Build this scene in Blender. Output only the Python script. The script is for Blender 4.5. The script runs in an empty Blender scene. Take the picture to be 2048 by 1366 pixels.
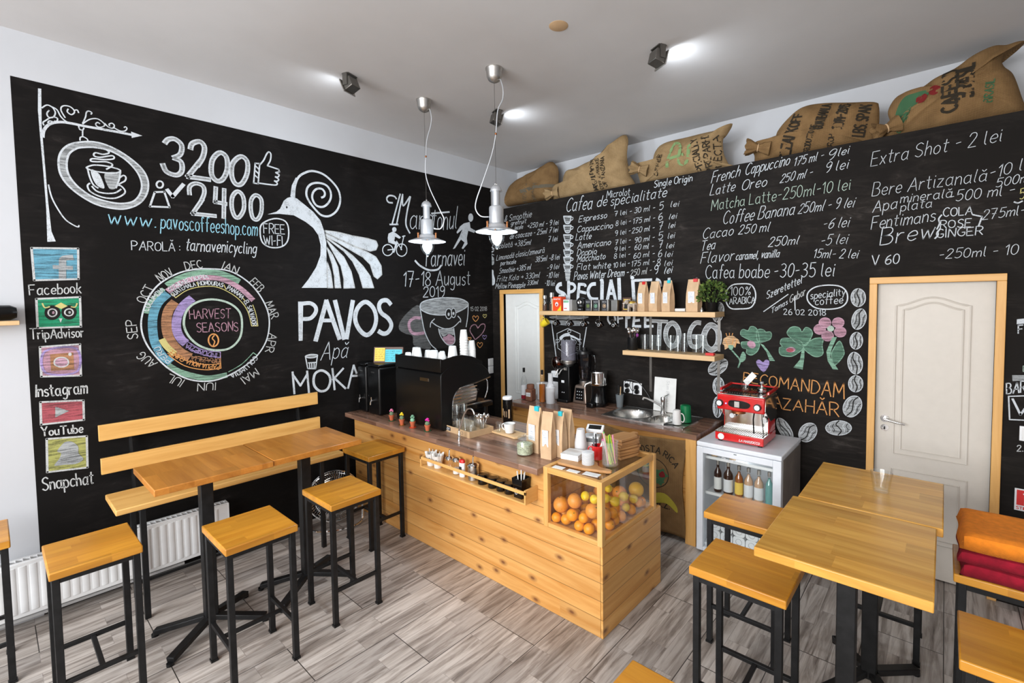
import bpy, bmesh, math, random
from mathutils import Vector, Matrix
random.seed(7)
SC = bpy.context.scene
COL = SC.collection
PI = math.pi
# ------------------------------------------------------------------ camera
cam_d = bpy.data.cameras.new('camera'); cam = bpy.data.objects.new('camera', cam_d); COL.objects.link(cam)
cam_d.sensor_width = 36.0; cam_d.lens = 16.640; cam_d.clip_start = .02
cam_d.shift_x = -0.02798; cam_d.shift_y = -0.01837
YAW, PITCH, ROLL = 0.7073, -0.0473, -0.0119
fw = Vector((-math.sin(YAW)*math.cos(PITCH), math.cos(YAW)*math.cos(PITCH), math.sin(PITCH)))
rt = Vector((math.cos(YAW), math.sin(YAW), 0)); up = rt.cross(fw)
r2 = rt*math.cos(ROLL)+up*math.sin(ROLL); u2 = up*math.cos(ROLL)-rt*math.sin(ROLL)
M = Matrix((r2, u2, -fw)).transposed().to_4x4(); M.translation = (4.2528, -4.0655, 1.9289)
cam.matrix_world = M
SC.camera = cam
# ------------------------------------------------------------------ view, world, daylight
vs = SC.view_settings
vs.view_transform = 'Standard'; vs.look = 'None'; vs.gamma = 1.0; vs.use_curve_mapping = False
vs.exposure = -0.20
SC.cycles.max_bounces = 7; SC.cycles.transparent_max_bounces = 24
SC.cycles.sample_clamp_indirect = 6.0
wd = bpy.data.worlds.new('world'); SC.world = wd; wd.use_nodes = True
wd.node_tree.nodes['Background'].inputs[0].default_value = (.80, .88, 1.0, 1)
wd.node_tree.nodes['Background'].inputs[1].default_value = 0.5
def area(name, loc, target, sx, sy, power, color, spread=PI):
    l = bpy.data.lights.new(name, 'AREA'); l.shape = 'RECTANGLE'; l.size = sx; l.size_y = sy
    l.energy = power; l.color = color; l.spread = spread
    o = bpy.data.objects.new(name, l); COL.objects.link(o); o.location = loc
    o.rotation_euler = (Vector(target)-Vector(loc)).to_track_quat('-Z', 'Y').to_euler()
    return o
# daylight entering through the shop windows in the street wall behind the camera
area('window_daylight', (2.5, -7.12, 2.25), (2.2, -1.5, 0), 3.0, 2.2, 345, (.95, .975, 1.0))
area('door_daylight', (5.0, -7.12, 2.1), (4.6, -1.0, .2), 1.7, 2.4, 120, (1.0, .95, .87))
# ------------------------------------------------------------------ materials
MATS = {}
def nodes(name):
    m = bpy.data.materials.new(name); m.use_nodes = True
    nt = m.node_tree; b = nt.nodes['Principled BSDF']; MATS[name] = m
    return m, nt, b
def L(nt, a, b): nt.links.new(a, b)
def c4(c): return (c[0], c[1], c[2], 1)
def math_(nt, op, a, b=None, clamp=False):
    n = nt.nodes.new('ShaderNodeMath'); n.operation = op; n.use_clamp = clamp
    for i, v in enumerate((a, b)):
        if v is None: continue
        if isinstance(v, (int, float)): n.inputs[i].default_value = v
        else: L(nt, v, n.inputs[i])
    return n.outputs[0]
def ramp(nt, fac, stops):
    r = nt.nodes.new('ShaderNodeValToRGB'); L(nt, fac, r.inputs[0])
    e = r.color_ramp.elements
    while len(e) < len(stops): e.new(.5)
    for el, (p, c) in zip(e, stops): el.position = p; el.color = c4(c) if not isinstance(c, (int, float)) else (c, c, c, 1)
    return r.outputs[0]
def mix(nt, f, a, b, typ='MIX'):
    n = nt.nodes.new('ShaderNodeMix'); n.data_type = 'RGBA'; n.blend_type = typ
    for i, v in ((0, f), (6, a), (7, b)):
        if isinstance(v, (int, float)): n.inputs[i].default_value = v
        elif isinstance(v, tuple): n.inputs[i].default_value = c4(v)
        else: L(nt, v, n.inputs[i])
    return n.outputs[2]
def coords(nt, scale=(1, 1, 1), rot=(0, 0, 0), obj=True, rnd=True):
    tc = nt.nodes.new('ShaderNodeTexCoord'); mp = nt.nodes.new('ShaderNodeMapping')
    mp.inputs['Scale'].default_value = scale; mp.inputs['Rotation'].default_value = rot
    L(nt, tc.outputs['Object'], mp.inputs[0])
    if rnd:
        oi = nt.nodes.new('ShaderNodeObjectInfo'); k = math_(nt, 'MULTIPLY', oi.outputs['Random'], 23.7)
        cb = nt.nodes.new('ShaderNodeCombineXYZ'); [L(nt, k, cb.inputs[i]) for i in range(3)]
        L(nt, cb.outputs[0], mp.inputs['Location'])
    return mp.outputs[0]
def noise(nt, vec, scale, detail=3, rough=.55, dist=0.):
    n = nt.nodes.new('ShaderNodeTexNoise'); L(nt, vec, n.inputs['Vector'])
    n.inputs['Scale'].default_value = scale; n.inputs['Detail'].default_value = detail
    n.inputs['Roughness'].default_value = rough; n.inputs['Distortion'].default_value = dist
    return n.outputs['Fac']
def bump(nt, b, h, strength=.2, dist=.002):
    n = nt.nodes.new('ShaderNodeBump'); n.inputs['Strength'].default_value = strength; n.inputs['Distance'].default_value = dist
    L(nt, h, n.inputs['Height']); L(nt, n.outputs[0], b.inputs['Normal'])
def plain(name, c, rough=.5, metal=0., spec=.5, var=.06, scale=18, coat=0., emit=0., bmp=0.):
    m, nt, b = nodes(name)
    v = coords(nt); f = noise(nt, v, scale)
    L(nt, ramp(nt, f, [(.3, tuple(x*(1-var) for x in c)), (.7, tuple(min(1, x*(1+var)) for x in c))]), b.inputs['Base Color'])
    b.inputs['Roughness'].default_value = rough; b.inputs['Metallic'].default_value = metal
    b.inputs['Specular IOR Level'].default_value = spec; b.inputs['Coat Weight'].default_value = coat
    if emit:
        b.inputs['Emission Color'].default_value = c4(c); b.inputs['Emission Strength'].default_value = emit
    if bmp: bump(nt, b, noise(nt, v, scale*6), bmp)
    return m
def wood(name, c1, c2, axis=0, plank=0., pax=1, rough=.38, knots=0., stripes=0., stripe_ax=1, seam=.6, var=.25, grain=1., coat=0., rnd=True):
    """grain runs along axis; optional planks (width, across axis) with seams and per-board tint; optional knots"""
    m, nt, b = nodes(name)
    sc = [22., 22., 22.]; sc[axis] = 1.6
    v = coords(nt, tuple(s*grain for s in sc), rnd=rnd)
    raw = coords(nt, (1, 1, 1), rnd=False)
    sp = nt.nodes.new('ShaderNodeSeparateXYZ'); L(nt, raw, sp.inputs[0])
    if plank or stripes:
        w = plank or stripes; ax = pax if plank else stripe_ax
        t = math_(nt, 'DIVIDE', sp.outputs[ax], w); fl = math_(nt, 'FLOOR', t)
        along = math_(nt, 'DIVIDE', sp.outputs[axis], 6. if plank else .42)
        wn0 = nt.nodes.new('ShaderNodeTexWhiteNoise'); wn0.noise_dimensions = '1D'; L(nt, fl, wn0.inputs['W'])
        al = math_(nt, 'FLOOR', math_(nt, 'ADD', along, wn0.outputs['Value']))
        wn = nt.nodes.new('ShaderNodeTexWhiteNoise'); wn.noise_dimensions = '2D'
        cb = nt.nodes.new('ShaderNodeCombineXYZ'); L(nt, fl, cb.inputs[0]); L(nt, al, cb.inputs[1]); L(nt, cb.outputs[0], wn.inputs['Vector'])
        ad = nt.nodes.new('ShaderNodeVectorMath'); ad.operation = 'ADD'; L(nt, v, ad.inputs[0])
        sc2 = nt.nodes.new('ShaderNodeVectorMath'); sc2.operation = 'SCALE'; L(nt, wn.outputs['Color'], sc2.inputs[0]); sc2.inputs['Scale'].default_value = 40
        L(nt, sc2.outputs[0], ad.inputs[1]); v = ad.outputs[0]
    f = noise(nt, v, 1.0, 4, .6, .6)
    col = ramp(nt, f, [(.25, c1), (.5, tuple((a+d)/2 for a, d in zip(c1, c2))), (.78, c2)])
    f2 = noise(nt, v, 4.5, 2, .6)
    col = mix(nt, math_(nt, 'MULTIPLY', f2, .35), col, c1)
    if plank or stripes:
        tint = ramp(nt, wn.outputs['Value'], [(0, 1-var), (1, 1+var*.35)])
        col = mix(nt, 1., col, tint, 'MULTIPLY')
    if plank:
        fr = math_(nt, 'SUBTRACT', t, fl)
        s = math_(nt, 'LESS_THAN', math_(nt, 'ABSOLUTE', math_(nt, 'SUBTRACT', fr, .5)), .5-.0022/plank)
        col = mix(nt, math_(nt, 'MULTIPLY', math_(nt, 'SUBTRACT', 1., s), seam), col, tuple(x*.22 for x in c1))
    if knots:
        kc = nt.nodes.new('ShaderNodeCombineXYZ'); L(nt, math_(nt, 'MULTIPLY', sp.outputs[axis], 3.6), kc.inputs[0]); L(nt, math_(nt, 'MULTIPLY', sp.outputs[pax], 6.6), kc.inputs[1])
        vo = nt.nodes.new('ShaderNodeTexVoronoi'); vo.voronoi_dimensions = '2D'; L(nt, kc.outputs[0], vo.inputs['Vector']); vo.inputs['Scale'].default_value = 1.0
        kd = ramp(nt, vo.outputs['Distance'], [(.04, 1.), (.07, .6), (.17, 0.)])
        sr = nt.nodes.new('ShaderNodeSeparateColor'); L(nt, vo.outputs['Color'], sr.inputs[0])
        sel = math_(nt, 'LESS_THAN', sr.outputs[0], knots)
        col = mix(nt, math_(nt, 'MULTIPLY', math_(nt, 'MULTIPLY', kd, sel), .85), col, (.14, .04, .015))
    L(nt, col, b.inputs['Base Color'])
    b.inputs['Roughness'].default_value = rough; b.inputs['Coat Weight'].default_value = coat; b.inputs['Coat Roughness'].default_value = .2
    bump(nt, b, f2, .06, .001)
    return m
def glass(name, tint=(1, 1, 1), edge=.5, rough=.02, base=.03, body=None, bodyw=0.):
    m = bpy.data.materials.new(name); m.use_nodes = True; nt = m.node_tree; MATS[name] = m
    nt.nodes.remove(nt.nodes['Principled BSDF']); out = nt.nodes['Material Output']
    tr = nt.nodes.new('ShaderNodeBsdfTransparent'); tr.inputs[0].default_value = c4(tint)
    gl = nt.nodes.new('ShaderNodeBsdfGlossy'); gl.inputs['Roughness'].default_value = rough; gl.inputs['Color'].default_value = (1, 1, 1, 1)
    lw = nt.nodes.new('ShaderNodeLayerWeight'); lw.inputs[0].default_value = .35
    f = math_(nt, 'ADD', math_(nt, 'MULTIPLY', math_(nt, 'POWER', lw.outputs['Facing'], 2.2), edge), base, True)
    mx = nt.nodes.new('ShaderNodeMixShader'); L(nt, f, mx.inputs[0]); L(nt, tr.outputs[0], mx.inputs[1]); L(nt, gl.outputs[0], mx.inputs[2])
    res = mx.outputs[0]
    if body:
        df = nt.nodes.new('ShaderNodeBsdfDiffuse'); df.inputs[0].default_value = c4(body)
        m2 = nt.nodes.new('ShaderNodeMixShader'); m2.inputs[0].default_value = bodyw; L(nt, res, m2.inputs[1]); L(nt, df.outputs[0], m2.inputs[2]); res = m2.outputs[0]
    L(nt, res, out.inputs[0])
    return m
def burlap(name, c1, c2):
    m, nt, b = nodes(name)
    v = coords(nt, (1, 1, 1)); w = []
    for d in ('X', 'Z'):
        wv = nt.nodes.new('ShaderNodeTexWave'); wv.bands_direction = d; L(nt, v, wv.inputs['Vector']); wv.inputs['Scale'].default_value = 55; wv.inputs['Distortion'].default_value = 1.2; wv.inputs['Detail'].default_value = 2; w.append(wv.outputs['Fac'])
    f = math_(nt, 'MULTIPLY', math_(nt, 'ADD', w[0], w[1]), .5)
    n = noise(nt, v, 9, 4)
    g = math_(nt, 'ADD', math_(nt, 'MULTIPLY', f, .5), math_(nt, 'MULTIPLY', n, .55))
    L(nt, ramp(nt, g, [(.25, c1), (.75, c2)]), b.inputs['Base Color']); b.inputs['Roughness'].default_value = .95
    b.inputs['Specular IOR Level'].default_value = .1
    bump(nt, b, f, .5, .003)
    return m
def chalkmat(i, c, hatch=False):
    m, nt, b = nodes('chalk_%d' % i)
    v = coords(nt, (1, 1, 1), rnd=False)
    n = noise(nt, v, 160, 2, .6); n2 = noise(nt, v, 14, 3, .6)
    f = math_(nt, 'ADD', math_(nt, 'MULTIPLY', n, .55), math_(nt, 'MULTIPLY', n2, .45))
    lo, hi = (.30, .50)
    if hatch:
        hv = noise(nt, coords(nt, (9, 9, 110), (.75, .75, .2), rnd=False), 1.0, 3, .6, .4)
        f = math_(nt, 'ADD', math_(nt, 'MULTIPLY', f, .3), math_(nt, 'MULTIPLY', hv, .7)); lo, hi = .40, .56
    L(nt, ramp(nt, f, [(lo, tuple(x*.35+.015 for x in c)), (hi, c)]), b.inputs['Base Color'])
    b.inputs['Roughness'].default_value = .95; b.inputs['Specular IOR Level'].default_value = .1
    return m
CH = [(.60, .635, .67), (.30, .58, .70), (.55, .33, .42), (.24, .42, .31), (.66, .31, .11), (.56, .50, .20), (.38, .29, .56), (.14, .36, .48), (.020, .018, .017), (.42, .10, .12), (.42, .21, .11), (.40, .42, .43), (.52, .53, .53), (.13, .13, .13), (.48, .27, .34), (.44, .55, .47), (.40, .40, .13), (.66, .43, .24), (.11, .22, .155), (.03, .30, .155)]
CHM = [chalkmat(i, c, i in (3, 6, 7, 9, 10, 11, 13, 14, 16, 17, 18, 2, 19)) for i, c in enumerate(CH)]
for PN, BC in (('chalkboard_paint', (.0105, .0088, .0082)), ('chalkboard_paint_worn', (.0185, .0152, .0132))):
  m, nt, b = nodes(PN)
  v = coords(nt, (1, 1, 1), rnd=False); n1 = noise(nt, v, 2.2, 5, .62, .8); n2 = noise(nt, coords(nt, (1, 1, 5), (.3, .2, 0), rnd=False), 3.5, 6, .7, 1.5)
  f = math_(nt, 'MULTIPLY', n1, n2)
  L(nt, ramp(nt, f, [(.22, tuple(x*.55 for x in BC)), (.34, BC), (.50, tuple(x*2.6+.012 for x in BC))]), b.inputs['Base Color']); b.inputs['Roughness'].default_value = .75; b.inputs['Specular IOR Level'].default_value = .14
plain('wall_paint', (.55, .56, .585), .9, var=.02, scale=3, spec=.2)
plain('ceiling_paint', (.62, .605, .60), .9, var=.02, scale=3, spec=.2)
# wood-look floor tiles
m, nt, b = nodes('floor_tiles')
raw = coords(nt, (1, 1, 1), rnd=False); sp = nt.nodes.new('ShaderNodeSeparateXYZ'); L(nt, raw, sp.inputs[0])
cb = nt.nodes.new('ShaderNodeCombineXYZ'); L(nt, math_(nt, 'ADD', sp.outputs[1], 20*.9+2.157-.45), cb.inputs[0]); L(nt, math_(nt, 'ADD', sp.outputs[0], -.105+.3485*20), cb.inputs[1])
def brick(w, h, mort, off, c1, c2):
    k = nt.nodes.new('ShaderNodeTexBrick'); L(nt, cb.outputs[0], k.inputs['Vector']); k.inputs['Scale'].default_value = 1; k.offset = off; k.squash = 1
    k.inputs['Brick Width'].default_value = w; k.inputs['Row Height'].default_value = h; k.inputs['Mortar Size'].default_value = mort; k.inputs['Mortar Smooth'].default_value = .1
    k.inputs['Color1'].default_value = c4(c1); k.inputs['Color2'].default_value = c4(c2); k.inputs['Mortar'].default_value = (0, 0, 0, 1)
    return k
k1 = brick(.9, .3485, .0024, .5, (1, 1, 1), (.9, .9, .9)); k2 = brick(.45, .3485/3, .0009, .37, (0, 0, 0), (1, 1, 1))
gv = nt.nodes.new('ShaderNodeVectorMath'); gv.operation = 'ADD'; L(nt, coords(nt, (26, 2.2, 26), rnd=False), gv.inputs[0])
gs = nt.nodes.new('ShaderNodeVectorMath'); gs.operation = 'SCALE'; gs.inputs['Scale'].default_value = 30; L(nt, k2.outputs['Color'], gs.inputs[0]); L(nt, gs.outputs[0], gv.inputs[1])
g = noise(nt, gv.outputs[0], 1.0, 5, .62, .7)
big = noise(nt, raw, 2.1, 2)
col = ramp(nt, g, [(.27, (.12, .10, .087)), (.43, (.36, .32, .29)), (.56, (.56, .52, .485)), (.76, (.70, .665, .635))])
col = mix(nt, 1., col, ramp(nt, k2.outputs['Color'], [(0, (.70, .68, .67)), (1, (1.06, 1.04, 1.02))]), 'MULTIPLY')
col = mix(nt, math_(nt, 'MULTIPLY', k2.outputs['Fac'], .35), col, (.12, .1, .085))
col = mix(nt, k1.outputs['Fac'], col, (.045, .038, .033))
L(nt, col, b.inputs['Base Color']); b.inputs['Roughness'].default_value = .42; b.inputs['Specular IOR Level'].default_value = .4
bump(nt, b, math_(nt, 'SUBTRACT', 1., k1.outputs['Fac']), .3, .002)
OAK1, OAK2 = (.47, .175, .014), (.74, .36, .042)
wood('oak_x', OAK1, OAK2, 0, stripes=.085, stripe_ax=1, rough=.3, var=.22)
wood('oak_y', OAK1, OAK2, 1, stripes=.085, stripe_ax=0, rough=.3, var=.22)
wood('oak_table', (.40, .140, .018), (.66, .28, .052), 0, stripes=.11, stripe_ax=1, rough=.28, var=.2)
wood('oak_table_pale', (.52, .23, .030), (.86, .49, .105), 0, stripes=.09, stripe_ax=1, rough=.26, var=.2)
wood('oak_bench', (.62, .31, .075), (.88, .55, .19), 1, rough=.4)
wood('pine_front', (.54, .215, .036), (.84, .49, .175), 0, plank=.107, pax=2, rough=.42, knots=.55, var=.14, grain=.7, rnd=False)
wood('pine_end', (.58, .25, .05), (.88, .52, .18), 1, plank=.107, pax=2, rough=.42, knots=.5, var=.14, grain=.7, rnd=False)
wood('pine_trim_x', (.62, .30, .07), (.86, .52, .19), 0, rough=.45)
wood('pine_trim_y', (.62, .30, .07), (.86, .52, .19), 1, rough=.45)
wood('pine_trim_z', (.62, .30, .07), (.86, .52, .19), 2, rough=.45)
wood('pale_shelf', (.60, .375, .18), (.78, .545, .30), 0, rough=.5)
wood('laminate', (.135, .060, .036), (.42, .25, .175), 0, stripes=.045, stripe_ax=1, rough=.22, var=.45, rnd=False)
wood('board_wood', (.42, .2, .07), (.62, .34, .14), 1, rough=.5)
wood('dark_wood', (.06, .025, .014), (.14, .06, .03), 0, rough=.4)
plain('black_steel', (.009, .009, .0095), .45, 0., spec=.3, var=.4, scale=25)
plain('black_plastic', (.007, .007, .0075), .3, var=.1, spec=.35)
plain('black_gloss', (.004, .004, .0045), .14, var=.05)
plain('black_satin', (.0035, .0035, .0037), .3, var=.05, spec=.32)
plain('chrome', (.82, .82, .82), .1, 1., var=.02)
plain('brushed_steel', (.56, .54, .51), .34, 1., var=.08, scale=60)
plain('dark_steel', (.2, .19, .175), .38, .9, var=.1)
plain('lamp_metal', (.66, .69, .73), .36, .65, var=.03)
plain('copper', (.42, .17, .07), .35, .9)
plain('white_enamel', (.84, .85, .86), .35, var=.02)
plain('door_paint', (.63, .58, .515), .45, var=.02)
plain('door_paint_grey', (.80, .81, .79), .45, var=.02)
plain('ceramic', (.80, .80, .79), .15, var=.02)
plain('paper', (.80, .80, .78), .8, var=.04)
plain('paper_cup', (.78, .77, .75), .55, var=.03)
plain('fridge_white', (.78, .81, .86), .35, var=.03)
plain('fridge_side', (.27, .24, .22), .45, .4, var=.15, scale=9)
plain('kraft', (.60, .405, .24), .75, var=.12, scale=14, bmp=.2)
plain('kraft_card', (.54, .36, .2), .8, var=.06)
plain('label_white', (.76, .77, .79), .6, var=.03)
plain('ink', (.03, .03, .035), .6); plain('ink_blue', (.12, .2, .38), .6)
plain('red_gloss', (.62, .014, .016), .14, var=.05, coat=.5)
plain('red', (.62, .02, .02), .4); plain('orange_box', (.80, .075, .015), .45)
plain('orange_cloth', (.80, .23, .012), .95, var=.12, scale=40, bmp=.35)
plain('crimson_cloth', (.30, .003, .020), .95, var=.25, scale=30, bmp=.35)
plain('yellow', (.78, .58, .03), .3); plain('note_yellow', (.86, .58, .10), .7); plain('note_blue', (.10, .52, .62), .7)
plain('green_mug', (.004, .16, .055), .25); plain('grey_plastic', (.16, .18, .19), .45); plain('green_dark', (.02, .12, .05), .5)
plain('cyan', (.02, .50, .60), .5); plain('pink', (.80, .10, .38), .5); plain('straw_pink', (.86, .28, .50), .4); plain('straw_green', (.10, .62, .12), .4); plain('straw_lime', (.58, .78, .06), .4); plain('straw_yellow', (.86, .74, .2), .4)
plain('terracotta', (.50, .115, .045), .75, var=.12); plain('cactus_green', (.16, .23, .13), .9, var=.35, scale=160, bmp=.6); plain('mint', (.22, .46, .30), .7, var=.2)
plain('magenta', (.80, .02, .36), .6); plain('rose', (.80, .22, .40), .6); plain('bloom_yellow', (.82, .58, .02), .6)
plain('leaf', (.075, .14, .028), .55, var=.5, scale=40); plain('leaf_light', (.19, .27, .06), .55, var=.3, scale=40)
plain('orange_peel', (.90, .33, .006), .38, var=.1, scale=30, bmp=.18); plain('grapefruit_peel', (.86, .31, .045), .4, var=.22, scale=14, bmp=.15); plain('lemon_peel', (.88, .57, .018), .38, var=.12, scale=22, bmp=.15); plain('pomelo_peel', (.84, .46, .02), .4, var=.1, bmp=.15)
plain('gold', (.72, .46, .10), .3, .9); plain('elephant', (.38, .31, .25), .6, var=.3, scale=60)
plain('coffee_beans', (.07, .028, .014), .6, var=.5, scale=120); plain('cocoa', (.20, .075, .04), .8, var=.2); plain('amber', (.34, .095, .012), .15); plain('salt', (.78, .78, .77), .9); plain('herb', (.42, .45, .32), .9, var=.4, scale=90)
plain('purple', (.22, .03, .22), .6); plain('smoke_grey', (.30, .30, .32), .3)
burlap('burlap', (.095, .052, .022), (.29, .175, .078)); burlap('burlap_pale', (.15, .092, .042), (.42, .29, .15))
plain('sack_ink', (.035, .028, .02), .95, spec=.1); plain('sack_green', (.05, .12, .06), .95, spec=.1); plain('sack_light_green', (.20, .30, .13), .95, spec=.1); plain('sack_red', (.17, .02, .02), .95, spec=.1); plain('sack_grey', (.13, .11, .08), .95, spec=.1); plain('sack_yellow', (.42, .36, .05), .95, spec=.1)
glass('clear_glass', (.97, .98, .98), .42, .03, .05); glass('pane_glass', (.97, .98, .975), .45, .01, .028); glass('smoke_glass', (.55, .54, .57), .4, .05, .06); glass('hopper_glass', (.7, .69, .74), .4, .05, .06, (.34, .33, .39), .35); glass('dark_glass', (.16, .14, .14), .8, .04, .10); glass('cloudy_plastic', (.96, .97, .98), .6, .15, .07, (.96, .965, .98), .5); glass('jar_glass', (.97, .98, .98), .55, .03, .08, (.9, .92, .92), .06); glass('brown_glass', (.45, .16, .07), .5, .05, .06); glass('bulb_glass', (1, 1, 1), .2, .1, .02)
def emitter(name, c, s):
    m, nt, b = nodes(name); b.inputs['Base Color'].default_value = c4(c); b.inputs['Emission Color'].default_value = c4(c); b.inputs['Emission Strength'].default_value = s
    return m
emitter('bulb', (.80, .93, 1.0), 7.); emitter('led', (.86, .93, 1.0), 9.); emitter('blue_led', (.15, .2, 1.0), 6.)
# ------------------------------------------------------------------ mesh builder
class G:
    def __init__(s): s.v = []; s.f = []; s.sm = []; s.mi = []; s.m = 0
    def add(s, vs, fs, smooth=False):
        o = len(s.v); s.v += [tuple(p) for p in vs]
        for f in fs: s.f.append([i+o for i in f]); s.sm.append(smooth); s.mi.append(s.m)
        return s
    def box(s, x0, x1, y0, y1, z0, z1, M=None):
        vs = [Vector((x, y, z)) for z in (z0, z1) for y in (y0, y1) for x in (x0, x1)]
        if M is not None: vs = [M @ p for p in vs]
        return s.add(vs, [(0, 2, 3, 1), (4, 5, 7, 6), (0, 1, 5, 4), (2, 6, 7, 3), (0, 4, 6, 2), (1, 3, 7, 5)])
    def bar(s, a, b, w, h=None, up=(0, 0, 1)):
        a, b = Vector(a), Vector(b); h = h or w; d = (b-a).normalized(); u = Vector(up)
        if abs(d.dot(u)) > .95: u = Vector((0, 1, 0))
        x = d.cross(u).normalized(); y = x.cross(d)
        vs = [p+x*(i*w/2)+y*(j*h/2) for p in (a, b) for i, j in ((-1, -1), (1, -1), (1, 1), (-1, 1))]
        return s.add(vs, [(0, 3, 2, 1), (4, 5, 6, 7), (0, 1, 5, 4), (1, 2, 6, 5), (2, 3, 7, 6), (3, 0, 4, 7)])
    def lathe(s, prof, c=(0, 0, 0), n=24, M=None, caps=True, sx=1., sy=1., a0=0.):
        vs = []; fs = []; c = Vector(c)
        for r, z in prof:
            for k in range(n):
                a = 2*PI*k/n+a0; p = Vector((r*math.cos(a)*sx, r*math.sin(a)*sy, z))
                vs.append((M @ p if M is not None else p)+c)
        for i in range(len(prof)-1):
            for k in range(n): fs.append((i*n+k, i*n+(k+1) % n, (i+1)*n+(k+1) % n, (i+1)*n+k))
        if caps:
            if prof[0][0] > 1e-6: fs.append(tuple(range(n-1, -1, -1)))
            if prof[-1][0] > 1e-6: fs.append(tuple((len(prof)-1)*n+k for k in range(n)))
        return s.add(vs, fs, True)
    def cyl(s, c, r, h, n=20, axis='z', r2=None):
        M = {'z': None, 'x': Matrix.Rotation(PI/2, 3, 'Y'), 'y': Matrix.Rotation(-PI/2, 3, 'X')}[axis]
        return s.lathe([(r, 0), (r if r2 is None else r2, h)], c, n, M)
    def tube(s, pts, r, n=8, closed=False, caps=True):
        P = [Vector(p) for p in pts]; vs = []; fs = []; up = None; k = len(P)
        for i, p in enumerate(P):
            t = ((P[(i+1) % k]-P[i-1]) if closed else (P[min(i+1, k-1)]-P[max(i-1, 0)])).normalized()
            if up is None: up = t.orthogonal().normalized()
            x = (up-t*up.dot(t)).normalized(); y = t.cross(x); up = x
            rr = r[i] if isinstance(r, (list, tuple)) else r
            for j in range(n):
                a = 2*PI*j/n; vs.append(p+(x*math.cos(a)+y*math.sin(a))*rr)
        for i in range(k if closed else k-1):
            for j in range(n): fs.append((i*n+j, i*n+(j+1) % n, ((i+1) % k)*n+(j+1) % n, ((i+1) % k)*n+j))
        if caps and not closed: fs += [tuple(range(n-1, -1, -1)), tuple((k-1)*n+j for j in range(n))]
        return s.add(vs, fs, True)
    def prism(s, pts, d, o=(0, 0, 0), X=(1, 0, 0), Y=(0, 0, 1), smooth=False):
        """polygon pts in plane X,Y at o, extruded by vector d"""
        o, X, Y, d = Vector(o), Vector(X), Vector(Y), Vector(d); n = len(pts)
        a = [o+X*p[0]+Y*p[1] for p in pts]; vs = a+[p+d for p in a]
        fs = [tuple(range(n)), tuple(range(2*n-1, n-1, -1))]+[(i, n+i, n+(i+1) % n, (i+1) % n) for i in range(n)]
        return s.add(vs, fs, smooth)
    def ball(s, c, r, n=16, m=10, sz=1., M=None):
        return s.lathe([(max(1e-5, r*math.sin(PI*i/m)), -r*sz*math.cos(PI*i/m)) for i in range(m+1)], c, n, M, caps=False)
    def poly(s, pts): return s.add(pts, [tuple(range(len(pts)))])
    def build(s, name, mat, parent=None, bevel=0., label=None, seg=2, recalc=True, angle=38):
        me = bpy.data.meshes.new(name); me.from_pydata(s.v, [], s.f)
        for p, k, q in zip(me.polygons, s.sm, s.mi): p.use_smooth = k; p.material_index = q
        for x in (mat if isinstance(mat, (list, tuple)) else [mat]): me.materials.append(MATS[x] if isinstance(x, str) else x)
        if recalc:
            bm = bmesh.new(); bm.from_mesh(me); bmesh.ops.recalc_face_normals(bm, faces=bm.faces); bm.to_mesh(me); bm.free()
        me.set_sharp_from_angle(angle=math.radians(angle))
        o = bpy.data.objects.new(name, me); COL.objects.link(o)
        if parent is not None: o.parent = parent
        if bevel:
            b = o.modifiers.new('bevel', 'BEVEL'); b.width = bevel; b.segments = seg; b.limit_method = 'ANGLE'; b.angle_limit = math.radians(40)
        if label: o['label'] = label
        return o
def tag(o, label, cat, group=None, kind=None):
    if label: o['label'] = label
    if cat: o['category'] = cat
    if group: o['group'] = group
    if kind: o['kind'] = kind
    return o
def thing(name, label, cat, loc=(0, 0, 0), rz=0., group=None):
    o = bpy.data.objects.new(name, None); COL.objects.link(o); o.empty_display_size = .05
    o.location = loc; o.rotation_euler = (0, 0, rz)
    return tag(o, label, cat, group)
def dup(src, loc, rz=0., label=None, group=None):
    def cp(o, par):
        c = o.copy(); COL.objects.link(c)
        if par is not None: c.parent = par
        for ch in o.children: cp(ch, c)
        return c
    r = cp(src, None); r.location = loc; r.rotation_euler = (0, 0, rz)
    if label: r['label'] = label
    if group: r['group'] = group
    return r
def struct(o, label=None): o['kind'] = 'structure'; (label and o.__setitem__('label', label)); return o
def smooth(p, closed=False, n=4):
    if len(p) < 3: return [tuple(q) for q in p]
    r = []; K = len(p); D = len(p[0])
    for i in range(K if closed else K-1):
        a, b, c, d = (p[(i-1) % K], p[i], p[(i+1) % K], p[(i+2) % K]) if closed else (p[max(i-1, 0)], p[i], p[i+1], p[min(i+2, K-1)])
        for k in range(n):
            t = k/n
            r.append(tuple(.5*(2*b[j]+(c[j]-a[j])*t+(2*a[j]-5*b[j]+4*c[j]-d[j])*t*t+(3*b[j]-a[j]-3*c[j]+d[j])*t**3) for j in range(D)))
    r.append(tuple(p[0] if closed else p[-1])); return r
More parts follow.
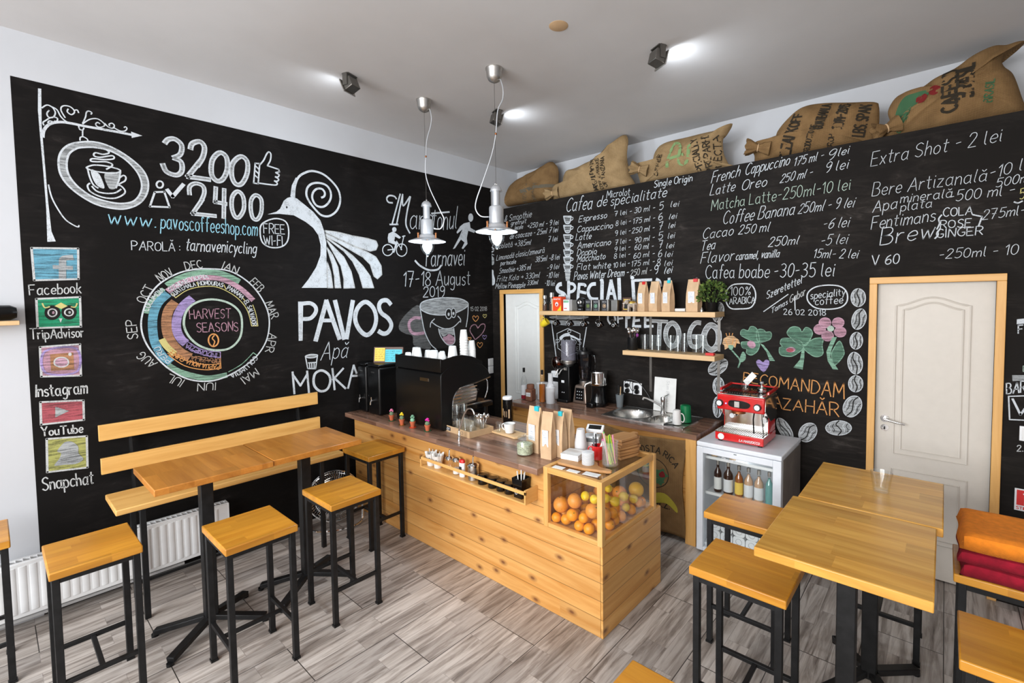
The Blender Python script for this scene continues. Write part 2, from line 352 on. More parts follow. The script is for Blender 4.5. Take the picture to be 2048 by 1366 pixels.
# ------------------------------------------------------------------ the room
H, HP, D, BY, BH = 3.576, 3.026, .478, -3.9135, 3.299
XR, YF = 6.2, -7.0
struct(G().box(-.2, XR+.2, YF-.2, D+.2, -.1, 0).build('floor', 'floor_tiles'))
struct(G().box(-.2, XR+.2, YF-.2, D+.2, H, H+.1).build('ceiling', 'ceiling_paint'))
wall_left = struct(G().box(-.15, 0, YF, D, 0, H).build('wall_left', 'wall_paint'))
board = G().box(0, .0015, BY, 0, .0, BH).build('chalkboard', 'chalkboard_paint', wall_left, label='black chalkboard paint on the left wall')
struct(G().box(-.15, XR, D, D+.15, 0, H).build('wall_rear', 'wall_paint'))
struct(G().box(XR, XR+.15, YF, D, 0, H).build('wall_right', 'wall_paint'))
g = G()
for x0, x1, z0, z1 in ((0, .95, 0, H), (4.02, 4.12, 0, H), (5.9, XR, 0, H), (.95, 4.02, 0, .9), (.95, 4.02, 3.4, H), (4.12, 5.9, 3.4, H)): g.box(x0, x1, YF-.15, YF, z0, z1)
struct(g.build('wall_front', 'wall_paint'))
g = G()
for x0, x1 in ((.95, 1.01), (2.47, 2.53), (3.96, 4.02)): g.box(x0, x1, YF-.1, YF-.04, .9, 3.4)
for z in (.9, 3.34): g.box(.95, 4.02, YF-.1, YF-.04, z, z+.06)
struct(g.build('window_1', 'white_enamel'))
# drywall partition, open on top, with two door openings
DOORS = ((.1437, .826, 2.059, .05), (3.8447, 4.5375, 2.06, .045))
g = G(); x = 0
for a, b, zt, w in DOORS:
    a2, b2 = a+w, b-w
    g.box(x, a2, 0, D-.02, 0, HP); g.box(a2, b2, 0, D-.02, zt-w, HP); x = b2
g.box(x, XR, 0, D-.02, 0, HP)
wall_back = struct(g.build('wall_back', 'chalkboard_paint_worn'))
def arch_pts(x0, x1, zb, zt, ah, n=20):
    w = x1-x0; pts = [(x0, zb), (x0, zt)]
    for k in range(1, n):
        t = k/n; pts.append((x0+w*t, zt+ah*(.5-.5*math.cos(2*PI*t))))
    return pts+[(x1, zt), (x1, zb)]
def door(n, a, b, zt, w, mat, panels, handle):
    y = .035
    d = struct(G().box(a+w, b-w, y, y+.04, .01, zt-w).build('door_%d' % n, mat))
    f = G()
    f.box(a, a+w, -.02, .045, 0, zt-w).box(b-w, b, -.02, .045, 0, zt-w)
    fr = f.build('door_frame', 'pine_trim_z', d, .003)
    G().box(a, b, -.021, .045, zt-w, zt).build('door_frame_head', 'pine_trim_x', d, .003)
    g = G()
    for p in panels:
        pts = [(q[0], y-.001, q[1]) for q in p]
        g.tube(pts, .007, 6, True)
    g.build('panel_moulding', mat, d)
    if handle:
        hx, hz = handle; h = G()
        h.cyl((hx, y, hz), .026, -.008, 20, 'y').cyl((hx, y-.008, hz), .009, -.04, 12, 'y').tube([(hx, y-.048, hz), (hx+.02, y-.05, hz-.002), (hx+.07, y-.05, hz-.012), (hx+.115, y-.045, hz-.02)], [.009, .0085, .008, .006], 10)
        h.cyl((hx, y, hz-.066), .024, -.006, 20, 'y').build('door_handle', 'chrome', d, label='chrome lever handle with keyhole plate')
        G().box(hx-.004, hx+.004, y-.008, y-.005, hz-.078, hz-.056).build('keyhole', 'black_plastic', d)
    return d
P2 = [arch_pts(3.995, 4.38, .826, 1.862, .055), arch_pts(4.035, 4.345, .862, 1.835, .047), [(3.992, .25), (3.992, .716), (4.384, .716), (4.384, .25)], [(4.03, .28), (4.03, .672), (4.346, .672), (4.346, .28)]]
P1 = [arch_pts(.35, .735, .826, 1.86, .055), arch_pts(.387, .70, .862, 1.833, .047), [(.35, .25), (.35, .716), (.735, .716), (.735, .25)]]
door(1, *DOORS[0], 'door_paint_grey', P1, None)
door(2, *DOORS[1], 'door_paint', P2, (3.945, 1.066))
struct(G().box(0, .012, YF, BY, 0, .07).build('baseboard_left', 'wall_paint'))
FONT = '\nA 7;0,0 3.5,10 7,0;1.3,3.6 5.7,3.6\nB 6;0,0 0,10;~0,10 4,9.8 5.4,7.8 4,5.6 0,5.2;~0,5.2 4.5,5 6,2.6 4.5,.2 0,0\nC 6.3;~6.3,8.5 4,10 1.3,8.5 0,5 1.3,1.5 4,0 6.3,1.5\nD 6.4;0,0 0,10;~0,10 4,9.2 6.4,5 4,.8 0,0\nE 5.5;5.5,10 0,10 0,0 5.5,0;0,5.2 4.5,5.2\nF 5.2;5.2,10 0,10 0,0;0,5.2 4.2,5.2\nG 6.4;~6.3,8.5 4,10 1.3,8.5 0,5 1.3,1.5 4,0 6.2,1.5 6.4,4.2;6.4,4.2 4,4.2\nH 6;0,0 0,10;6,0 6,10;0,5.2 6,5.2\nI .6;.3,0 .3,10\nJ 4;~4,10 4,2.5 2.5,0 .3,1\nK 6;0,0 0,10;5.5,10 0,4.5;1.5,6 6,0\nL 5;0,10 0,0 5,0\nM 8;0,0 .6,10 4,3 7.4,10 8,0\nN 6;0,0 0,10 6,0 6,10\nO 6.7;~3.3,10 .8,8.5 0,5 .8,1.5 3.3,0 5.9,1.5 6.7,5 5.9,8.5 3.3,10\nP 6;0,0 0,10;~0,10 4,9.8 6,7.5 4,4.9 0,4.6\nR 6;0,0 0,10;~0,10 4,9.8 5.8,7.5 4,5 0,4.7;2.5,4.8 6,0\nS 5.6;~5.5,8.6 3.3,10 .7,8.6 .9,6.2 4.6,4.2 5.4,1.8 3,0 .2,1.4\nT 6.6;0,10 6.6,10;3.3,10 3.3,0\nU 6;~0,10 0,3 1,.7 3,0 5,.7 6,3 6,10\nV 6.2;0,10 3.1,0 6.2,10\nW 9;0,10 2.3,0 4.5,8 6.7,0 9,10\nY 6;0,10 3,5 3,0;6,10 3,5\nZ 5.6;0,10 5.6,10 0,0 5.6,0\na 5;~4.3,5 2.3,6 .3,4.4 .3,1.5 2,0 4.2,1.5;4.4,6 4.4,1 5,0\nb 4.3;0,10 0,0;~0,4 2,6 4.2,4.6 4.2,1.4 2,0 0,1.4\nc 4.3;~4.2,5 2.4,6 .4,4.6 .2,1.6 2.2,0 4.3,1\nd 4.6;~4.2,4.6 2.2,6 .2,4.4 .2,1.5 2,0 4.2,1.6;4.4,10 4.4,0\ne 4.3;~.3,3 4.2,3.2 3.8,5.4 2.2,6 .4,4.4 .3,1.6 2.2,0 4.3,1\nf 3.6;~3.8,9.2 2.6,10 1.5,8.4 1.5,0;0,6 3.2,6\ng 4.6;~4.2,4.8 2.2,6 .3,4.4 .3,1.8 2,.4 4.2,2;~4.4,6 4.4,-1.6 2.6,-3.4 .4,-2.4\nh 4;0,10 0,0;~0,3.8 2,6 3.8,4.6 4,0\ni 1;.5,6 .5,.6 1,0;.5,8 .6,8.6\nj 2;~1.6,6 1.6,-2 .6,-3.4 0,-3;1.6,8 1.7,8.6\nk 4.2;0,10 0,0;3.8,6 0,2.6;1.3,3.6 4.2,0\nl 1.6;~.5,10 .3,5 .4,1.2 1.5,0\nm 6.6;0,6 0,0;~0,4 1.8,6 3.1,4.8 3.2,0;~3.2,4 5,6 6.4,4.8 6.5,0\nn 4;0,6 0,0;~0,4 2,6 3.8,4.6 4,0\no 4.4;~2.3,6 .4,4.6 .3,1.5 2.2,0 4.2,1.5 4.2,4.5 2.3,6\np 4.3;0,6 0,-3.5;~0,4.4 2,6 4.2,4.6 4.2,1.4 2,0 0,1.4\nr 3.2;0,6 0,0;~0,3.6 1.4,5.6 3.2,5.6\ns 3.8;~3.8,5.2 2,6 .4,4.9 1.2,3.5 3.4,2.6 3.6,.9 1.8,0 .1,.9\nt 3.4;1.5,9 1.5,1.2 2.3,0 3.3,.5;0,6.4 3.4,6.4\nu 4.2;~0,6 .1,1.6 1.6,0 3.8,1.8;4,6 4,0\nv 4;0,6 2,0 4,6\nw 6;0,6 1.5,0 3,5 4.5,0 6,6\nx 4;0,6 4,0;4,6 0,0\ny 4.2;0,6 2.1,.6;4.2,6 1.2,-3.4\nz 4.2;0,6 4,6 0,0 4.2,0\n0 5;~2.5,10 .6,8.4 0,5 .6,1.6 2.5,0 4.4,1.6 5,5 4.4,8.4 2.5,10\n1 2.2;0,7.6 2,10 2,0\n2 5.2;~.3,7.6 1.5,9.7 4,9.6 4.9,7.4 3,4 .2,.2;.2,.1 5.2,.1\n3 5.3;~.4,9 2.6,10 4.8,8.4 4,6 1.8,5.3;~1.8,5.3 4.6,4.6 5.3,2.2 3,0 .2,1.2\n4 5.2;1.4,10 .2,4 5.2,4;4,7.5 4,0\n5 5.2;5,10 .9,10 .6,5.6;~.6,5.6 3,6.4 5,4.6 4.8,1.6 2.5,0 .2,1\n6 5.1;~4.4,9.6 1.6,7.6 .3,3.6 1,.7 3,0 5,1.6 4.7,4.4 2.6,5.2 .5,3.4\n7 5.2;0,10 5.2,10 2,0;1.4,5 4.6,5\n8 5;~2.5,5.4 .6,7 .8,9 2.5,10 4.3,9 4.4,7 2.5,5.4 .3,3.6 .3,1.4 2.5,0 4.7,1.4 4.7,3.6 2.5,5.4\n9 5;~4.8,7.4 3.2,5 .8,5.6 .3,8 2.2,10 4.5,9 4.9,6.4 4,2 2,0\n- 3.4;.2,4.4 3.2,4.8\n. .8;.2,0 .7,.2\n, 1;.7,.6 0,-1.6\n: .8;.3,1 .5,1.5;.3,5 .5,5.5\n/ 3;0,-1 3,10\n\\ 3;0,10 3,0\n| .6;.3,-1 .3,10\n% 7;~1.6,10 .4,8.4 1.6,6.6 2.8,8.4 1.6,10;6,10 1,0;~5.4,3.6 4.2,1.8 5.4,0 6.6,1.8 5.4,3.6\n> 5;0,4.5 5,4.5;3,6.6 5,4.5 3,2.4\n& 5;~5,0 1,6.4 2.4,9.6 3.8,7.6 .2,2.8 1.6,0 5,4.4\n! .6;.3,10 .3,3;.3,.8 .3,0\nă 5;~4.3,5 2.3,6 .3,4.4 .3,1.5 2,0 4.2,1.5;4.4,6 4.4,1 5,0;~.9,9.2 2.3,7.8 3.8,9.2\nĂ 7;0,0 3.5,10 7,0;1.3,3.6 5.7,3.6;~2,13 3.5,11.6 5,13\nț 3.4;1.5,9 1.5,1.2 2.3,0 3.3,.5;0,6.4 3.4,6.4;1.6,-1 1.2,-2.6\n'
FONT='\nA 7;0,0 3.5,10 7,0;1.3,3.6 5.7,3.6\nB 6;0,0 0,10;~0,10 4,9.8 5.4,7.8 4,5.6 0,5.2;~0,5.2 4.5,5 6,2.6 4.5,.2 0,0\nC 6.3;~6.3,8.5 4,10 1.3,8.5 0,5 1.3,1.5 4,0 6.3,1.5\nD 6.4;0,0 0,10;~0,10 4,9.2 6.4,5 4,.8 0,0\nE 5.5;5.5,10 0,10 0,0 5.5,0;0,5.2 4.5,5.2\nF 5.2;5.2,10 0,10 0,0;0,5.2 4.2,5.2\nG 6.4;~6.3,8.5 4,10 1.3,8.5 0,5 1.3,1.5 4,0 6.2,1.5 6.4,4.2;6.4,4.2 4,4.2\nH 6;0,0 0,10;6,0 6,10;0,5.2 6,5.2\nI .6;.3,0 .3,10\nJ 4;~4,10 4,2.5 2.5,0 .3,1\nK 6;0,0 0,10;5.5,10 0,4.5;1.5,6 6,0\nL 5;0,10 0,0 5,0\nM 8;0,0 .6,10 4,3 7.4,10 8,0\nN 6;0,0 0,10 6,0 6,10\nO 6.7;~3.3,10 .8,8.5 0,5 .8,1.5 3.3,0 5.9,1.5 6.7,5 5.9,8.5 3.3,10\nP 6;0,0 0,10;~0,10 4,9.8 6,7.5 4,4.9 0,4.6\nR 6;0,0 0,10;~0,10 4,9.8 5.8,7.5 4,5 0,4.7;2.5,4.8 6,0\nS 5.6;~5.5,8.6 3.3,10 .7,8.6 .9,6.2 4.6,4.2 5.4,1.8 3,0 .2,1.4\nT 6.6;0,10 6.6,10;3.3,10 3.3,0\nU 6;~0,10 0,3 1,.7 3,0 5,.7 6,3 6,10\nV 6.2;0,10 3.1,0 6.2,10\nW 9;0,10 2.3,0 4.5,8 6.7,0 9,10\nY 6;0,10 3,5 3,0;6,10 3,5\nZ 5.6;0,10 5.6,10 0,0 5.6,0\na 5;~4.3,5 2.3,6 .3,4.4 .3,1.5 2,0 4.2,1.5;4.4,6 4.4,1 5,0\nb 4.3;0,10 0,0;~0,4 2,6 4.2,4.6 4.2,1.4 2,0 0,1.4\nc 4.3;~4.2,5 2.4,6 .4,4.6 .2,1.6 2.2,0 4.3,1\nd 4.6;~4.2,4.6 2.2,6 .2,4.4 .2,1.5 2,0 4.2,1.6;4.4,10 4.4,0\ne 4.3;~.3,3 4.2,3.2 3.8,5.4 2.2,6 .4,4.4 .3,1.6 2.2,0 4.3,1\nf 3.6;~3.8,9.2 2.6,10 1.5,8.4 1.5,0;0,6 3.2,6\ng 4.6;~4.2,4.8 2.2,6 .3,4.4 .3,1.8 2,.4 4.2,2;~4.4,6 4.4,-1.6 2.6,-3.4 .4,-2.4\nh 4;0,10 0,0;~0,3.8 2,6 3.8,4.6 4,0\ni 1;.5,6 .5,.6 1,0;.5,8 .6,8.6\nj 2;~1.6,6 1.6,-2 .6,-3.4 0,-3;1.6,8 1.7,8.6\nk 4.2;0,10 0,0;3.8,6 0,2.6;1.3,3.6 4.2,0\nl 1.6;~.5,10 .3,5 .4,1.2 1.5,0\nm 6.6;0,6 0,0;~0,4 1.8,6 3.1,4.8 3.2,0;~3.2,4 5,6 6.4,4.8 6.5,0\nn 4;0,6 0,0;~0,4 2,6 3.8,4.6 4,0\no 4.4;~2.3,6 .4,4.6 .3,1.5 2.2,0 4.2,1.5 4.2,4.5 2.3,6\np 4.3;0,6 0,-3.5;~0,4.4 2,6 4.2,4.6 4.2,1.4 2,0 0,1.4\nr 3.2;0,6 0,0;~0,3.6 1.4,5.6 3.2,5.6\ns 3.8;~3.8,5.2 2,6 .4,4.9 1.2,3.5 3.4,2.6 3.6,.9 1.8,0 .1,.9\nt 3.4;1.5,9 1.5,1.2 2.3,0 3.3,.5;0,6.4 3.4,6.4\nu 4.2;~0,6 .1,1.6 1.6,0 3.8,1.8;4,6 4,0\nv 4;0,6 2,0 4,6\nw 6;0,6 1.5,0 3,5 4.5,0 6,6\nx 4;0,6 4,0;4,6 0,0\ny 4.2;0,6 2.1,.6;4.2,6 1.2,-3.4\nz 4.2;0,6 4,6 0,0 4.2,0\n0 5;~2.5,10 .6,8.4 0,5 .6,1.6 2.5,0 4.4,1.6 5,5 4.4,8.4 2.5,10\n1 2.2;0,7.6 2,10 2,0\n2 5.2;~.3,7.6 1.5,9.7 4,9.6 4.9,7.4 3,4 .2,.2;.2,.1 5.2,.1\n3 5.3;~.4,9 2.6,10 4.8,8.4 4,6 1.8,5.3;~1.8,5.3 4.6,4.6 5.3,2.2 3,0 .2,1.2\n4 5.2;1.4,10 .2,4 5.2,4;4,7.5 4,0\n5 5.2;5,10 .9,10 .6,5.6;~.6,5.6 3,6.4 5,4.6 4.8,1.6 2.5,0 .2,1\n6 5.1;~4.4,9.6 1.6,7.6 .3,3.6 1,.7 3,0 5,1.6 4.7,4.4 2.6,5.2 .5,3.4\n7 5.2;0,10 5.2,10 2,0;1.4,5 4.6,5\n8 5;~2.5,5.4 .6,7 .8,9 2.5,10 4.3,9 4.4,7 2.5,5.4 .3,3.6 .3,1.4 2.5,0 4.7,1.4 4.7,3.6 2.5,5.4\n9 5;~4.8,7.4 3.2,5 .8,5.6 .3,8 2.2,10 4.5,9 4.9,6.4 4,2 2,0\n- 3.4;.2,4.4 3.2,4.8\n. .8;.2,0 .7,.2\n, 1;.7,.6 0,-1.6\n: .8;.3,1 .5,1.5;.3,5 .5,5.5\n/ 3;0,-1 3,10\n\\ 3;0,10 3,0\n| .6;.3,-1 .3,10\n% 7;~1.6,10 .4,8.4 1.6,6.6 2.8,8.4 1.6,10;6,10 1,0;~5.4,3.6 4.2,1.8 5.4,0 6.6,1.8 5.4,3.6\n> 5;0,4.5 5,4.5;3,6.6 5,4.5 3,2.4\n& 5;~5,0 1,6.4 2.4,9.6 3.8,7.6 .2,2.8 1.6,0 5,4.4\n! .6;.3,10 .3,3;.3,.8 .3,0\nă 5;~4.3,5 2.3,6 .3,4.4 .3,1.5 2,0 4.2,1.5;4.4,6 4.4,1 5,0;~.9,9.2 2.3,7.8 3.8,9.2\nĂ 7;0,0 3.5,10 7,0;1.3,3.6 5.7,3.6;~2,13 3.5,11.6 5,13\nț 3.4;1.5,9 1.5,1.2 2.3,0 3.3,.5;0,6.4 3.4,6.4;1.6,-1 1.2,-2.6\n'
CHALK=[
('L','chalk_sign_drawing','white chalk drawing of a hanging cafe sign with a steaming cup',[
('F',0,0,0,0,'-3801,3261 -3787,3263 -3795,3040 -3791,2820 -3787,2580 -3780,2394 -3764,2334 -3801,2328 -3797,2532 -3800,2763 -3805,2991 -3807,3127'),
('S',1,0,1,15,'-3793,2967 -3786,3014 -3758,3059 -3711,3083 -3656,3088 -3601,3087 -3454,3091 -3368,3091'),
('F',0,0,0,0,'-3371,3112 -3312,3099 -3369,3070'),
('S',1,0,1,7,'-3790,3146 -3767,3171 -3744,3164 -3732,3135 -3743,3104 -3763,3099 -3769,3120 -3758,3142'),
('S',1,0,1,7,'-3754,3169 -3725,3156 -3709,3118 -3684,3093 -3649,3090'),
('S',1,0,1,7,'-3689,3115 -3705,3152 -3704,3176 -3690,3190 -3666,3192 -3649,3178 -3646,3160 -3661,3143 -3678,3156 -3673,3176'),
('S',1,0,1,7,'-3626,3163 -3632,3180 -3646,3174'),
('S',1,0,1,7,'-3610,3103 -3595,3146 -3590,3176 -3579,3189 -3564,3183 -3569,3170'),
('S',1,0,1,7,'-3611,3098 -3577,3136 -3540,3151 -3512,3135 -3505,3117 -3524,3100 -3542,3102 -3548,3115 -3538,3128 -3527,3121'),
('S',1,0,1,7,'-3504,3132 -3487,3112 -3464,3110 -3456,3130 -3467,3142 -3482,3131 -3479,3119'),
('S',1,0,1,7,'-3464,3118 -3430,3102 -3403,3108 -3392,3127 -3399,3137 -3407,3128'),
('S',1,0,1,7,'-3785,3042 -3788,3060 -3774,3077 -3757,3096 -3737,3106 -3724,3101 -3728,3084 -3739,3082'),
('S',1,0,1,7,'-3779,3035 -3768,3051 -3752,3060 -3748,3075 -3761,3076 -3768,3061'),
('S',1,0,1,7,'-3630,3082 -3626,3061 -3612,3060 -3605,3076'),
('S',0,0,1,7,'-3612,3060 -3614,3016'),
('S',1,0,1,7,'-3627,2989 -3625,3009 -3611,3017 -3593,3007 -3590,2993'),
('S',1,0,1,7,'-3781,2683 -3771,2610 -3747,2539 -3716,2477 -3683,2447 -3659,2435 -3655,2447'),
('S',2,11,0,31,'-3616,2967 -3548,2979 -3477,2970 -3400,2928 -3336,2859 -3310,2782 -3321,2702 -3362,2638 -3429,2601 -3508,2600 -3583,2620 -3656,2676 -3700,2740 -3713,2808 -3703,2886 -3663,2942 -3616,2967'),
('S',2,0,1,10,'-3615,2984 -3547,2997 -3473,2982 -3390,2935 -3321,2868 -3293,2790 -3303,2705 -3347,2630 -3420,2584 -3497,2578 -3578,2597 -3661,2656 -3713,2724 -3731,2795 -3723,2881 -3683,2947 -3615,2984'),
('S',2,0,1,10,'-3617,2948 -3563,2961 -3489,2958 -3414,2920 -3354,2851 -3329,2773 -3340,2699 -3378,2641 -3442,2616 -3518,2620 -3590,2644 -3652,2696 -3687,2757 -3695,2821 -3682,2890 -3649,2931 -3617,2948'),
('S',2,0,1,9,'-3601,2826 -3568,2846 -3509,2852 -3456,2846 -3437,2834 -3465,2814 -3518,2807 -3569,2808 -3599,2817 -3601,2826'),
('S',1,0,1,9,'-3599,2817 -3591,2765 -3576,2719 -3552,2699'),
('S',1,0,1,9,'-3437,2829 -3447,2772 -3465,2714'),
('S',1,0,1,9,'-3443,2788 -3423,2807 -3411,2797 -3416,2773 -3437,2754 -3449,2742'),
('S',1,0,1,9,'-3591,2726 -3604,2705 -3589,2668 -3532,2643 -3472,2647 -3428,2679 -3419,2706 -3437,2733 -3453,2736'),
('S',1,0,1,9,'-3584,2708 -3560,2678 -3516,2672 -3470,2683 -3438,2713'),
('S',1,0,1,9,'-3533,2965 -3504,2960 -3490,2943 -3520,2926 -3557,2928 -3565,2907 -3536,2903 -3475,2927 -3469,2908 -3514,2893 -3573,2886 -3581,2869 -3552,2871 -3507,2880 -3478,2871 -3482,2855 -3509,2830'),
('F',1,11,0,0,'-3518,2799 -3442,2821 -3452,2761 -3465,2714 -3499,2708'),
('F',1,0,0,0,'-3583,2815 -3544,2792 -3522,2707 -3555,2713 -3577,2758')]),
('L','chalk_follower_counts','big white chalk numbers 3200 and 2400 beside a thumb up and a tick',[
('S',1,0,1,33,'-3191,3074 -3168,3109 -3128,3121 -3091,3087 -3101,3020 -3147,2983'),
('S',1,0,1,33,'-3147,2986 -3099,2966 -3097,2901 -3130,2865 -3186,2878 -3208,2933'),
('S',1,0,1,35,'-3039,3067 -3025,3114 -2977,3140 -2950,3104 -2964,3028 -3003,2953'),
('S',0,0,1,34,'-2985,2990 -3062,2867 -2928,2870'),
('S',2,0,1,35,'-2853,3087 -2809,3062 -2807,2970 -2840,2889 -2881,2870 -2912,2915 -2903,3019 -2853,3087'),
('S',2,0,1,35,'-2709,3090 -2665,3058 -2671,2961 -2712,2877 -2754,2869 -2778,2929 -2767,3025 -2709,3090'),
('S',1,11,2,13,'-3191,3074 -3168,3109 -3128,3121 -3091,3087 -3101,3020 -3147,2983'),
('S',1,11,2,13,'-3147,2986 -3099,2966 -3097,2901 -3130,2865 -3186,2878 -3208,2933'),
('S',1,11,2,14,'-3039,3067 -3025,3114 -2977,3140 -2950,3104 -2964,3028 -3003,2953'),
('S',0,11,2,13,'-2985,2990 -3062,2867 -2928,2870'),
('S',2,11,2,14,'-2853,3087 -2809,3062 -2807,2970 -2840,2889 -2881,2870 -2912,2915 -2903,3019 -2853,3087'),
('S',2,11,2,14,'-2709,3090 -2665,3058 -2671,2961 -2712,2877 -2754,2869 -2778,2929 -2767,3025 -2709,3090'),
('S',1,0,1,29,'-3056,2733 -3054,2794 -3017,2826 -2971,2814 -2965,2759 -2997,2676'),
('S',0,0,1,29,'-2979,2712 -3043,2600 -2899,2601'),
('S',0,0,1,30,'-2888,2817 -2897,2707 -2825,2703'),
('S',0,0,1,30,'-2833,2813 -2844,2596'),
('S',2,0,1,31,'-2741,2813 -2705,2777 -2703,2683 -2738,2613 -2769,2615 -2787,2683 -2779,2766 -2741,2813'),
('S',2,0,1,31,'-2612,2804 -2574,2774 -2577,2675 -2608,2611 -2641,2619 -2654,2689 -2646,2763 -2612,2804'),
('S',1,11,2,9,'-3056,2733 -3054,2794 -3017,2826 -2971,2814 -2965,2759 -2997,2676'),
('S',0,11,2,9,'-2979,2712 -3043,2600 -2899,2601'),
('S',0,11,2,9,'-2888,2817 -2897,2707 -2825,2703'),
('S',0,11,2,9,'-2833,2813 -2844,2596'),
('S',2,11,2,9,'-2741,2813 -2705,2777 -2703,2683 -2738,2613 -2769,2615 -2787,2683 -2779,2766 -2741,2813'),
('S',2,11,2,10,'-2612,2804 -2574,2774 -2577,2675 -2608,2611 -2641,2619 -2654,2689 -2646,2763 -2612,2804'),
('S',1,0,1,11,'-2575,3053 -2545,3095 -2521,3149 -2503,3172 -2488,3157 -2494,3106 -2518,3058'),
('S',0,0,1,11,'-2518,3058 -2432,3045 -2426,3027 -2456,3013'),
('S',1,0,1,11,'-2456,3013 -2431,3001 -2440,2981 -2463,2979'),
('S',1,0,1,11,'-2463,2979 -2435,2963 -2447,2945 -2471,2944'),
('S',1,0,1,11,'-2471,2944 -2448,2930 -2466,2910 -2591,2904'),
('S',0,0,1,11,'-2608,3058 -2575,3062 -2592,2898 -2625,2898 -2608,3058'),
('S',0,0,1,11,'-2603,3035 -2582,3015'),
('S',0,0,1,11,'-2607,2998 -2585,2978'),
('S',0,0,1,11,'-2613,2961 -2589,2941'),
('S',2,0,1,11,'-3210,2784 -3213,2771 -3220,2761 -3230,2757 -3239,2758 -3245,2766 -3247,2777 -3244,2789 -3237,2799 -3228,2804 -3218,2802 -3212,2795 -3210,2784'),
('S',0,0,1,12,'-3259,2722 -3205,2733 -3179,2628 -3290,2618 -3259,2722'),
('S',0,0,1,24,'-3187,2750 -3158,2706 -3092,2804')]),
('L','chalk_web_address','light blue chalk web address above the harvest wheel',[
('T','www.',1,1,10,10,'-3513,2473 -3262,2476',100,106),
('T','pavoscoffeeshop.com',1,1,10,5,'-3235,2473 -2615,2474',109,121)]),
('L','chalk_wifi_password','white chalk line with the wireless password',[
('T','PAROLĂ :',0,1,8,5,'-3400,2307 -3129,2318',60,63),
('T','tarnavenicycling',0,1,10,15,'-3097,2325 -2629,2331',90,97)]),
('L','chalk_wifi_badge','white chalk badge reading FREE WI-FI in a ring',[
('S',2,0,1,11,'-2482,2632 -2399,2623 -2371,2563 -2381,2460 -2431,2405 -2514,2392 -2575,2425 -2592,2503 -2575,2578 -2482,2632'),
('T','FREE',0,1,10,0,'-2564,2506 -2403,2514',77,79),
('T','WI-FI',0,1,10,0,'-2565,2407 -2423,2411',80,84)]),
('L','chalk_bird_drawing','large white chalk bird with a spiral crest and fanned tail',[
('S',1,0,1,18,'-2316,2829 -2307,2923 -2274,3010 -2211,3063 -2147,3087 -2057,3076 -1973,3020 -1920,2950 -1910,2858 -1947,2767 -2017,2712 -2083,2710 -2133,2748 -2182,2805 -2211,2864 -2203,2928 -2164,2973 -2099,2993 -2034,2983 -1998,2937 -1998,2872 -2033,2814 -2080,2784 -2132,2793 -2162,2846 -2154,2899 -2121,2936 -2075,2944 -2050,2915 -2057,2882 -2084,2865'),
('F',0,0,0,0,'-2346,2836 -2331,2931 -2296,3005 -2279,2992 -2302,2912 -2309,2830'),
('F',0,0,0,0,'-2530,2661 -2461,2692 -2432,2720 -2400,2791 -2370,2820 -2334,2835 -2292,2826 -2233,2785 -2159,2732 -2097,2663 -2068,2575 -2051,2472 -2058,2064 -2280,2061 -2218,2139 -2150,2244 -2108,2350 -2102,2442 -2121,2531 -2164,2591 -2226,2635 -2322,2679 -2439,2677'),
('F',1,8,2,0,'-2373,2740 -2374,2735 -2376,2731 -2379,2730 -2382,2731 -2384,2734 -2385,2739 -2384,2744 -2381,2748 -2378,2749 -2376,2748 -2373,2745'),
('F',0,0,0,0,'-2061,2578 -1940,2575 -1799,2555 -1651,2545 -1559,2528 -1540,2487 -1562,2442 -1624,2424 -1744,2450 -1887,2500 -2055,2563'),
('S',0,12,1,9,'-2061,2578 -1940,2575 -1799,2555 -1651,2545 -1559,2528 -1540,2487 -1562,2442 -1624,2424 -1744,2450 -1887,2500 -2055,2563 -2061,2578'),
('F',0,0,0,0,'-2055,2550 -1942,2508 -1802,2459 -1655,2414 -1564,2371 -1511,2288 -1506,2201 -1555,2159 -1593,2184 -1628,2296 -1702,2362 -1804,2411 -1943,2481 -2050,2525'),
('S',0,12,1,9,'-2055,2550 -1942,2508 -1802,2459 -1655,2414 -1564,2371 -1511,2288 -1506,2201 -1555,2159 -1593,2184 -1628,2296 -1702,2362 -1804,2411 -1943,2481 -2050,2525 -2055,2550'),
('F',0,0,0,0,'-2056,2524 -1916,2443 -1805,2370 -1705,2278 -1632,2183 -1597,2070 -1711,2068 -1745,2193 -1807,2315 -1890,2405 -2050,2512'),
('S',0,12,1,8,'-2056,2524 -1916,2443 -1805,2370 -1705,2278 -1632,2183 -1597,2070 -1711,2068 -1745,2193 -1807,2315 -1890,2405 -2050,2512 -2056,2524'),
('F',0,0,0,0,'-2050,2498 -1972,2426 -1891,2351 -1824,2218 -1793,2067 -1901,2063 -1898,2148 -1922,2268 -1974,2359'),
('S',0,12,1,8,'-2050,2498 -1972,2426 -1891,2351 -1824,2218 -1793,2067 -1901,2063 -1898,2148 -1922,2268 -1974,2359 -2050,2498'),
('F',0,0,0,0,'-2050,2433 -2001,2371 -1950,2253 -1929,2066 -1984,2065 -1987,2172 -2004,2278'),
('S',0,12,1,8,'-2050,2433 -2001,2371 -1950,2253 -1929,2066 -1984,2065 -1987,2172 -2004,2278 -2050,2433'),
('F',0,0,0,0,'-2050,2302 -2020,2211 -2004,2065 -2052,2064'),
('S',0,12,1,8,'-2050,2302 -2020,2211 -2004,2065 -2052,2064 -2050,2302')]),
('L','chalk_marathon_notice','white chalk marathon notice with a cyclist and a runner',[
('S',1,0,1,16,'-1361,2926 -1411,2926 -1429,2959 -1400,2992 -1342,2994 -1318,2969'),
('S',0,0,1,16,'-1274,3027 -1376,2712'),
('S',0,0,1,16,'-1245,3029 -1325,2715'),
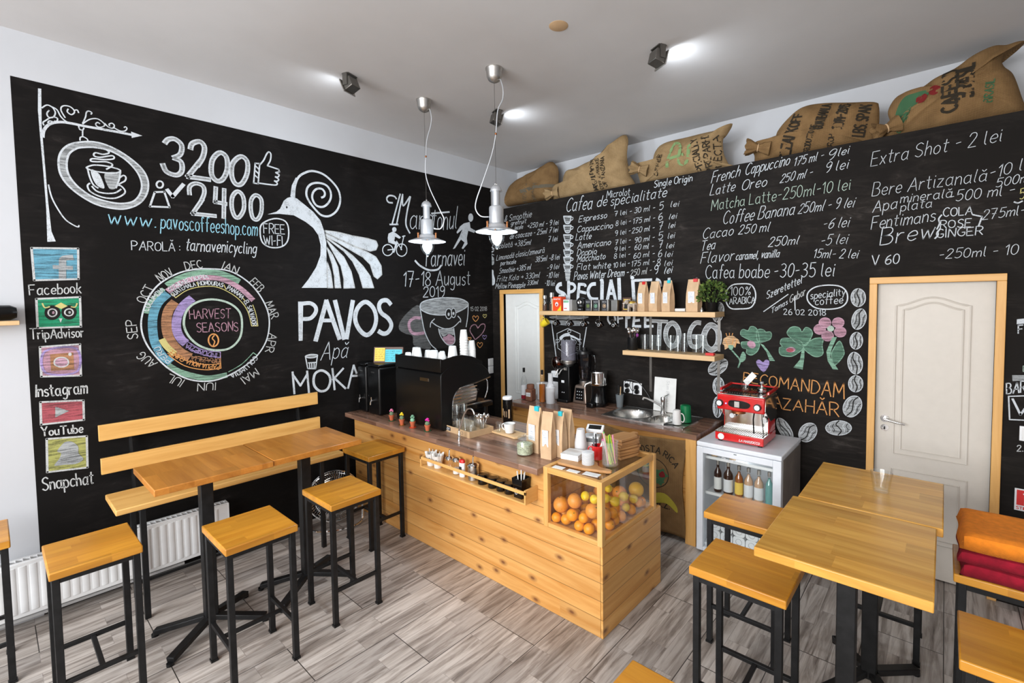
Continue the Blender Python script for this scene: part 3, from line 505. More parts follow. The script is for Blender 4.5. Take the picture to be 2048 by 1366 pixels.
('S',1,0,1,16,'-1245,3024 -1243,2913 -1157,3023'),
('S',1,0,1,17,'-1152,3024 -1201,2844 -1214,2723 -1169,2640'),
('S',0,0,1,16,'-1401,2706 -1309,2717'),
('S',0,0,1,18,'-888,2882 -648,2930'),
('T','ara',0,1,14,12,'-1171,2683 -883,2719',224,237),
('T','țonul',0,1,14,12,'-893,2709 -552,2751',237,246),
('S',2,0,1,10,'-1375,2453 -1384,2424 -1406,2403 -1435,2393 -1463,2399 -1483,2418 -1490,2445 -1482,2473 -1460,2494 -1431,2504 -1403,2499 -1382,2480 -1375,2453'),
('S',2,0,1,10,'-1211,2465 -1220,2433 -1244,2408 -1275,2397 -1306,2404 -1328,2425 -1335,2456 -1326,2488 -1303,2512 -1272,2523 -1241,2517 -1218,2496 -1211,2465'),
('F',1,0,0,0,'-1327,2663 -1331,2650 -1340,2640 -1353,2635 -1366,2638 -1374,2646 -1377,2658 -1374,2671 -1364,2681 -1352,2686 -1339,2684 -1330,2675'),
('F',0,0,0,0,'-1420,2613 -1370,2640 -1328,2622 -1278,2590 -1296,2573 -1346,2591 -1356,2546 -1314,2534 -1359,2428 -1376,2426 -1348,2509 -1423,2525 -1430,2568'),
('S',0,0,1,10,'-1243,2608 -1282,2463'),
('S',0,0,1,10,'-1330,2548 -1273,2463'),
('S',0,0,1,10,'-1433,2449 -1358,2464'),
('S',0,0,1,11,'-1261,2599 -1229,2609'),
('F',1,0,0,0,'-293,2912 -299,2887 -314,2868 -333,2859 -352,2863 -366,2879 -370,2902 -364,2927 -350,2946 -331,2955 -312,2951 -298,2935'),
('F',0,0,0,0,'-438,2827 -349,2854 -339,2787 -260,2761 -284,2733 -374,2750 -398,2663 -389,2596 -457,2531 -478,2538 -433,2609 -487,2638 -575,2531 -607,2520 -508,2669 -462,2757 -539,2699 -549,2715 -494,2787'),
('S',1,0,1,21,'-1117,2364 -1055,2312 -944,2270 -827,2280 -776,2330'),
('T','Tarnavei',0,1,16,12,'-1018,2308 -446,2341',186,204),
('T','17-18 August',0,1,14,8,'-1267,2086 -367,2119',152,170),
('T','2019',0,1,14,5,'-1027,1975 -735,1983',112,116)]),
('L','chalk_cafe_name','large white chalk block letters PAVOS',[
('F',0,0,0,0,'-2314,1943 -2271,1942 -2288,1602 -2321,1603'),
('S',1,0,1,34,'-2277,1925 -2210,1927 -2167,1893 -2168,1844 -2214,1795 -2281,1791'),
('S',0,0,1,40,'-2068,1944 -2174,1599'),
('S',0,0,1,41,'-2068,1944 -1959,1599'),
('S',0,0,1,41,'-1987,1942 -1913,1596'),
('S',0,0,1,42,'-1818,1940 -1889,1599'),
('S',0,0,1,33,'-2126,1772 -2024,1768'),
('S',2,0,1,43,'-1688,1933 -1608,1872 -1581,1767 -1614,1663 -1687,1613 -1760,1671 -1799,1770 -1771,1875 -1688,1933'),
('S',1,0,1,44,'-1412,1900 -1458,1946 -1521,1937 -1547,1888 -1524,1824 -1451,1768 -1415,1698 -1449,1632 -1506,1615 -1564,1647')]),
('L','chalk_water_note','white chalk note reading Apă with a small glass',[
('T','Apă',0,1,11,25,'-2138,1417 -1895,1415',157,164),
('S',0,0,1,10,'-2269,1463 -2253,1354 -2185,1344 -2164,1462'),
('S',2,0,1,10,'-2269,1463 -2225,1475 -2164,1464 -2187,1447 -2236,1447 -2269,1463'),
('S',0,0,1,10,'-2247,1403 -2174,1400'),
('S',0,0,1,10,'-2237,1402 -2235,1355'),
('S',0,0,1,10,'-2217,1400 -2217,1353'),
('S',0,0,1,10,'-2196,1397 -2198,1350'),
('F',1,11,0,0,'-2174,1456 -2180,1452 -2196,1450 -2218,1451 -2240,1454 -2256,1459 -2261,1465 -2255,1469 -2239,1471 -2217,1471 -2195,1467 -2179,1462')]),
('L','chalk_moka_word','white chalk capital letters MOKA above the bench',[
('S',0,0,1,17,'-2381,1338 -2372,1150'),
('S',0,0,1,17,'-2380,1318 -2320,1212'),
('S',0,0,1,18,'-2320,1212 -2260,1303'),
('S',0,0,1,18,'-2259,1331 -2250,1140'),
('S',0,0,1,19,'-2033,1326 -2019,1132'),
('S',0,0,1,19,'-1931,1316 -2032,1224'),
('S',0,0,1,19,'-2019,1239 -1915,1127'),
('S',0,0,1,19,'-1828,1334 -1890,1126'),
('S',0,0,1,19,'-1828,1334 -1802,1256'),
('S',0,0,1,19,'-1861,1236 -1798,1231'),
('S',2,0,1,22,'-2131,1322 -2071,1279 -2056,1215 -2086,1147 -2147,1136 -2196,1184 -2206,1246 -2187,1304 -2131,1322')]),
('L','chalk_smiling_mug','chalk mug with a smiling face and pink tongue',[
('F',1,13,0,0,'-1081,1891 -1200,1835 -1311,1728 -1326,1648 -1248,1597 -1167,1568 -1156,1472 -1030,1424 -935,1424 -1011,1582 -1047,1729'),
('F',1,11,1,0,'-1067,1873 -1030,1927 -868,1962 -682,1970 -504,1954 -400,1907 -422,1861 -557,1806 -734,1779 -917,1791 -1033,1831'),
('F',0,8,1,0,'-1055,1801 -1036,1728 -1003,1594 -933,1464 -868,1410 -534,1410 -436,1612 -401,1861 -557,1799 -735,1773 -917,1785'),
('S',2,0,2,12,'-1067,1873 -1030,1927 -868,1962 -682,1970 -504,1954 -400,1907 -422,1861 -557,1806 -734,1779 -917,1791 -1033,1831 -1067,1873'),
('S',1,0,2,11,'-1064,1849 -1043,1729 -1010,1594 -941,1467 -868,1403'),
('S',1,0,2,12,'-395,1894 -407,1756 -436,1626'),
('F',1,8,2,0,'-642,1789 -649,1760 -666,1739 -688,1732 -710,1741 -726,1763 -731,1792 -724,1820 -708,1841 -685,1848 -663,1840 -647,1818'),
('F',1,8,2,0,'-585,1796 -590,1770 -603,1750 -619,1744 -635,1751 -646,1771 -650,1798 -645,1825 -633,1844 -616,1851 -600,1843 -589,1823'),
('S',2,0,3,10,'-642,1789 -649,1760 -666,1739 -688,1732 -710,1741 -726,1763 -731,1792 -724,1820 -708,1841 -685,1848 -663,1840 -647,1818 -642,1789'),
('S',2,0,3,10,'-585,1796 -590,1770 -603,1750 -619,1744 -635,1751 -646,1771 -650,1798 -645,1825 -633,1844 -616,1851 -600,1843 -589,1823 -585,1796'),
('F',1,0,3,0,'-673,1784 -675,1774 -680,1767 -687,1765 -695,1768 -700,1775 -701,1784 -699,1794 -694,1801 -686,1803 -679,1800 -674,1793'),
('F',1,0,3,0,'-605,1791 -607,1782 -612,1775 -618,1773 -625,1776 -629,1782 -631,1791 -629,1800 -624,1807 -617,1809 -611,1806 -606,1800'),
('S',1,0,3,11,'-919,1705 -846,1659 -739,1622 -627,1635 -527,1701'),
('S',1,0,3,11,'-943,1649 -931,1700 -881,1741'),
('S',1,0,3,12,'-558,1761 -518,1721 -519,1684'),
('S',1,0,3,11,'-831,1631 -817,1570 -773,1498 -712,1443 -648,1438 -606,1480 -619,1625'),
('F',1,2,2,0,'-772,1530 -725,1539 -693,1562 -645,1540 -601,1505 -607,1467 -664,1439 -727,1451 -766,1492'),
('F',1,11,2,0,'-824,1620 -627,1620 -621,1545 -693,1565 -764,1535 -799,1569'),
('S',1,2,2,33,'-1061,1753 -1134,1760 -1197,1727 -1209,1677 -1186,1617 -1125,1589 -1018,1595')]),
('L','chalk_hearts','small coloured chalk hearts beside the smiling mug',[
('S',1,14,1,12,'-253,1603 -288,1647 -349,1637 -377,1583 -343,1528 -297,1468'),
('S',1,14,1,12,'-253,1603 -198,1647 -143,1645 -140,1597 -191,1531 -292,1471'),
('S',1,4,1,9,'-285,1732 -308,1754 -331,1741 -320,1713 -287,1684'),
('S',1,4,1,9,'-285,1732 -262,1752 -239,1738 -251,1710 -287,1684'),
('S',1,5,1,8,'-137,1753 -151,1767 -166,1758 -159,1741 -137,1722'),
('S',1,5,1,8,'-137,1753 -121,1766 -107,1756 -115,1739 -137,1722'),
('S',1,6,1,8,'-146,1497 -162,1513 -179,1505 -171,1484 -147,1463'),
('S',1,6,1,8,'-146,1497 -129,1511 -113,1500 -122,1481 -147,1463'),
('S',1,4,1,8,'-225,1411 -246,1432 -268,1421 -258,1394 -226,1365'),
('S',1,4,1,8,'-225,1411 -203,1429 -181,1414 -193,1389 -226,1365'),
('S',1,4,1,8,'-388,1492 -400,1505 -414,1498 -407,1481 -389,1464'),
('S',1,4,1,8,'-388,1492 -375,1503 -362,1494 -369,1479 -389,1464'),
('T','15 02 2018',12,1,8,0,'-363,1813 -102,1809',48,49)]),
('L','chalk_harvest_wheel','round chalk calendar of harvest seasons in coloured bands',[
('S',2,0,2,10,'-2959,2197 -2820,2185 -2701,2110 -2615,2001 -2559,1868 -2551,1744 -2582,1612 -2661,1496 -2780,1409 -2902,1355 -3008,1345 -3123,1380 -3223,1461 -3297,1559 -3349,1661 -3371,1767 -3360,1870 -3322,1983 -3256,2080 -3152,2154 -3061,2185 -2959,2197'),
('S',1,3,1,42,'-3217,2065 -3154,2113 -3070,2151 -2960,2172 -2855,2157 -2754,2104'),
('S',1,3,1,41,'-3236,1495 -3166,1436 -3061,1386 -2983,1366 -2867,1375'),
('S',1,3,1,26,'-3340,1870 -3310,1952 -3236,2043'),
('S',1,3,1,6,'-2678,1533 -2761,1451 -2858,1398'),
('S',0,3,1,6,'-2678,1533 -2647,1505'),
('S',1,2,2,38,'-3215,2025 -3140,2082 -3048,2121 -2954,2130 -2856,2114 -2748,2048 -2662,1956'),
('S',1,5,2,6,'-3170,1978 -3097,2035 -3004,2062 -2916,2061 -2835,2023 -2760,1960 -2706,1869 -2682,1750'),
('S',0,5,2,6,'-2682,1750 -2636,1748'),
('S',1,5,2,6,'-2668,1921 -2646,1840 -2636,1748'),
('S',0,5,2,5,'-3187,2005 -3169,1978'),
('S',0,5,2,6,'-3038,2093 -3026,2061'),
('S',0,5,2,6,'-2862,2078 -2851,2044'),
('S',0,5,2,6,'-2737,1976 -2721,1951'),
('S',1,7,1,52,'-3212,2009 -3268,1947 -3301,1860 -3309,1755 -3299,1657 -3262,1565 -3214,1510'),
('S',1,10,1,59,'-3171,1949 -3214,1889 -3231,1786 -3215,1677 -3160,1587 -3098,1539'),
('S',1,5,2,39,'-3261,1685 -3238,1634 -3190,1571'),
('S',1,4,2,6,'-3218,1587 -3132,1520 -3011,1474 -2910,1468'),
('S',1,4,2,6,'-3226,1566 -3134,1478 -3012,1434 -2907,1433'),
('S',0,4,2,6,'-2907,1433 -2908,1501'),
('S',1,10,2,6,'-3101,1549 -3009,1507 -2905,1486'),
('S',0,10,2,6,'-2906,1559 -2907,1482'),
('S',1,6,1,56,'-3069,1976 -3128,1918 -3165,1837 -3172,1747 -3149,1677 -3120,1643'),
('S',1,6,2,6,'-3112,1656 -3022,1588 -2906,1559'),
('S',1,6,2,6,'-3121,1620 -3024,1551 -2908,1516'),
('S',0,6,2,6,'-2906,1559 -2908,1516'),
('S',2,15,2,15,'-2932,1965 -2829,1933 -2763,1863 -2750,1764 -2771,1656 -2843,1583 -2943,1577 -3037,1618 -3103,1697 -3128,1790 -3103,1890 -3032,1949 -2932,1965'),
('C','KENIA|ETIOPIA',0,2,7,30,'-3194,2026 -3095,2090 -3033,2112 -2962,2125'),
('C','GUATEMALA',0,2,6,29,'-3181,1987 -3112,2042 -3043,2067'),
('C','HONDURAS',0,2,7,30,'-3026,2070 -2956,2076 -2871,2060'),
('C','PANAMA',0,2,7,33,'-2846,2044 -2792,2011 -2746,1966'),
('C','EL SALVADOR',0,2,7,32,'-2730,1946 -2701,1881 -2674,1750'),
('C','COLUMBIA',0,2,6,30,'-3329,1883 -3296,1956 -3229,2034'),
('C','PERU',0,2,6,32,'-3210,1528 -3248,1572 -3277,1633'),
('C','INDONEZIA',6,2,7,34,'-2927,1549 -3022,1584 -3113,1642'),
('C','BRAZILIA',10,2,7,32,'-2912,1506 -3009,1526 -3089,1552'),
('C','PAPUA NOUA GUINEE',4,2,6,33,'-2914,1458 -3011,1479 -3117,1527 -3210,1605'),
('C','COLUMBIA',0,2,7,36,'-2670,1507 -2753,1425 -2850,1378'),
('C','SEP',12,2,7,54,'-3391,1698 -3399,1828'),
('C','OCT',12,2,7,54,'-3344,1939 -3288,2049'),
('C','NOV',12,2,7,57,'-3252,2093 -3171,2144'),
('C','DEC',12,2,7,57,'-3099,2183 -2995,2204'),
('C','IAN',12,2,8,60,'-2874,2202 -2774,2162'),
('C','FEB',12,2,8,63,'-2689,2096 -2619,2021'),
('C','MAR',12,2,8,65,'-2580,1930 -2533,1800'),
('C','APR',12,2,8,63,'-2552,1682 -2590,1535'),
('C','MAI',12,2,8,62,'-2669,1405 -2778,1339'),
('C','IUN',12,2,7,57,'-2944,1327 -3059,1337'),
('C','IUL',12,2,7,56,'-3138,1373 -3224,1430'),
('C','AUG',12,2,7,54,'-3292,1519 -3368,1605'),
('T','HARVEST',14,1,9,0,'-3090,1824 -2827,1820',66,70),
('T','SEASONS',14,1,9,0,'-3051,1722 -2778,1714',69,73),
('S',2,4,2,10,'-2915,1651 -2920,1628 -2933,1611 -2950,1606 -2965,1614 -2976,1632 -2980,1656 -2975,1679 -2962,1696 -2946,1701 -2930,1694 -2919,1676 -2915,1651'),
('S',1,4,1,8,'-2940,1691 -2955,1668 -2940,1643 -2951,1611')]),
('L','chalk_media_icons','column of five coloured chalk network icons with their names',[
('F',0,7,0,0,'-3870,2285 -3665,2297 -3671,2101 -3867,2088'),
('S',0,12,1,11,'-3870,2285 -3665,2297 -3671,2101 -3867,2088 -3870,2285'),
('S',1,11,2,33,'-3689,2238 -3733,2229 -3740,2189 -3744,2099'),
('S',0,11,2,24,'-3777,2173 -3701,2171'),
('T','Facebook',12,1,9,0,'-3890,1997 -3663,2012',63,67),
('F',0,19,0,0,'-3863,1974 -3669,1985 -3673,1794 -3865,1795'),
('S',0,12,1,11,'-3863,1974 -3669,1985 -3673,1794 -3865,1795 -3863,1974'),
('F',1,8,2,0,'-3762,1887 -3768,1864 -3782,1848 -3800,1842 -3817,1849 -3829,1866 -3832,1888 -3827,1911 -3813,1927 -3796,1933 -3778,1926 -3766,1909'),
('F',1,8,2,0,'-3689,1887 -3695,1864 -3708,1847 -3726,1842 -3743,1849 -3754,1866 -3758,1889 -3753,1912 -3739,1928 -3722,1934 -3705,1928 -3693,1910'),
('S',2,12,3,7,'-3779,1887 -3782,1875 -3789,1867 -3799,1864 -3808,1867 -3814,1876 -3816,1888 -3813,1900 -3806,1908 -3797,1911 -3788,1908 -3781,1899 -3779,1887'),
('S',2,12,3,7,'-3705,1887 -3708,1876 -3715,1869 -3725,1866 -3734,1869 -3741,1877 -3743,1888 -3740,1899 -3732,1907 -3723,1910 -3713,1907 -3707,1898 -3705,1887'),
('F',1,2,3,0,'-3788,1887 -3789,1883 -3791,1880 -3794,1879 -3797,1880 -3799,1883 -3799,1888 -3798,1892 -3796,1895 -3793,1896 -3790,1895 -3788,1891'),
('F',1,11,3,0,'-3715,1888 -3716,1883 -3718,1880 -3722,1879 -3725,1881 -3727,1884 -3727,1888 -3726,1892 -3724,1895 -3721,1896 -3718,1895 -3716,1892'),
('F',0,5,2,0,'-3787,1929 -3757,1951 -3728,1928 -3757,1910'),
('S',1,5,2,7,'-3839,1948 -3829,1920 -3807,1926'),
('S',1,5,2,7,'-3684,1946 -3694,1921 -3714,1924'),
('F',0,12,3,0,'-3771,1851 -3755,1850 -3764,1823'),
('T','TripAdvisor',12,1,9,0,'-3898,1729 -3662,1725',61,65),
('F',0,14,0,0,'-3860,1677 -3682,1681 -3686,1477 -3862,1493'),
('S',0,12,1,11,'-3860,1677 -3682,1681 -3686,1477 -3862,1493 -3860,1677'),
('S',2,6,2,12,'-3841,1648 -3700,1654 -3702,1506 -3842,1514 -3841,1648'),
('F',0,10,1,0,'-3819,1628 -3715,1631 -3715,1520 -3819,1523'),
('F',1,2,2,0,'-3739,1570 -3744,1554 -3756,1544 -3773,1542 -3788,1548 -3800,1560 -3803,1576 -3798,1592 -3786,1602 -3770,1604 -3754,1599 -3743,1586'),
('S',2,12,3,7,'-3739,1570 -3744,1554 -3756,1544 -3773,1542 -3788,1548 -3800,1560 -3803,1576 -3798,1592 -3786,1602 -3770,1604 -3754,1599 -3743,1586 -3739,1570'),
('F',1,12,3,0,'-3723,1619 -3724,1614 -3727,1610 -3731,1609 -3735,1611 -3738,1615 -3738,1621 -3737,1626 -3734,1630 -3730,1631 -3726,1629 -3724,1625'),
('T','Instagram',12,1,11,0,'-3891,1370 -3661,1357',74,82),
('F',0,9,0,0,'-3873,1335 -3681,1314 -3684,1186 -3876,1195'),
('S',0,12,1,11,'-3873,1335 -3681,1314 -3684,1186 -3876,1195 -3873,1335'),
('F',0,11,2,0,'-3810,1296 -3750,1257 -3813,1228'),
('T','YouTube',12,1,11,0,'-3875,1123 -3692,1106',54,56),
('F',0,16,0,0,'-3856,1100 -3675,1077 -3680,870 -3862,891'),
('S',0,12,1,11,'-3856,1100 -3675,1077 -3680,870 -3862,891 -3856,1100'),
('F',1,11,2,0,'-3795,1043 -3773,1063 -3743,1055 -3718,1018 -3718,974 -3697,931 -3732,909 -3784,917 -3830,924 -3807,961 -3797,995 -3814,1011'),
('T','Snapchat',12,1,11,0,'-3888,780 -3657,755',79,82)]),
('B','chalk_juice_menu','white chalk list of smoothies and soft drinks above the small door',[
('T','& Smoothie',0,1,7,30,'228,2869 657,2874',75,72),
('T','grefruit',0,1,7,30,'334,2813 574,2817',53,52),
('T','locale',0,1,7,30,'394,2757 523,2759',48,48),
('T','>250 ml - 9 lei',0,1,7,30,'590,2754 1045,2746',57,54),
('T','de coacaze - 25ml 7 lei',0,1,7,30,'313,2658 1036,2670',62,57),
('T','Ciocolată >385ml',0,1,7,30,'8,2561 644,2563',65,60),
('T','7 lei',0,1,7,30,'898,2568 1028,2574',58,57),
('T','Limonadă clasic/zmeură',0,1,7,30,'80,2419 843,2460',66,60),
('T','portocale',0,1,8,30,'153,2356 404,2363',53,52),
('T','385ml -8 lei',0,1,7,30,'706,2361 1055,2371',60,57),
('T','Smoothie >385 ml',0,1,7,30,'123,2258 639,2283',66,62),
('T','-9 lei',0,1,7,30,'879,2259 1046,2271',58,57),
('T','Fritz Kola > 330ml',0,1,7,30,'84,2160 767,2185',69,63),
('T','-10 lei',0,1,7,30,'869,2173 1037,2178',61,59),
('T','Mellow Pineapple',0,1,8,30,'54,2077 544,2082',67,62),
('T','330ml',0,1,7,30,'578,2106 742,2111',52,51),
('T','-10 lei',0,1,7,30,'845,2090 983,2086',61,59),
('S',2,0,1,7,'40,2552 36,2538 24,2529 7,2526 -9,2531 -20,2543 -24,2557 -20,2571 -7,2581 9,2584 25,2578 36,2567 40,2552'),
('S',0,0,1,6,'-11,2563 1,2562'),
('S',0,0,1,6,'16,2561 27,2560'),
('S',1,0,1,7,'-7,2543 8,2531 23,2543'),
('S',1,0,1,7,'-22,2491 7,2502 44,2487'),
('S',0,0,1,7,'6,2489 10,2456'),
('F',1,11,0,0,'-17,2465 34,2461 42,2395 23,2370 -15,2372 -28,2406'),
('F',1,0,0,0,'-9,2306 25,2304 31,2252 52,2185 36,2126 -25,2128 -39,2188 -18,2254')]),
('B','chalk_coffee_menu','white chalk coffee price list with a column of small cups',[
('T','Microlot',0,1,8,15,'1662,2940 1923,2928',68,66),
('T','Single Origin',0,1,9,15,'2177,2958 2542,2955',64,61),
('T','Cafea',0,1,12,30,'1149,2865 1480,2858',142,137),
('T','de',0,1,11,30,'1546,2866 1661,2865',102,100),
('T','specialitate',0,1,10,25,'1707,2855 2299,2858',100,92),
('T','Espresso',0,1,9,30,'1317,2741 1660,2744',64,61),
('T','7 lei -',0,1,7,10,'1754,2748 1945,2751',48,47),
('T','30 ml -',0,1,7,20,'1969,2750 2187,2750',52,49),
('T','5',0,1,8,10,'2230,2744 2270,2749',67,66),
('T','lei',0,1,7,30,'2341,2756 2418,2755',50,49),
('T','Cappuccino',0,1,9,30,'1295,2637 1729,2635',65,61),
('T','8 lei -',0,1,7,10,'1766,2650 1936,2660',48,47),
('T','175 ml -',0,1,7,20,'1957,2649 2187,2655',50,49),
('T','6',0,1,8,10,'2223,2653 2263,2656',67,67),
('T','lei',0,1,7,30,'2326,2648 2398,2652',50,50),
('T','Latte',0,1,9,30,'1277,2555 1471,2553',65,62),
('T','9 lei -',0,1,7,10,'1759,2554 1933,2568',48,47),
('T','250 ml -',0,1,7,20,'1945,2560 2182,2567',50,50),
('T','7',0,1,8,10,'2225,2562 2263,2568',67,67),
('T','lei',0,1,7,30,'2321,2568 2383,2573',50,50),
('T','Americano',0,1,9,30,'1300,2466 1703,2472',65,62),
('T','7 lei -',0,1,7,10,'1759,2465 1933,2479',48,47),
('T','90 ml -',0,1,7,20,'1974,2466 2182,2479',50,49),
('T','5',0,1,8,10,'2220,2476 2263,2482',67,67),
('T','lei',0,1,7,30,'2315,2475 2378,2479',50,50),
('T','Doppio',0,1,9,30,'1292,2390 1536,2395',65,64),
('T','9 lei -',0,1,7,10,'1752,2398 1927,2411',48,47),
('T','60 ml -',0,1,7,20,'1973,2400 2171,2399',52,50),
('T','7',0,1,8,10,'2227,2396 2264,2401',67,67),
('T','lei',0,1,7,30,'2300,2388 2373,2394',50,50),
('T','Macchiato',0,1,9,30,'1292,2326 1639,2337',66,62),
('T','8 lei -',0,1,7,10,'1746,2330 1927,2342',48,47),
('T','60 ml -',0,1,7,20,'1962,2319 2182,2328',52,49),
('T','6',0,1,8,10,'2220,2312 2257,2317',67,67),
('T','lei',0,1,7,30,'2287,2309 2357,2314',51,51),
('T','Flat white',0,1,9,30,'1288,2241 1701,2242',65,62),
('T','10 lei -',0,1,7,10,'1739,2242 1920,2255',49,47),
('T','175 ml -',0,1,7,20,'1938,2242 2182,2254',52,50),
('T','8',0,1,8,10,'2206,2227 2241,2233',67,67),
('T','lei',0,1,7,30,'2281,2229 2357,2234',51,50),
('T','Pavos Winter Dream -',0,1,10,25,'1251,2139 1902,2155',85,79),
('T','250 ml -',12,1,7,20,'1926,2150 2149,2170',62,59),
('T','9',0,1,9,10,'2182,2159 2221,2165',76,74),
('T','lei',0,1,10,30,'2279,2157 2354,2165',64,63),
('F',0,11,0,0,'1121,2827 1223,2814 1217,2778 1198,2743 1150,2748 1129,2788'),
('S',0,0,1,8,'1121,2827 1223,2814'),
('S',1,0,1,8,'1121,2827 1129,2788 1150,2748 1198,2743 1217,2778 1223,2814'),
('S',1,0,1,8,'1223,2803 1246,2797 1240,2775 1214,2771'),
('S',0,8,2,9,'1142,2800 1205,2792'),
('S',0,8,2,9,'1147,2782 1202,2776'),
('F',0,11,0,0,'1119,2730 1222,2719 1216,2682 1197,2646 1149,2651 1128,2691'),
('S',0,0,1,8,'1119,2730 1222,2719'),
('S',1,0,1,8,'1119,2730 1128,2691 1149,2651 1197,2646 1216,2682 1222,2719'),
('S',1,0,1,8,'1222,2707 1245,2701 1239,2679 1212,2675'),
('S',0,8,2,9,'1140,2703 1204,2696'),
('S',0,8,2,9,'1146,2685 1201,2680'),
('F',0,11,0,0,'1118,2630 1221,2620 1214,2584 1196,2548 1148,2552 1127,2592'),
('S',0,0,1,8,'1118,2630 1221,2620'),
('S',1,0,1,8,'1118,2630 1127,2592 1148,2552 1196,2548 1214,2584 1221,2620'),
('S',1,0,1,8,'1221,2609 1244,2603 1238,2581 1211,2576'),
('S',0,8,2,9,'1139,2604 1203,2598'),
('S',0,8,2,9,'1145,2586 1199,2581'),
('F',0,11,0,0,'1117,2547 1220,2538 1214,2504 1195,2472 1147,2475 1126,2512'),
('S',0,0,1,8,'1117,2547 1220,2538'),
('S',1,0,1,8,'1117,2547 1126,2512 1147,2475 1195,2472 1214,2504 1220,2538'),
('S',1,0,1,8,'1220,2528 1244,2522 1237,2502 1211,2498'),
('S',0,8,2,9,'1138,2523 1202,2517'),
('S',0,8,2,9,'1144,2507 1199,2502'),
('F',0,11,0,0,'1116,2469 1219,2461 1213,2427 1194,2394 1146,2398 1125,2434'),
('S',0,0,1,8,'1116,2469 1219,2461'),
('S',1,0,1,8,'1116,2469 1125,2434 1146,2398 1194,2394 1213,2427 1219,2461'),
('S',1,0,1,8,'1219,2451 1243,2445 1237,2425 1210,2421'),
('S',0,8,2,9,'1137,2445 1201,2440'),
('S',0,8,2,9,'1143,2429 1198,2425'),
('F',0,11,0,0,'1115,2392 1218,2385 1212,2351 1194,2318 1145,2321 1124,2357'),
('S',0,0,1,8,'1115,2392 1218,2385'),
('S',1,0,1,8,'1115,2392 1124,2357 1145,2321 1194,2318 1212,2351 1218,2385'),
('S',1,0,1,8,'1218,2374 1242,2369 1236,2349 1209,2344'),
('S',0,8,2,9,'1136,2368 1200,2364'),
('S',0,8,2,9,'1142,2352 1197,2349'),
('F',0,11,0,0,'1114,2313 1217,2307 1211,2274 1193,2240 1144,2243 1123,2278'),
('S',0,0,1,8,'1114,2313 1217,2307'),
('S',1,0,1,8,'1114,2313 1123,2278 1144,2243 1193,2240 1211,2274 1217,2307'),
('S',1,0,1,8,'1217,2297 1241,2292 1235,2272 1208,2267'),
('S',0,8,2,9,'1136,2290 1199,2286'),
('S',0,8,2,9,'1141,2274 1196,2271'),
('F',0,11,0,0,'1131,2238 1209,2234 1193,2131 1144,2133'),
('S',0,12,2,9,'1127,2238 1213,2234'),
('S',0,12,2,9,'1141,2203 1203,2200'),
('S',0,12,2,9,'1142,2168 1198,2166')]),
('B','chalk_drinks_menu','white chalk list of lattes, cacao and teas with prices',[
('T','French',0,1,8,28,'2712,2908 2941,2926',92,88),
('T','Cappuccino',0,1,8,28,'2986,2927 3312,2948',88,81),
('T','175 ml -',0,1,7,28,'3346,2932 3542,2945',65,61),
('T','9',0,1,7,28,'3567,2926 3614,2933',79,79),
('T','lei',0,1,7,28,'3635,2948 3700,2953',56,56),
('T','Latte',0,1,8,28,'2701,2807 2902,2813',86,84),
('T','Oreo',0,1,8,28,'2961,2808 3149,2814',84,82),
('T','250 ml -',0,1,7,28,'3250,2818 3469,2833',66,65),
('T','9 lei',0,1,7,28,'3554,2841 3697,2851',73,69),
('T','Coffee Banana',0,1,8,28,'2810,2549 3351,2565',104,94),
('T','250ml - 9 lei',0,1,7,28,'3379,2566 3736,2570',76,74),
('T','Cacao',0,1,8,28,'2636,2442 2892,2452',88,86),
('T','250 ml',0,1,8,28,'2938,2454 3173,2454',73,71),
('T','-6 lei',0,1,7,28,'3549,2432 3708,2434',76,74),
('T','Tea',0,1,8,28,'2622,2341 2743,2349',82,81),
('T','250ml',0,1,8,28,'3169,2333 3382,2336',71,68),
('T','-5 lei',0,1,7,28,'3533,2313 3700,2313',76,74),
('T','Flavor',0,1,8,28,'2622,2234 2900,2242',94,90),
('T','caramel, vanilla',0,1,8,28,'2920,2243 3250,2245',67,62),
('T','15ml- 2 lei',0,1,7,28,'3488,2224 3766,2203',65,61),
('T','Matcha Latte-250ml-10 lei',15,1,7,12,'2713,2677 3714,2697',93,80),
('T','Cafea boabe -30-35 lei',0,1,9,10,'2666,2099 3623,2079',115,99)]),
('B','chalk_cold_drinks_menu','white chalk list of beers, waters and sodas above the white door',[
('T','Extra Shot - 2 lei',0,1,6,15,'3835,2839 4489,2864',96,82),
('T','Bere Artizanală',0,1,6,15,'3846,2628 4429,2637',90,80),
('T','-10 lei',0,1,6,15,'4444,2646 4642,2683',72,72),
('T','500ml',0,1,6,15,'4472,2590 4631,2602',54,52),
('T','Apa',0,1,7,15,'3852,2514 3985,2528',79,76),
('T','minerală',0,1,6,15,'4006,2560 4270,2560',63,59),
('T','plata',0,1,6,15,'4008,2503 4170,2511',63,61),
('T','-500 ml -',0,1,6,15,'4255,2531 4554,2535',67,63),
('T','Fentimans',0,1,7,15,'3845,2401 4189,2416',86,81),
('T','275ml-',0,1,6,15,'4416,2397 4602,2408',59,57),
('T','-250ml - 10 lei',0,1,6,15,'4214,2167 4676,2175',63,57),
('T','COLA',0,1,8,5,'4229,2440 4370,2439',54,51),
('T','ROSE',0,1,8,5,'4218,2368 4364,2361',50,49),
('T','GINGER',0,1,8,5,'4199,2306 4420,2308',54,51),
('T','V 60',0,1,9,5,'3854,2147 4005,2150',68,64),
('T','Brew',0,1,9,15,'3898,2285 4182,2312',111,108),
('S',1,0,1,8,'4224,2454 4209,2429 4213,2397 4200,2361'),
('S',1,0,1,9,'4218,2365 4206,2345 4207,2324 4191,2301'),
('S',0,0,1,8,'4374,2435 4416,2418 4401,2359'),
('S',1,0,1,8,'4555,2490 4573,2480 4593,2490'),
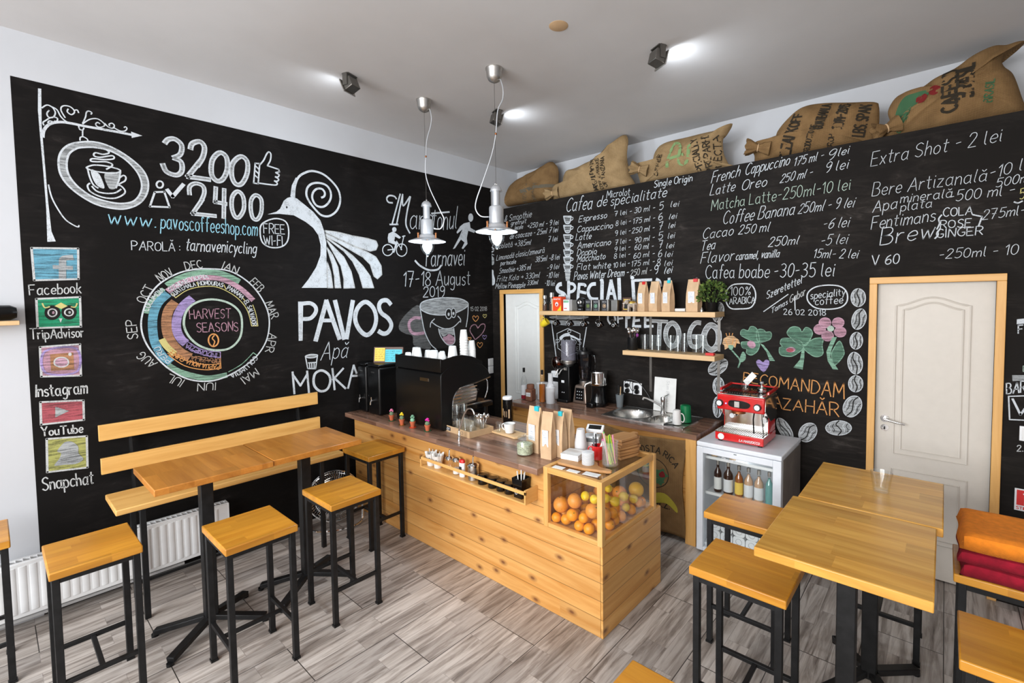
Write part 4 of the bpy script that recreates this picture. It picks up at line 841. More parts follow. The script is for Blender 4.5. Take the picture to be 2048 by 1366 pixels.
('T','5',5,1,7,0,'4579,2499 4600,2503',59,57)]),
('B','chalk_arabica_badge','chalk ring reading 100% ARABICA beside the potted plant',[
('S',2,0,1,10,'2957,2045 3040,2037 3076,1983 3077,1908 3042,1849 2958,1838 2883,1843 2845,1899 2850,1988 2893,2036 2957,2045'),
('T','100%',0,1,8,5,'2877,1949 3041,1954',72,70),
('T','ARABICA',0,1,8,0,'2872,1877 3077,1887',53,52)]),
('B','chalk_signature','white chalk signature dated 26 02 2018',[
('T','Szeretettel',0,1,8,10,'3162,1916 3414,2036',65,62),
('S',0,0,1,7,'3143,1817 3320,1952'),
('T','Tamas',0,1,6,10,'3198,1800 3316,1877',44,43),
('T','Gabor',12,1,7,10,'3330,1883 3439,1945',64,62),
('T','26 02 2018',0,1,7,0,'3289,1794 3577,1790',43,41),
('S',0,0,1,7,'3367,1936 3371,1829')]),
('B','chalk_speciality_badge','oval chalk ring reading speciality coffee',[
('S',2,0,1,9,'3586,2016 3666,2004 3707,1960 3709,1893 3668,1850 3585,1837 3507,1849 3458,1900 3457,1960 3505,2003 3586,2016'),
('T','speciality',0,1,8,5,'3475,1912 3696,1941',55,52),
('T','coffee',0,1,8,5,'3507,1868 3684,1881',57,57)]),
('B','chalk_coffee_beans','column of grey chalk coffee beans between shelf and white door',[
('F',1,11,0,0,'3821,1920 3816,1888 3800,1865 3779,1856 3757,1865 3740,1889 3734,1921 3739,1953 3755,1977 3777,1985 3798,1976 3815,1952'),
('S',2,0,1,5,'3821,1920 3816,1888 3800,1865 3779,1856 3757,1865 3740,1889 3734,1921 3739,1953 3755,1977 3777,1985 3798,1976 3815,1952 3821,1920'),
('S',1,8,2,7,'3779,1985 3769,1953 3780,1921 3787,1892 3777,1856'),
('S',1,0,2,4,'3752,1960 3746,1934 3753,1908 3751,1882'),
('S',1,8,2,4,'3762,1959 3757,1934 3764,1908 3762,1882'),
('S',1,0,2,4,'3797,1959 3791,1933 3798,1908 3797,1882'),
('S',1,8,2,4,'3808,1959 3803,1933 3810,1907 3808,1882'),
('F',1,11,0,0,'3824,1752 3810,1718 3789,1697 3767,1694 3749,1711 3741,1743 3745,1781 3760,1816 3781,1836 3803,1839 3820,1821 3828,1790'),
('S',2,0,1,5,'3824,1752 3810,1718 3789,1697 3767,1694 3749,1711 3741,1743 3745,1781 3760,1816 3781,1836 3803,1839 3820,1821 3828,1790 3824,1752'),
('S',1,8,2,7,'3805,1838 3786,1806 3787,1766 3785,1731 3765,1695'),
('S',1,0,2,4,'3773,1818 3760,1792 3759,1760 3749,1732'),
('S',1,8,2,4,'3783,1815 3770,1788 3768,1757 3759,1728'),
('S',1,0,2,4,'3814,1803 3801,1776 3800,1745 3791,1717'),
('S',1,8,2,4,'3824,1799 3811,1773 3810,1742 3801,1713'),
('F',1,11,0,0,'3809,1608 3802,1578 3787,1557 3768,1549 3749,1558 3736,1582 3733,1613 3740,1643 3755,1664 3774,1671 3793,1662 3805,1639'),
('S',2,0,1,5,'3809,1608 3802,1578 3787,1557 3768,1549 3749,1558 3736,1582 3733,1613 3740,1643 3755,1664 3774,1671 3793,1662 3805,1639 3809,1608'),
('S',1,8,2,7,'3776,1671 3765,1641 3773,1610 3777,1582 3766,1549'),
('S',1,0,2,4,'3751,1648 3744,1624 3748,1599 3745,1575'),
('S',1,8,2,4,'3760,1648 3753,1624 3758,1599 3754,1574'),
('S',1,0,2,4,'3790,1646 3784,1622 3788,1597 3785,1573'),
('S',1,8,2,4,'3800,1645 3794,1621 3798,1597 3795,1572'),
('F',1,11,0,0,'3810,1458 3809,1418 3797,1386 3777,1370 3754,1374 3734,1399 3723,1437 3723,1477 3736,1510 3756,1526 3779,1520 3799,1495'),
('S',2,0,1,5,'3810,1458 3809,1418 3797,1386 3777,1370 3754,1374 3734,1399 3723,1437 3723,1477 3736,1510 3756,1526 3779,1520 3799,1495 3810,1458'),
('S',1,8,2,7,'3758,1526 3752,1484 3769,1448 3780,1415 3775,1369'),
('S',1,0,2,4,'3735,1488 3733,1455 3744,1426 3746,1394'),
('S',1,8,2,4,'3745,1491 3743,1458 3754,1428 3756,1397'),
('S',1,0,2,4,'3780,1499 3778,1466 3789,1437 3791,1405'),
('S',1,8,2,4,'3791,1502 3789,1469 3800,1440 3802,1408'),
('F',1,11,0,0,'3816,1303 3811,1273 3796,1249 3774,1239 3752,1244 3735,1264 3729,1294 3734,1324 3750,1348 3772,1358 3794,1352 3810,1332'),
('S',2,0,1,5,'3816,1303 3811,1273 3796,1249 3774,1239 3752,1244 3735,1264 3729,1294 3734,1324 3750,1348 3772,1358 3794,1352 3810,1332 3816,1303'),
('S',1,8,2,7,'3774,1358 3764,1327 3775,1299 3782,1273 3772,1239'),
('S',1,0,2,4,'3747,1331 3741,1307 3748,1284 3746,1260'),
('S',1,8,2,4,'3757,1333 3752,1308 3759,1285 3757,1261'),
('S',1,0,2,4,'3792,1336 3787,1312 3794,1289 3792,1265'),
('S',1,8,2,4,'3804,1337 3798,1313 3805,1290 3803,1266'),
('F',1,11,0,0,'3802,1105 3779,1071 3751,1052 3723,1055 3703,1077 3698,1115 3709,1156 3731,1190 3761,1208 3788,1205 3807,1182 3812,1145'),
('S',2,0,1,5,'3802,1105 3779,1071 3751,1052 3723,1055 3703,1077 3698,1115 3709,1156 3731,1190 3761,1208 3788,1205 3807,1182 3812,1145 3802,1105'),
('S',1,8,2,7,'3790,1203 3763,1173 3758,1129 3750,1091 3720,1056'),
('S',1,0,2,4,'3748,1190 3728,1164 3722,1130 3707,1101'),
('S',1,8,2,4,'3759,1184 3740,1158 3734,1124 3718,1095'),
('S',1,0,2,4,'3796,1163 3777,1137 3771,1103 3756,1074'),
('S',1,8,2,4,'3808,1157 3789,1130 3783,1097 3768,1068'),
('F',1,11,0,0,'3752,971 3742,943 3713,918 3673,904 3632,904 3601,918 3589,944 3600,973 3630,998 3671,1012 3712,1011 3741,996'),
('S',2,0,1,5,'3752,971 3742,943 3713,918 3673,904 3632,904 3601,918 3589,944 3600,973 3630,998 3671,1012 3712,1011 3741,996 3752,971'),
('S',1,8,2,7,'3675,1013 3655,982 3676,959 3689,936 3669,903'),
('S',1,0,2,4,'3624,983 3612,959 3625,939 3621,916'),
('S',1,8,2,4,'3644,986 3632,962 3645,942 3641,920'),
('S',1,0,2,4,'3709,996 3698,973 3710,954 3707,931'),
('S',1,8,2,4,'3730,1000 3719,977 3731,957 3727,935'),
('F',1,11,0,0,'3514,856 3486,826 3454,812 3426,820 3410,846 3411,884 3427,923 3456,953 3488,965 3515,958 3530,932 3530,895'),
('S',2,0,1,5,'3514,856 3486,826 3454,812 3426,820 3410,846 3411,884 3427,923 3456,953 3488,965 3515,958 3530,932 3530,895 3514,856'),
('S',1,8,2,7,'3517,956 3484,930 3473,888 3460,851 3424,821'),
('S',1,0,2,4,'3472,950 3449,927 3437,895 3417,868'),
('S',1,8,2,4,'3483,942 3459,919 3448,886 3428,860'),
('S',1,0,2,4,'3517,915 3493,892 3482,860 3463,834'),
('S',1,8,2,4,'3528,906 3505,884 3493,851 3474,825'),
('F',1,11,0,0,'3342,913 3363,870 3369,831 3359,806 3336,801 3305,819 3275,855 3254,899 3248,939 3258,964 3282,968 3313,949'),
('S',2,0,1,5,'3342,913 3363,870 3369,831 3359,806 3336,801 3305,819 3275,855 3254,899 3248,939 3258,964 3282,968 3313,949 3342,913'),
('S',1,8,2,7,'3260,966 3277,918 3311,886 3338,855 3357,804'),
('S',1,0,2,4,'3259,915 3274,879 3300,852 3318,819'),
('S',1,8,2,4,'3267,922 3283,886 3308,859 3326,826'),
('S',1,0,2,4,'3294,945 3310,909 3335,882 3353,849'),
('S',1,8,2,4,'3303,953 3318,917 3343,890 3362,857'),
('F',1,11,0,0,'2813,1293 2771,1269 2730,1264 2703,1278 2696,1310 2711,1349 2745,1385 2787,1408 2827,1413 2854,1398 2860,1368 2846,1329'),
('S',2,0,1,6,'2813,1293 2771,1269 2730,1264 2703,1278 2696,1310 2711,1349 2745,1385 2787,1408 2827,1413 2854,1398 2860,1368 2846,1329 2813,1293'),
('S',1,8,2,8,'2855,1396 2810,1378 2781,1337 2752,1303 2701,1281'),
('S',1,0,2,5,'2805,1401 2770,1384 2745,1353 2712,1331'),
('S',1,8,2,5,'2813,1390 2778,1373 2753,1342 2720,1320'),
('S',1,0,2,5,'2839,1354 2805,1336 2780,1306 2748,1284'),
('S',1,8,2,5,'2848,1342 2814,1324 2789,1294 2757,1272'),
('F',1,11,0,0,'2832,1179 2826,1141 2809,1111 2785,1099 2761,1106 2743,1132 2737,1169 2743,1207 2760,1237 2784,1249 2808,1242 2825,1216'),
('S',2,0,1,6,'2832,1179 2826,1141 2809,1111 2785,1099 2761,1106 2743,1132 2737,1169 2743,1207 2760,1237 2784,1249 2808,1242 2825,1216 2832,1179'),
('S',1,8,2,8,'2787,1250 2775,1211 2787,1174 2794,1141 2783,1098'),
('S',1,0,2,5,'2757,1216 2750,1185 2758,1156 2755,1125'),
('S',1,8,2,5,'2768,1218 2762,1187 2769,1157 2767,1127'),
('S',1,0,2,5,'2806,1221 2800,1191 2807,1161 2805,1131'),
('S',1,8,2,5,'2818,1223 2812,1192 2819,1163 2817,1132'),
('F',1,11,0,0,'2816,995 2811,950 2797,915 2778,900 2759,909 2744,940 2739,984 2744,1030 2758,1065 2777,1079 2797,1070 2811,1039'),
('S',2,0,1,6,'2816,995 2811,950 2797,915 2778,900 2759,909 2744,940 2739,984 2744,1030 2758,1065 2777,1079 2797,1070 2811,1039 2816,995'),
('S',1,8,2,8,'2779,1079 2770,1033 2780,990 2786,951 2776,900'),
('S',1,0,2,5,'2755,1041 2750,1004 2756,969 2754,932'),
('S',1,8,2,5,'2764,1042 2759,1005 2765,970 2763,934'),
('S',1,0,2,5,'2795,1046 2790,1009 2796,974 2794,938'),
('S',1,8,2,5,'2805,1047 2800,1011 2806,976 2804,940'),
('F',1,11,0,0,'2825,1802 2812,1761 2790,1733 2764,1726 2743,1741 2731,1774 2732,1817 2745,1858 2768,1886 2793,1892 2814,1877 2826,1844'),
('S',2,0,1,6,'2825,1802 2812,1761 2790,1733 2764,1726 2743,1741 2731,1774 2732,1817 2745,1858 2768,1886 2793,1892 2814,1877 2826,1844 2825,1802'),
('S',1,8,2,8,'2795,1892 2776,1853 2781,1809 2782,1770 2762,1726'),
('S',1,0,2,5,'2760,1864 2748,1832 2749,1797 2741,1764'),
('S',1,8,2,5,'2771,1862 2759,1830 2760,1795 2752,1762'),
('S',1,0,2,4,'2808,1856 2796,1823 2798,1789 2790,1756'),
('S',1,8,2,4,'2820,1853 2808,1821 2810,1787 2802,1754')]),
('B','chalk_flower_meadow','coloured chalk clovers and flowers with a purple heart',[
('F',0,17,0,0,'2814,1540 2825,1585 2863,1609 2907,1611 2950,1580 2961,1547 2929,1551 2923,1512 2891,1527 2864,1509 2836,1490 2831,1529'),
('S',0,4,1,6,'2852,1609 2846,1631'),
('S',0,4,1,6,'2874,1615 2874,1634'),
('S',0,4,1,6,'2896,1616 2901,1633'),
('S',0,4,1,6,'2864,1520 2841,1575'),
('S',0,4,1,6,'2896,1533 2907,1594'),
('S',0,4,1,6,'2923,1523 2934,1579'),
('F',1,3,1,0,'2864,1529 2907,1531 2897,1494 2875,1498'),
('S',1,3,1,12,'2886,1499 2924,1457 2956,1420 2962,1393 2946,1345'),
('F',1,3,1,0,'2959,1420 2982,1482 3006,1462 3004,1418 2972,1394'),
('F',1,18,0,0,'3105,1565 2981,1609 2965,1646 2986,1669 3023,1659 3043,1692 3079,1688 3100,1651'),
('S',2,3,1,6,'3105,1565 2981,1609 2965,1646 2986,1669 3023,1659 3043,1692 3079,1688 3100,1651 3105,1565'),
('F',1,18,0,0,'3105,1571 3089,1651 3110,1673 3145,1669 3160,1653 3194,1654 3204,1628 3185,1590'),
('S',2,3,1,6,'3105,1571 3089,1651 3110,1673 3145,1669 3160,1653 3194,1654 3204,1628 3185,1590 3105,1571'),
('F',1,18,0,0,'3105,1565 2987,1565 2971,1548 2982,1515 3014,1506 3014,1473 3055,1460 3101,1500'),
('S',2,3,1,7,'3105,1565 2987,1565 2971,1548 2982,1515 3014,1506 3014,1473 3055,1460 3101,1500 3105,1565'),
('F',1,18,0,0,'3431,1551 3324,1633 3328,1679 3360,1701 3402,1692 3420,1662 3447,1698 3483,1679 3488,1634'),
('S',2,3,1,6,'3431,1551 3324,1633 3328,1679 3360,1701 3402,1692 3420,1662 3447,1698 3483,1679 3488,1634 3431,1551'),
('F',1,18,0,0,'3431,1546 3488,1604 3532,1621 3562,1612 3558,1573 3559,1548 3564,1508 3542,1482 3494,1484'),
('S',2,3,1,6,'3431,1546 3488,1604 3532,1621 3562,1612 3558,1573 3559,1548 3564,1508 3542,1482 3494,1484 3431,1546'),
('F',1,18,0,0,'3431,1541 3412,1590 3338,1608 3282,1605 3268,1568 3282,1543 3263,1531 3264,1489 3288,1470 3349,1469 3395,1498'),
('S',2,3,1,6,'3431,1541 3412,1590 3338,1608 3282,1605 3268,1568 3282,1543 3263,1531 3264,1489 3288,1470 3349,1469 3395,1498 3431,1541'),
('F',0,3,1,0,'3111,1566 3146,1546 3186,1495 3231,1424 3192,1421 3166,1494'),
('F',1,2,2,0,'3082,1530 3071,1519 3055,1516 3038,1521 3025,1533 3018,1548 3021,1563 3032,1574 3048,1577 3065,1571 3078,1560 3084,1544'),
('F',1,14,3,0,'3068,1537 3062,1533 3054,1532 3045,1535 3038,1541 3034,1548 3035,1555 3041,1560 3049,1561 3058,1558 3065,1552 3069,1544'),
('F',0,3,1,0,'3422,1530 3440,1531 3439,1460 3429,1372 3364,1382 3409,1447'),
('F',1,2,2,0,'3377,1522 3373,1512 3361,1503 3344,1500 3327,1501 3315,1508 3310,1518 3315,1529 3327,1537 3344,1541 3360,1539 3373,1532'),
('F',1,9,3,0,'3365,1518 3362,1511 3352,1505 3339,1502 3326,1503 3317,1508 3313,1515 3316,1523 3326,1529 3339,1531 3352,1530 3362,1525'),
('F',1,14,0,0,'3611,1737 3606,1718 3593,1704 3574,1699 3555,1703 3541,1717 3535,1736 3540,1754 3554,1768 3573,1774 3592,1769 3605,1756'),
('S',2,2,1,6,'3611,1737 3606,1718 3593,1704 3574,1699 3555,1703 3541,1717 3535,1736 3540,1754 3554,1768 3573,1774 3592,1769 3605,1756 3611,1737'),
('F',1,14,0,0,'3694,1739 3689,1721 3676,1707 3658,1701 3640,1706 3626,1719 3621,1737 3626,1756 3639,1770 3657,1775 3675,1770 3689,1757'),
('S',2,2,1,6,'3694,1739 3689,1721 3676,1707 3658,1701 3640,1706 3626,1719 3621,1737 3626,1756 3639,1770 3657,1775 3675,1770 3689,1757 3694,1739'),
('F',1,14,0,0,'3577,1687 3573,1668 3559,1654 3540,1648 3521,1653 3507,1666 3501,1685 3506,1704 3520,1718 3539,1724 3558,1719 3572,1706'),
('S',2,2,1,6,'3577,1687 3573,1668 3559,1654 3540,1648 3521,1653 3507,1666 3501,1685 3506,1704 3520,1718 3539,1724 3558,1719 3572,1706 3577,1687'),
('F',1,14,0,0,'3707,1672 3703,1653 3690,1639 3672,1634 3653,1638 3640,1651 3634,1669 3639,1688 3652,1702 3670,1707 3689,1703 3702,1690'),
('S',2,2,1,6,'3707,1672 3703,1653 3690,1639 3672,1634 3653,1638 3640,1651 3634,1669 3639,1688 3652,1702 3670,1707 3689,1703 3702,1690 3707,1672'),
('F',1,14,0,0,'3629,1640 3624,1621 3611,1607 3592,1601 3574,1605 3559,1618 3554,1637 3559,1656 3573,1670 3591,1676 3610,1671 3624,1658'),
('S',2,2,1,6,'3629,1640 3624,1621 3611,1607 3592,1601 3574,1605 3559,1618 3554,1637 3559,1656 3573,1670 3591,1676 3610,1671 3624,1658 3629,1640'),
('F',1,15,2,0,'3632,1694 3630,1683 3622,1675 3611,1672 3600,1674 3592,1682 3588,1692 3591,1703 3599,1711 3610,1715 3621,1712 3629,1704'),
('F',0,3,1,0,'3622,1630 3651,1631 3619,1541 3611,1482 3663,1392 3629,1390 3595,1451 3585,1520'),
('F',1,18,2,0,'3668,1603 3694,1546 3694,1497 3641,1425 3619,1492 3631,1542'),
('S',2,3,3,6,'3668,1603 3694,1546 3694,1497 3641,1425 3619,1492 3631,1542 3668,1603'),
('F',1,6,0,0,'3142,1407 3162,1429 3187,1421 3185,1383 3148,1327 3102,1371 3090,1408 3112,1426')]),
('B','chalk_recommendation','orange chalk words RECOMANDAM above ZAHĂR',[
('T','RECOMANDAM',4,1,12,5,'2990,1235 3703,1182',75,115),
('T','A',4,1,13,0,'3220,1056 3286,1050',92,90),
('T','ZAHĂR',4,1,12,0,'3294,1045 3672,1043',87,100)]),
('B','chalk_to_go_lettering','big white chalk block letters SPECIALITY COFFEE TO GO behind the shelves',[
('S',1,0,1,44,'1088,2103 1045,2094 1020,2055 1050,2022 1111,1995 1143,1952 1146,1905'),
('S',0,0,1,40,'1181,2119 1179,1925'),
('S',1,0,1,32,'1184,2104 1243,2096 1265,2059 1239,2024 1183,2012'),
('S',1,0,1,36,'1323,2106 1309,2012 1295,1873'),
('S',1,0,1,30,'1319,2093 1388,2086 1400,2063'),
('S',0,0,1,30,'1319,2017 1400,2000'),
('S',1,0,1,37,'1530,2090 1474,2084 1437,2039 1437,1984 1473,1938 1557,1932'),
('F',1,0,0,0,'1623,2125 1620,2117 1611,2112 1600,2111 1588,2113 1579,2119 1576,2126 1579,2134 1588,2139 1600,2140 1612,2138 1620,2132'),
('S',0,0,1,41,'1605,2102 1601,1932'),
('S',0,0,1,35,'1711,2116 1668,1931'),
('S',0,0,1,35,'1711,2116 1759,1930'),
('S',0,0,1,29,'1686,1989 1743,1988'),
('S',0,0,1,40,'1802,2129 1812,1852'),
('S',1,0,1,19,'1673,1769 1673,1719 1701,1681'),
('S',1,0,1,18,'1747,1769 1758,1736 1753,1696'),
('S',0,0,1,19,'1787,1770 1789,1697'),
('S',0,0,1,19,'1786,1736 1842,1744'),
('S',0,0,1,18,'1886,1771 1883,1651'),
('S',0,0,1,18,'1883,1742 1918,1748'),
('S',0,0,1,37,'1956,2105 1968,1907'),
('F',1,0,0,0,'1971,2135 1968,2126 1961,2120 1950,2118 1939,2121 1932,2127 1929,2136 1932,2145 1939,2151 1950,2153 1961,2150 1968,2143'),
('S',0,0,1,26,'1980,2109 2152,2109'),
('S',1,0,1,29,'2199,2113 2234,2092 2251,2040'),
('S',1,0,1,29,'2317,2105 2344,2107'),
('S',0,0,1,26,'1884,1772 1883,1656'),
('S',0,0,1,26,'1884,1750 1922,1755'),
('S',0,0,1,26,'1972,1773 1960,1665'),
('S',0,0,1,25,'1960,1666 2037,1668'),
('S',0,0,1,25,'1968,1719 2024,1727'),
('S',0,0,1,25,'2087,1774 2087,1661'),
('S',0,0,1,25,'2087,1669 2166,1673'),
('S',0,0,1,25,'2087,1728 2120,1730'),
('S',1,0,1,31,'2145,1722 2234,1721 2320,1718'),
('S',1,11,2,20,'2145,1722 2234,1721 2320,1718'),
('S',0,0,1,43,'2237,1705 2227,1503'),
('S',0,11,2,31,'2237,1705 2227,1503'),
('S',2,0,1,46,'2365,1707 2412,1664 2425,1595 2398,1518 2351,1496 2310,1539 2296,1603 2317,1674 2365,1707'),
('S',2,11,2,35,'2365,1707 2412,1664 2425,1595 2398,1518 2351,1496 2310,1539 2296,1603 2317,1674 2365,1707'),
('S',1,0,1,39,'2630,1713 2580,1712 2536,1655 2522,1580 2543,1510 2593,1503 2622,1529 2615,1590'),
('S',0,0,1,38,'2561,1591 2631,1594'),
('S',1,11,2,28,'2630,1713 2580,1712 2536,1655 2522,1580 2543,1510 2593,1503 2622,1529 2615,1590'),
('S',0,11,2,27,'2561,1591 2631,1594'),
('S',2,0,1,50,'2722,1697 2776,1651 2783,1561 2753,1500 2711,1485 2668,1525 2655,1598 2680,1666 2722,1697'),
('S',2,11,2,39,'2722,1697 2776,1651 2783,1561 2753,1500 2711,1485 2668,1525 2655,1598 2680,1666 2722,1697')]),
('B','chalk_paper_cup','white chalk take-away cup with a bird badge behind the grinder',[
('S',0,0,1,12,'936,1701 1010,1229'),
('S',0,0,1,12,'1010,1229 1076,1215'),
('S',0,0,1,11,'1409,1641 1361,1409'),
('F',1,11,0,0,'943,1752 1398,1758 1393,1733 1177,1718 953,1724'),
('F',1,11,0,0,'909,1704 1398,1705 1402,1665 1176,1651 914,1674'),
('S',0,0,1,7,'1165,1622 1326,1570 1318,1382 1162,1326 1023,1402 1013,1562 1165,1622'),
('T','PAVOS',0,1,7,5,'993,1432 1341,1456',61,59),
('T','COFFEE',12,1,5,0,'1099,1372 1301,1397',36,35),
('S',2,0,1,6,'1206,1593 1203,1585 1195,1579 1183,1577 1172,1578 1164,1584 1161,1591 1164,1599 1172,1604 1184,1607 1195,1605 1203,1600 1206,1593'),
('F',1,0,0,0,'1048,1521 1112,1562 1175,1572 1195,1544 1112,1528 1069,1489'),
('F',1,0,0,0,'1195,1551 1236,1546 1322,1508 1312,1500 1246,1521 1200,1532'),
('F',1,0,0,0,'1197,1528 1246,1497 1226,1488')]),
('B','chalk_barista_sign','cut-off chalk sign reading BAR beside the white door',[
('F',0,0,0,0,'4586,1779 4621,1785 4621,1754 4586,1749'),
('T','F',0,1,10,0,'4594,1693 4613,1696',46,46),
('F',0,11,0,0,'4574,1436 4629,1441 4630,1410 4577,1400'),
('T','BAR',0,1,10,0,'4553,1318 4634,1339',66,64),
('S',0,0,1,7,'4562,1304 4633,1316'),
('S',0,0,1,7,'4562,1304 4570,1161'),
('S',0,0,1,7,'4570,1161 4636,1167'),
('S',0,0,1,11,'4580,1290 4616,1198 4636,1241'),
('T','2.',12,1,7,0,'4606,970 4633,976',36,36),
('T','E',15,1,6,0,'4621,1463 4636,1466',33,34)]),
]
# ------------------------------------------------------------------ chalk writing and drawings on the two black walls (millimetres on the wall: along, up)
GL = {}
for ln in FONT.strip().split('\n'):
    ch, rest = ln[0], ln[2:]; q = rest.split(';')
    GL[ch] = (float(q[0]), [(s.strip().startswith('~'), [tuple(float(t) for t in p.split(',')) for p in s.strip().lstrip('~').split()]) for s in q[1:]])
def layout(txt, gap=1.9):
    x = 0; out = []
    for ch in txt:
        if ch == ' ': x += 3.4; continue
        w, st = GL.get(ch, GL['o']); out.append((x, w, st)); x += w+gap
    return out, max(x-gap, .5)
def ribbons(path, w, closed=False):
    """flat quads along a 2-D path"""
    n = len(path); Lf = []; Rt = []; q = []
    for i in range(n):
        a = path[(i-1) % (n-1)] if closed else path[max(i-1, 0)]; b = path[(i+1) % (n-1)] if closed and i < n-1 else (path[1] if closed else path[min(i+1, n-1)])
        dx, dy = b[0]-a[0], b[1]-a[1]; l = math.hypot(dx, dy) or 1e-9
        nx, ny = -dy/l*w/2, dx/l*w/2; p = path[i]
        Lf.append((p[0]+nx, p[1]+ny)); Rt.append((p[0]-nx, p[1]-ny))
    for i in range(n-1): q.append((Lf[i], Lf[i+1], Rt[i+1], Rt[i]))
    return q
def seg_ribbons(path, w):
    q = []
    for a, b in zip(path, path[1:]):
        dx, dy = b[0]-a[0], b[1]-a[1]; l = math.hypot(dx, dy) or 1e-9; e = w*.3
        ux, uy = dx/l*e, dy/l*e; nx, ny = -dy/l*w/2, dx/l*w/2
        a2 = (a[0]-ux, a[1]-uy); b2 = (b[0]+ux, b[1]+uy)
        q.append(((a2[0]+nx, a2[1]+ny), (b2[0]+nx, b2[1]+ny), (b2[0]-nx, b2[1]-ny), (a2[0]-nx, a2[1]-ny)))
    return q
def strokes2d(txt, x0, z0, x1, z1, h0, h1, slant, jit=1., perp=False):
    lay, tot = layout(txt); L_ = math.hypot(x1-x0, z1-z0); s = L_/tot; ux, uz = (x1-x0)/L_, (z1-z0)/L_
    for gx, gw, st in lay:
        h = (h0+(h1-h0)*gx/tot)/10.; dy = random.uniform(-.25, .25)*jit; ro = random.uniform(-.05, .05)*jit; hs = random.uniform(.95, 1.06)
        for sm, pts in st:
            pts = smooth(pts, n=3) if sm else pts
            if perp: yield sm, [(x0+ux*(gx+px)*s-uz*h*py, z0+uz*(gx+px)*s+ux*h*py) for px, py in pts]; continue
            yield sm, [(x0+ux*(gx+px)*s+slant*h*py+ro*h*py, z0+uz*(gx+px)*s+h*(py*hs+dy)) for px, py in pts]
def curve_text(txt, path, h):
    lay, tot = layout(txt); P = smooth(path, n=8); acc = [0]
    for a, b in zip(P, P[1:]): acc.append(acc[-1]+math.hypot(b[0]-a[0], b[1]-a[1]))
    s = acc[-1]/tot; h /= 10.
    for gx, gw, st in lay:
        c = (gx+gw/2)*s; i = max(k for k in range(len(acc)) if acc[k] <= c); i = min(i, len(P)-2); t = (c-acc[i])/max(acc[i+1]-acc[i], 1e-6)
        p = [P[i][k]+(P[i+1][k]-P[i][k])*t for k in (0, 1)]; l = math.hypot(P[i+1][0]-P[i][0], P[i+1][1]-P[i][1]); u = ((P[i+1][0]-P[i][0])/l, (P[i+1][1]-P[i][1])/l)
        for sm, pts in st:
            pts = smooth(pts, n=3) if sm else pts
            yield sm, [(p[0]+u[0]*(q[0]-gw/2)*s-u[1]*h*q[1], p[1]+u[1]*(q[0]-gw/2)*s+u[0]*h*q[1]) for q in pts]
def PT(s): return [tuple(float(t) for t in q.split(',')) for q in s.split()]
for wall, name, label, items in CHALK:
    g = G(); cols = []
    for k, it in enumerate(items):
        c = it[2]
        if c not in cols: cols.append(c)
        g.m = cols.index(c); lay = it[3]; off = .0022+lay*.0006+k*.00001
        to3 = (lambda p: (off, p[0]/1000, p[1]/1000)) if wall == 'L' else (lambda p: (p[0]/1000, -off, p[1]/1000))
        qs = []
        if it[0] == 'S':
            P = PT(it[5]); w = it[4]
            qs = (ribbons(smooth(P, it[1] == 2, 5), w, it[1] == 2) if it[1] else seg_ribbons(P, w))
            if it[1] == 2: qs = ribbons(smooth(P[:-1], True, 5), w, True)
        elif it[0] == 'F':
            P = PT(it[5]); P = smooth(P, True, 4)[:-1] if it[1] else P
            g.poly([to3(p) for p in P])
        elif it[0] == 'T':
            (x0, z0), (x1, z1) = PT(it[6])
            for sm, p in strokes2d(it[1], x0, z0, x1, z1, it[7], it[8], it[5]/100.): qs += ribbons(p, it[4]*.64) if sm else seg_ribbons(p, it[4]*.64)
        else:
            for sm, p in curve_text(it[1], PT(it[6]), it[5]): qs += ribbons(p, it[4]*.8) if sm else seg_ribbons(p, it[4]*.8)
        for q in qs: g.poly([to3(p) for p in q])
    g.build(name, [CHM[c] for c in cols], board if wall == 'L' else wall_back, label=label, recalc=False)
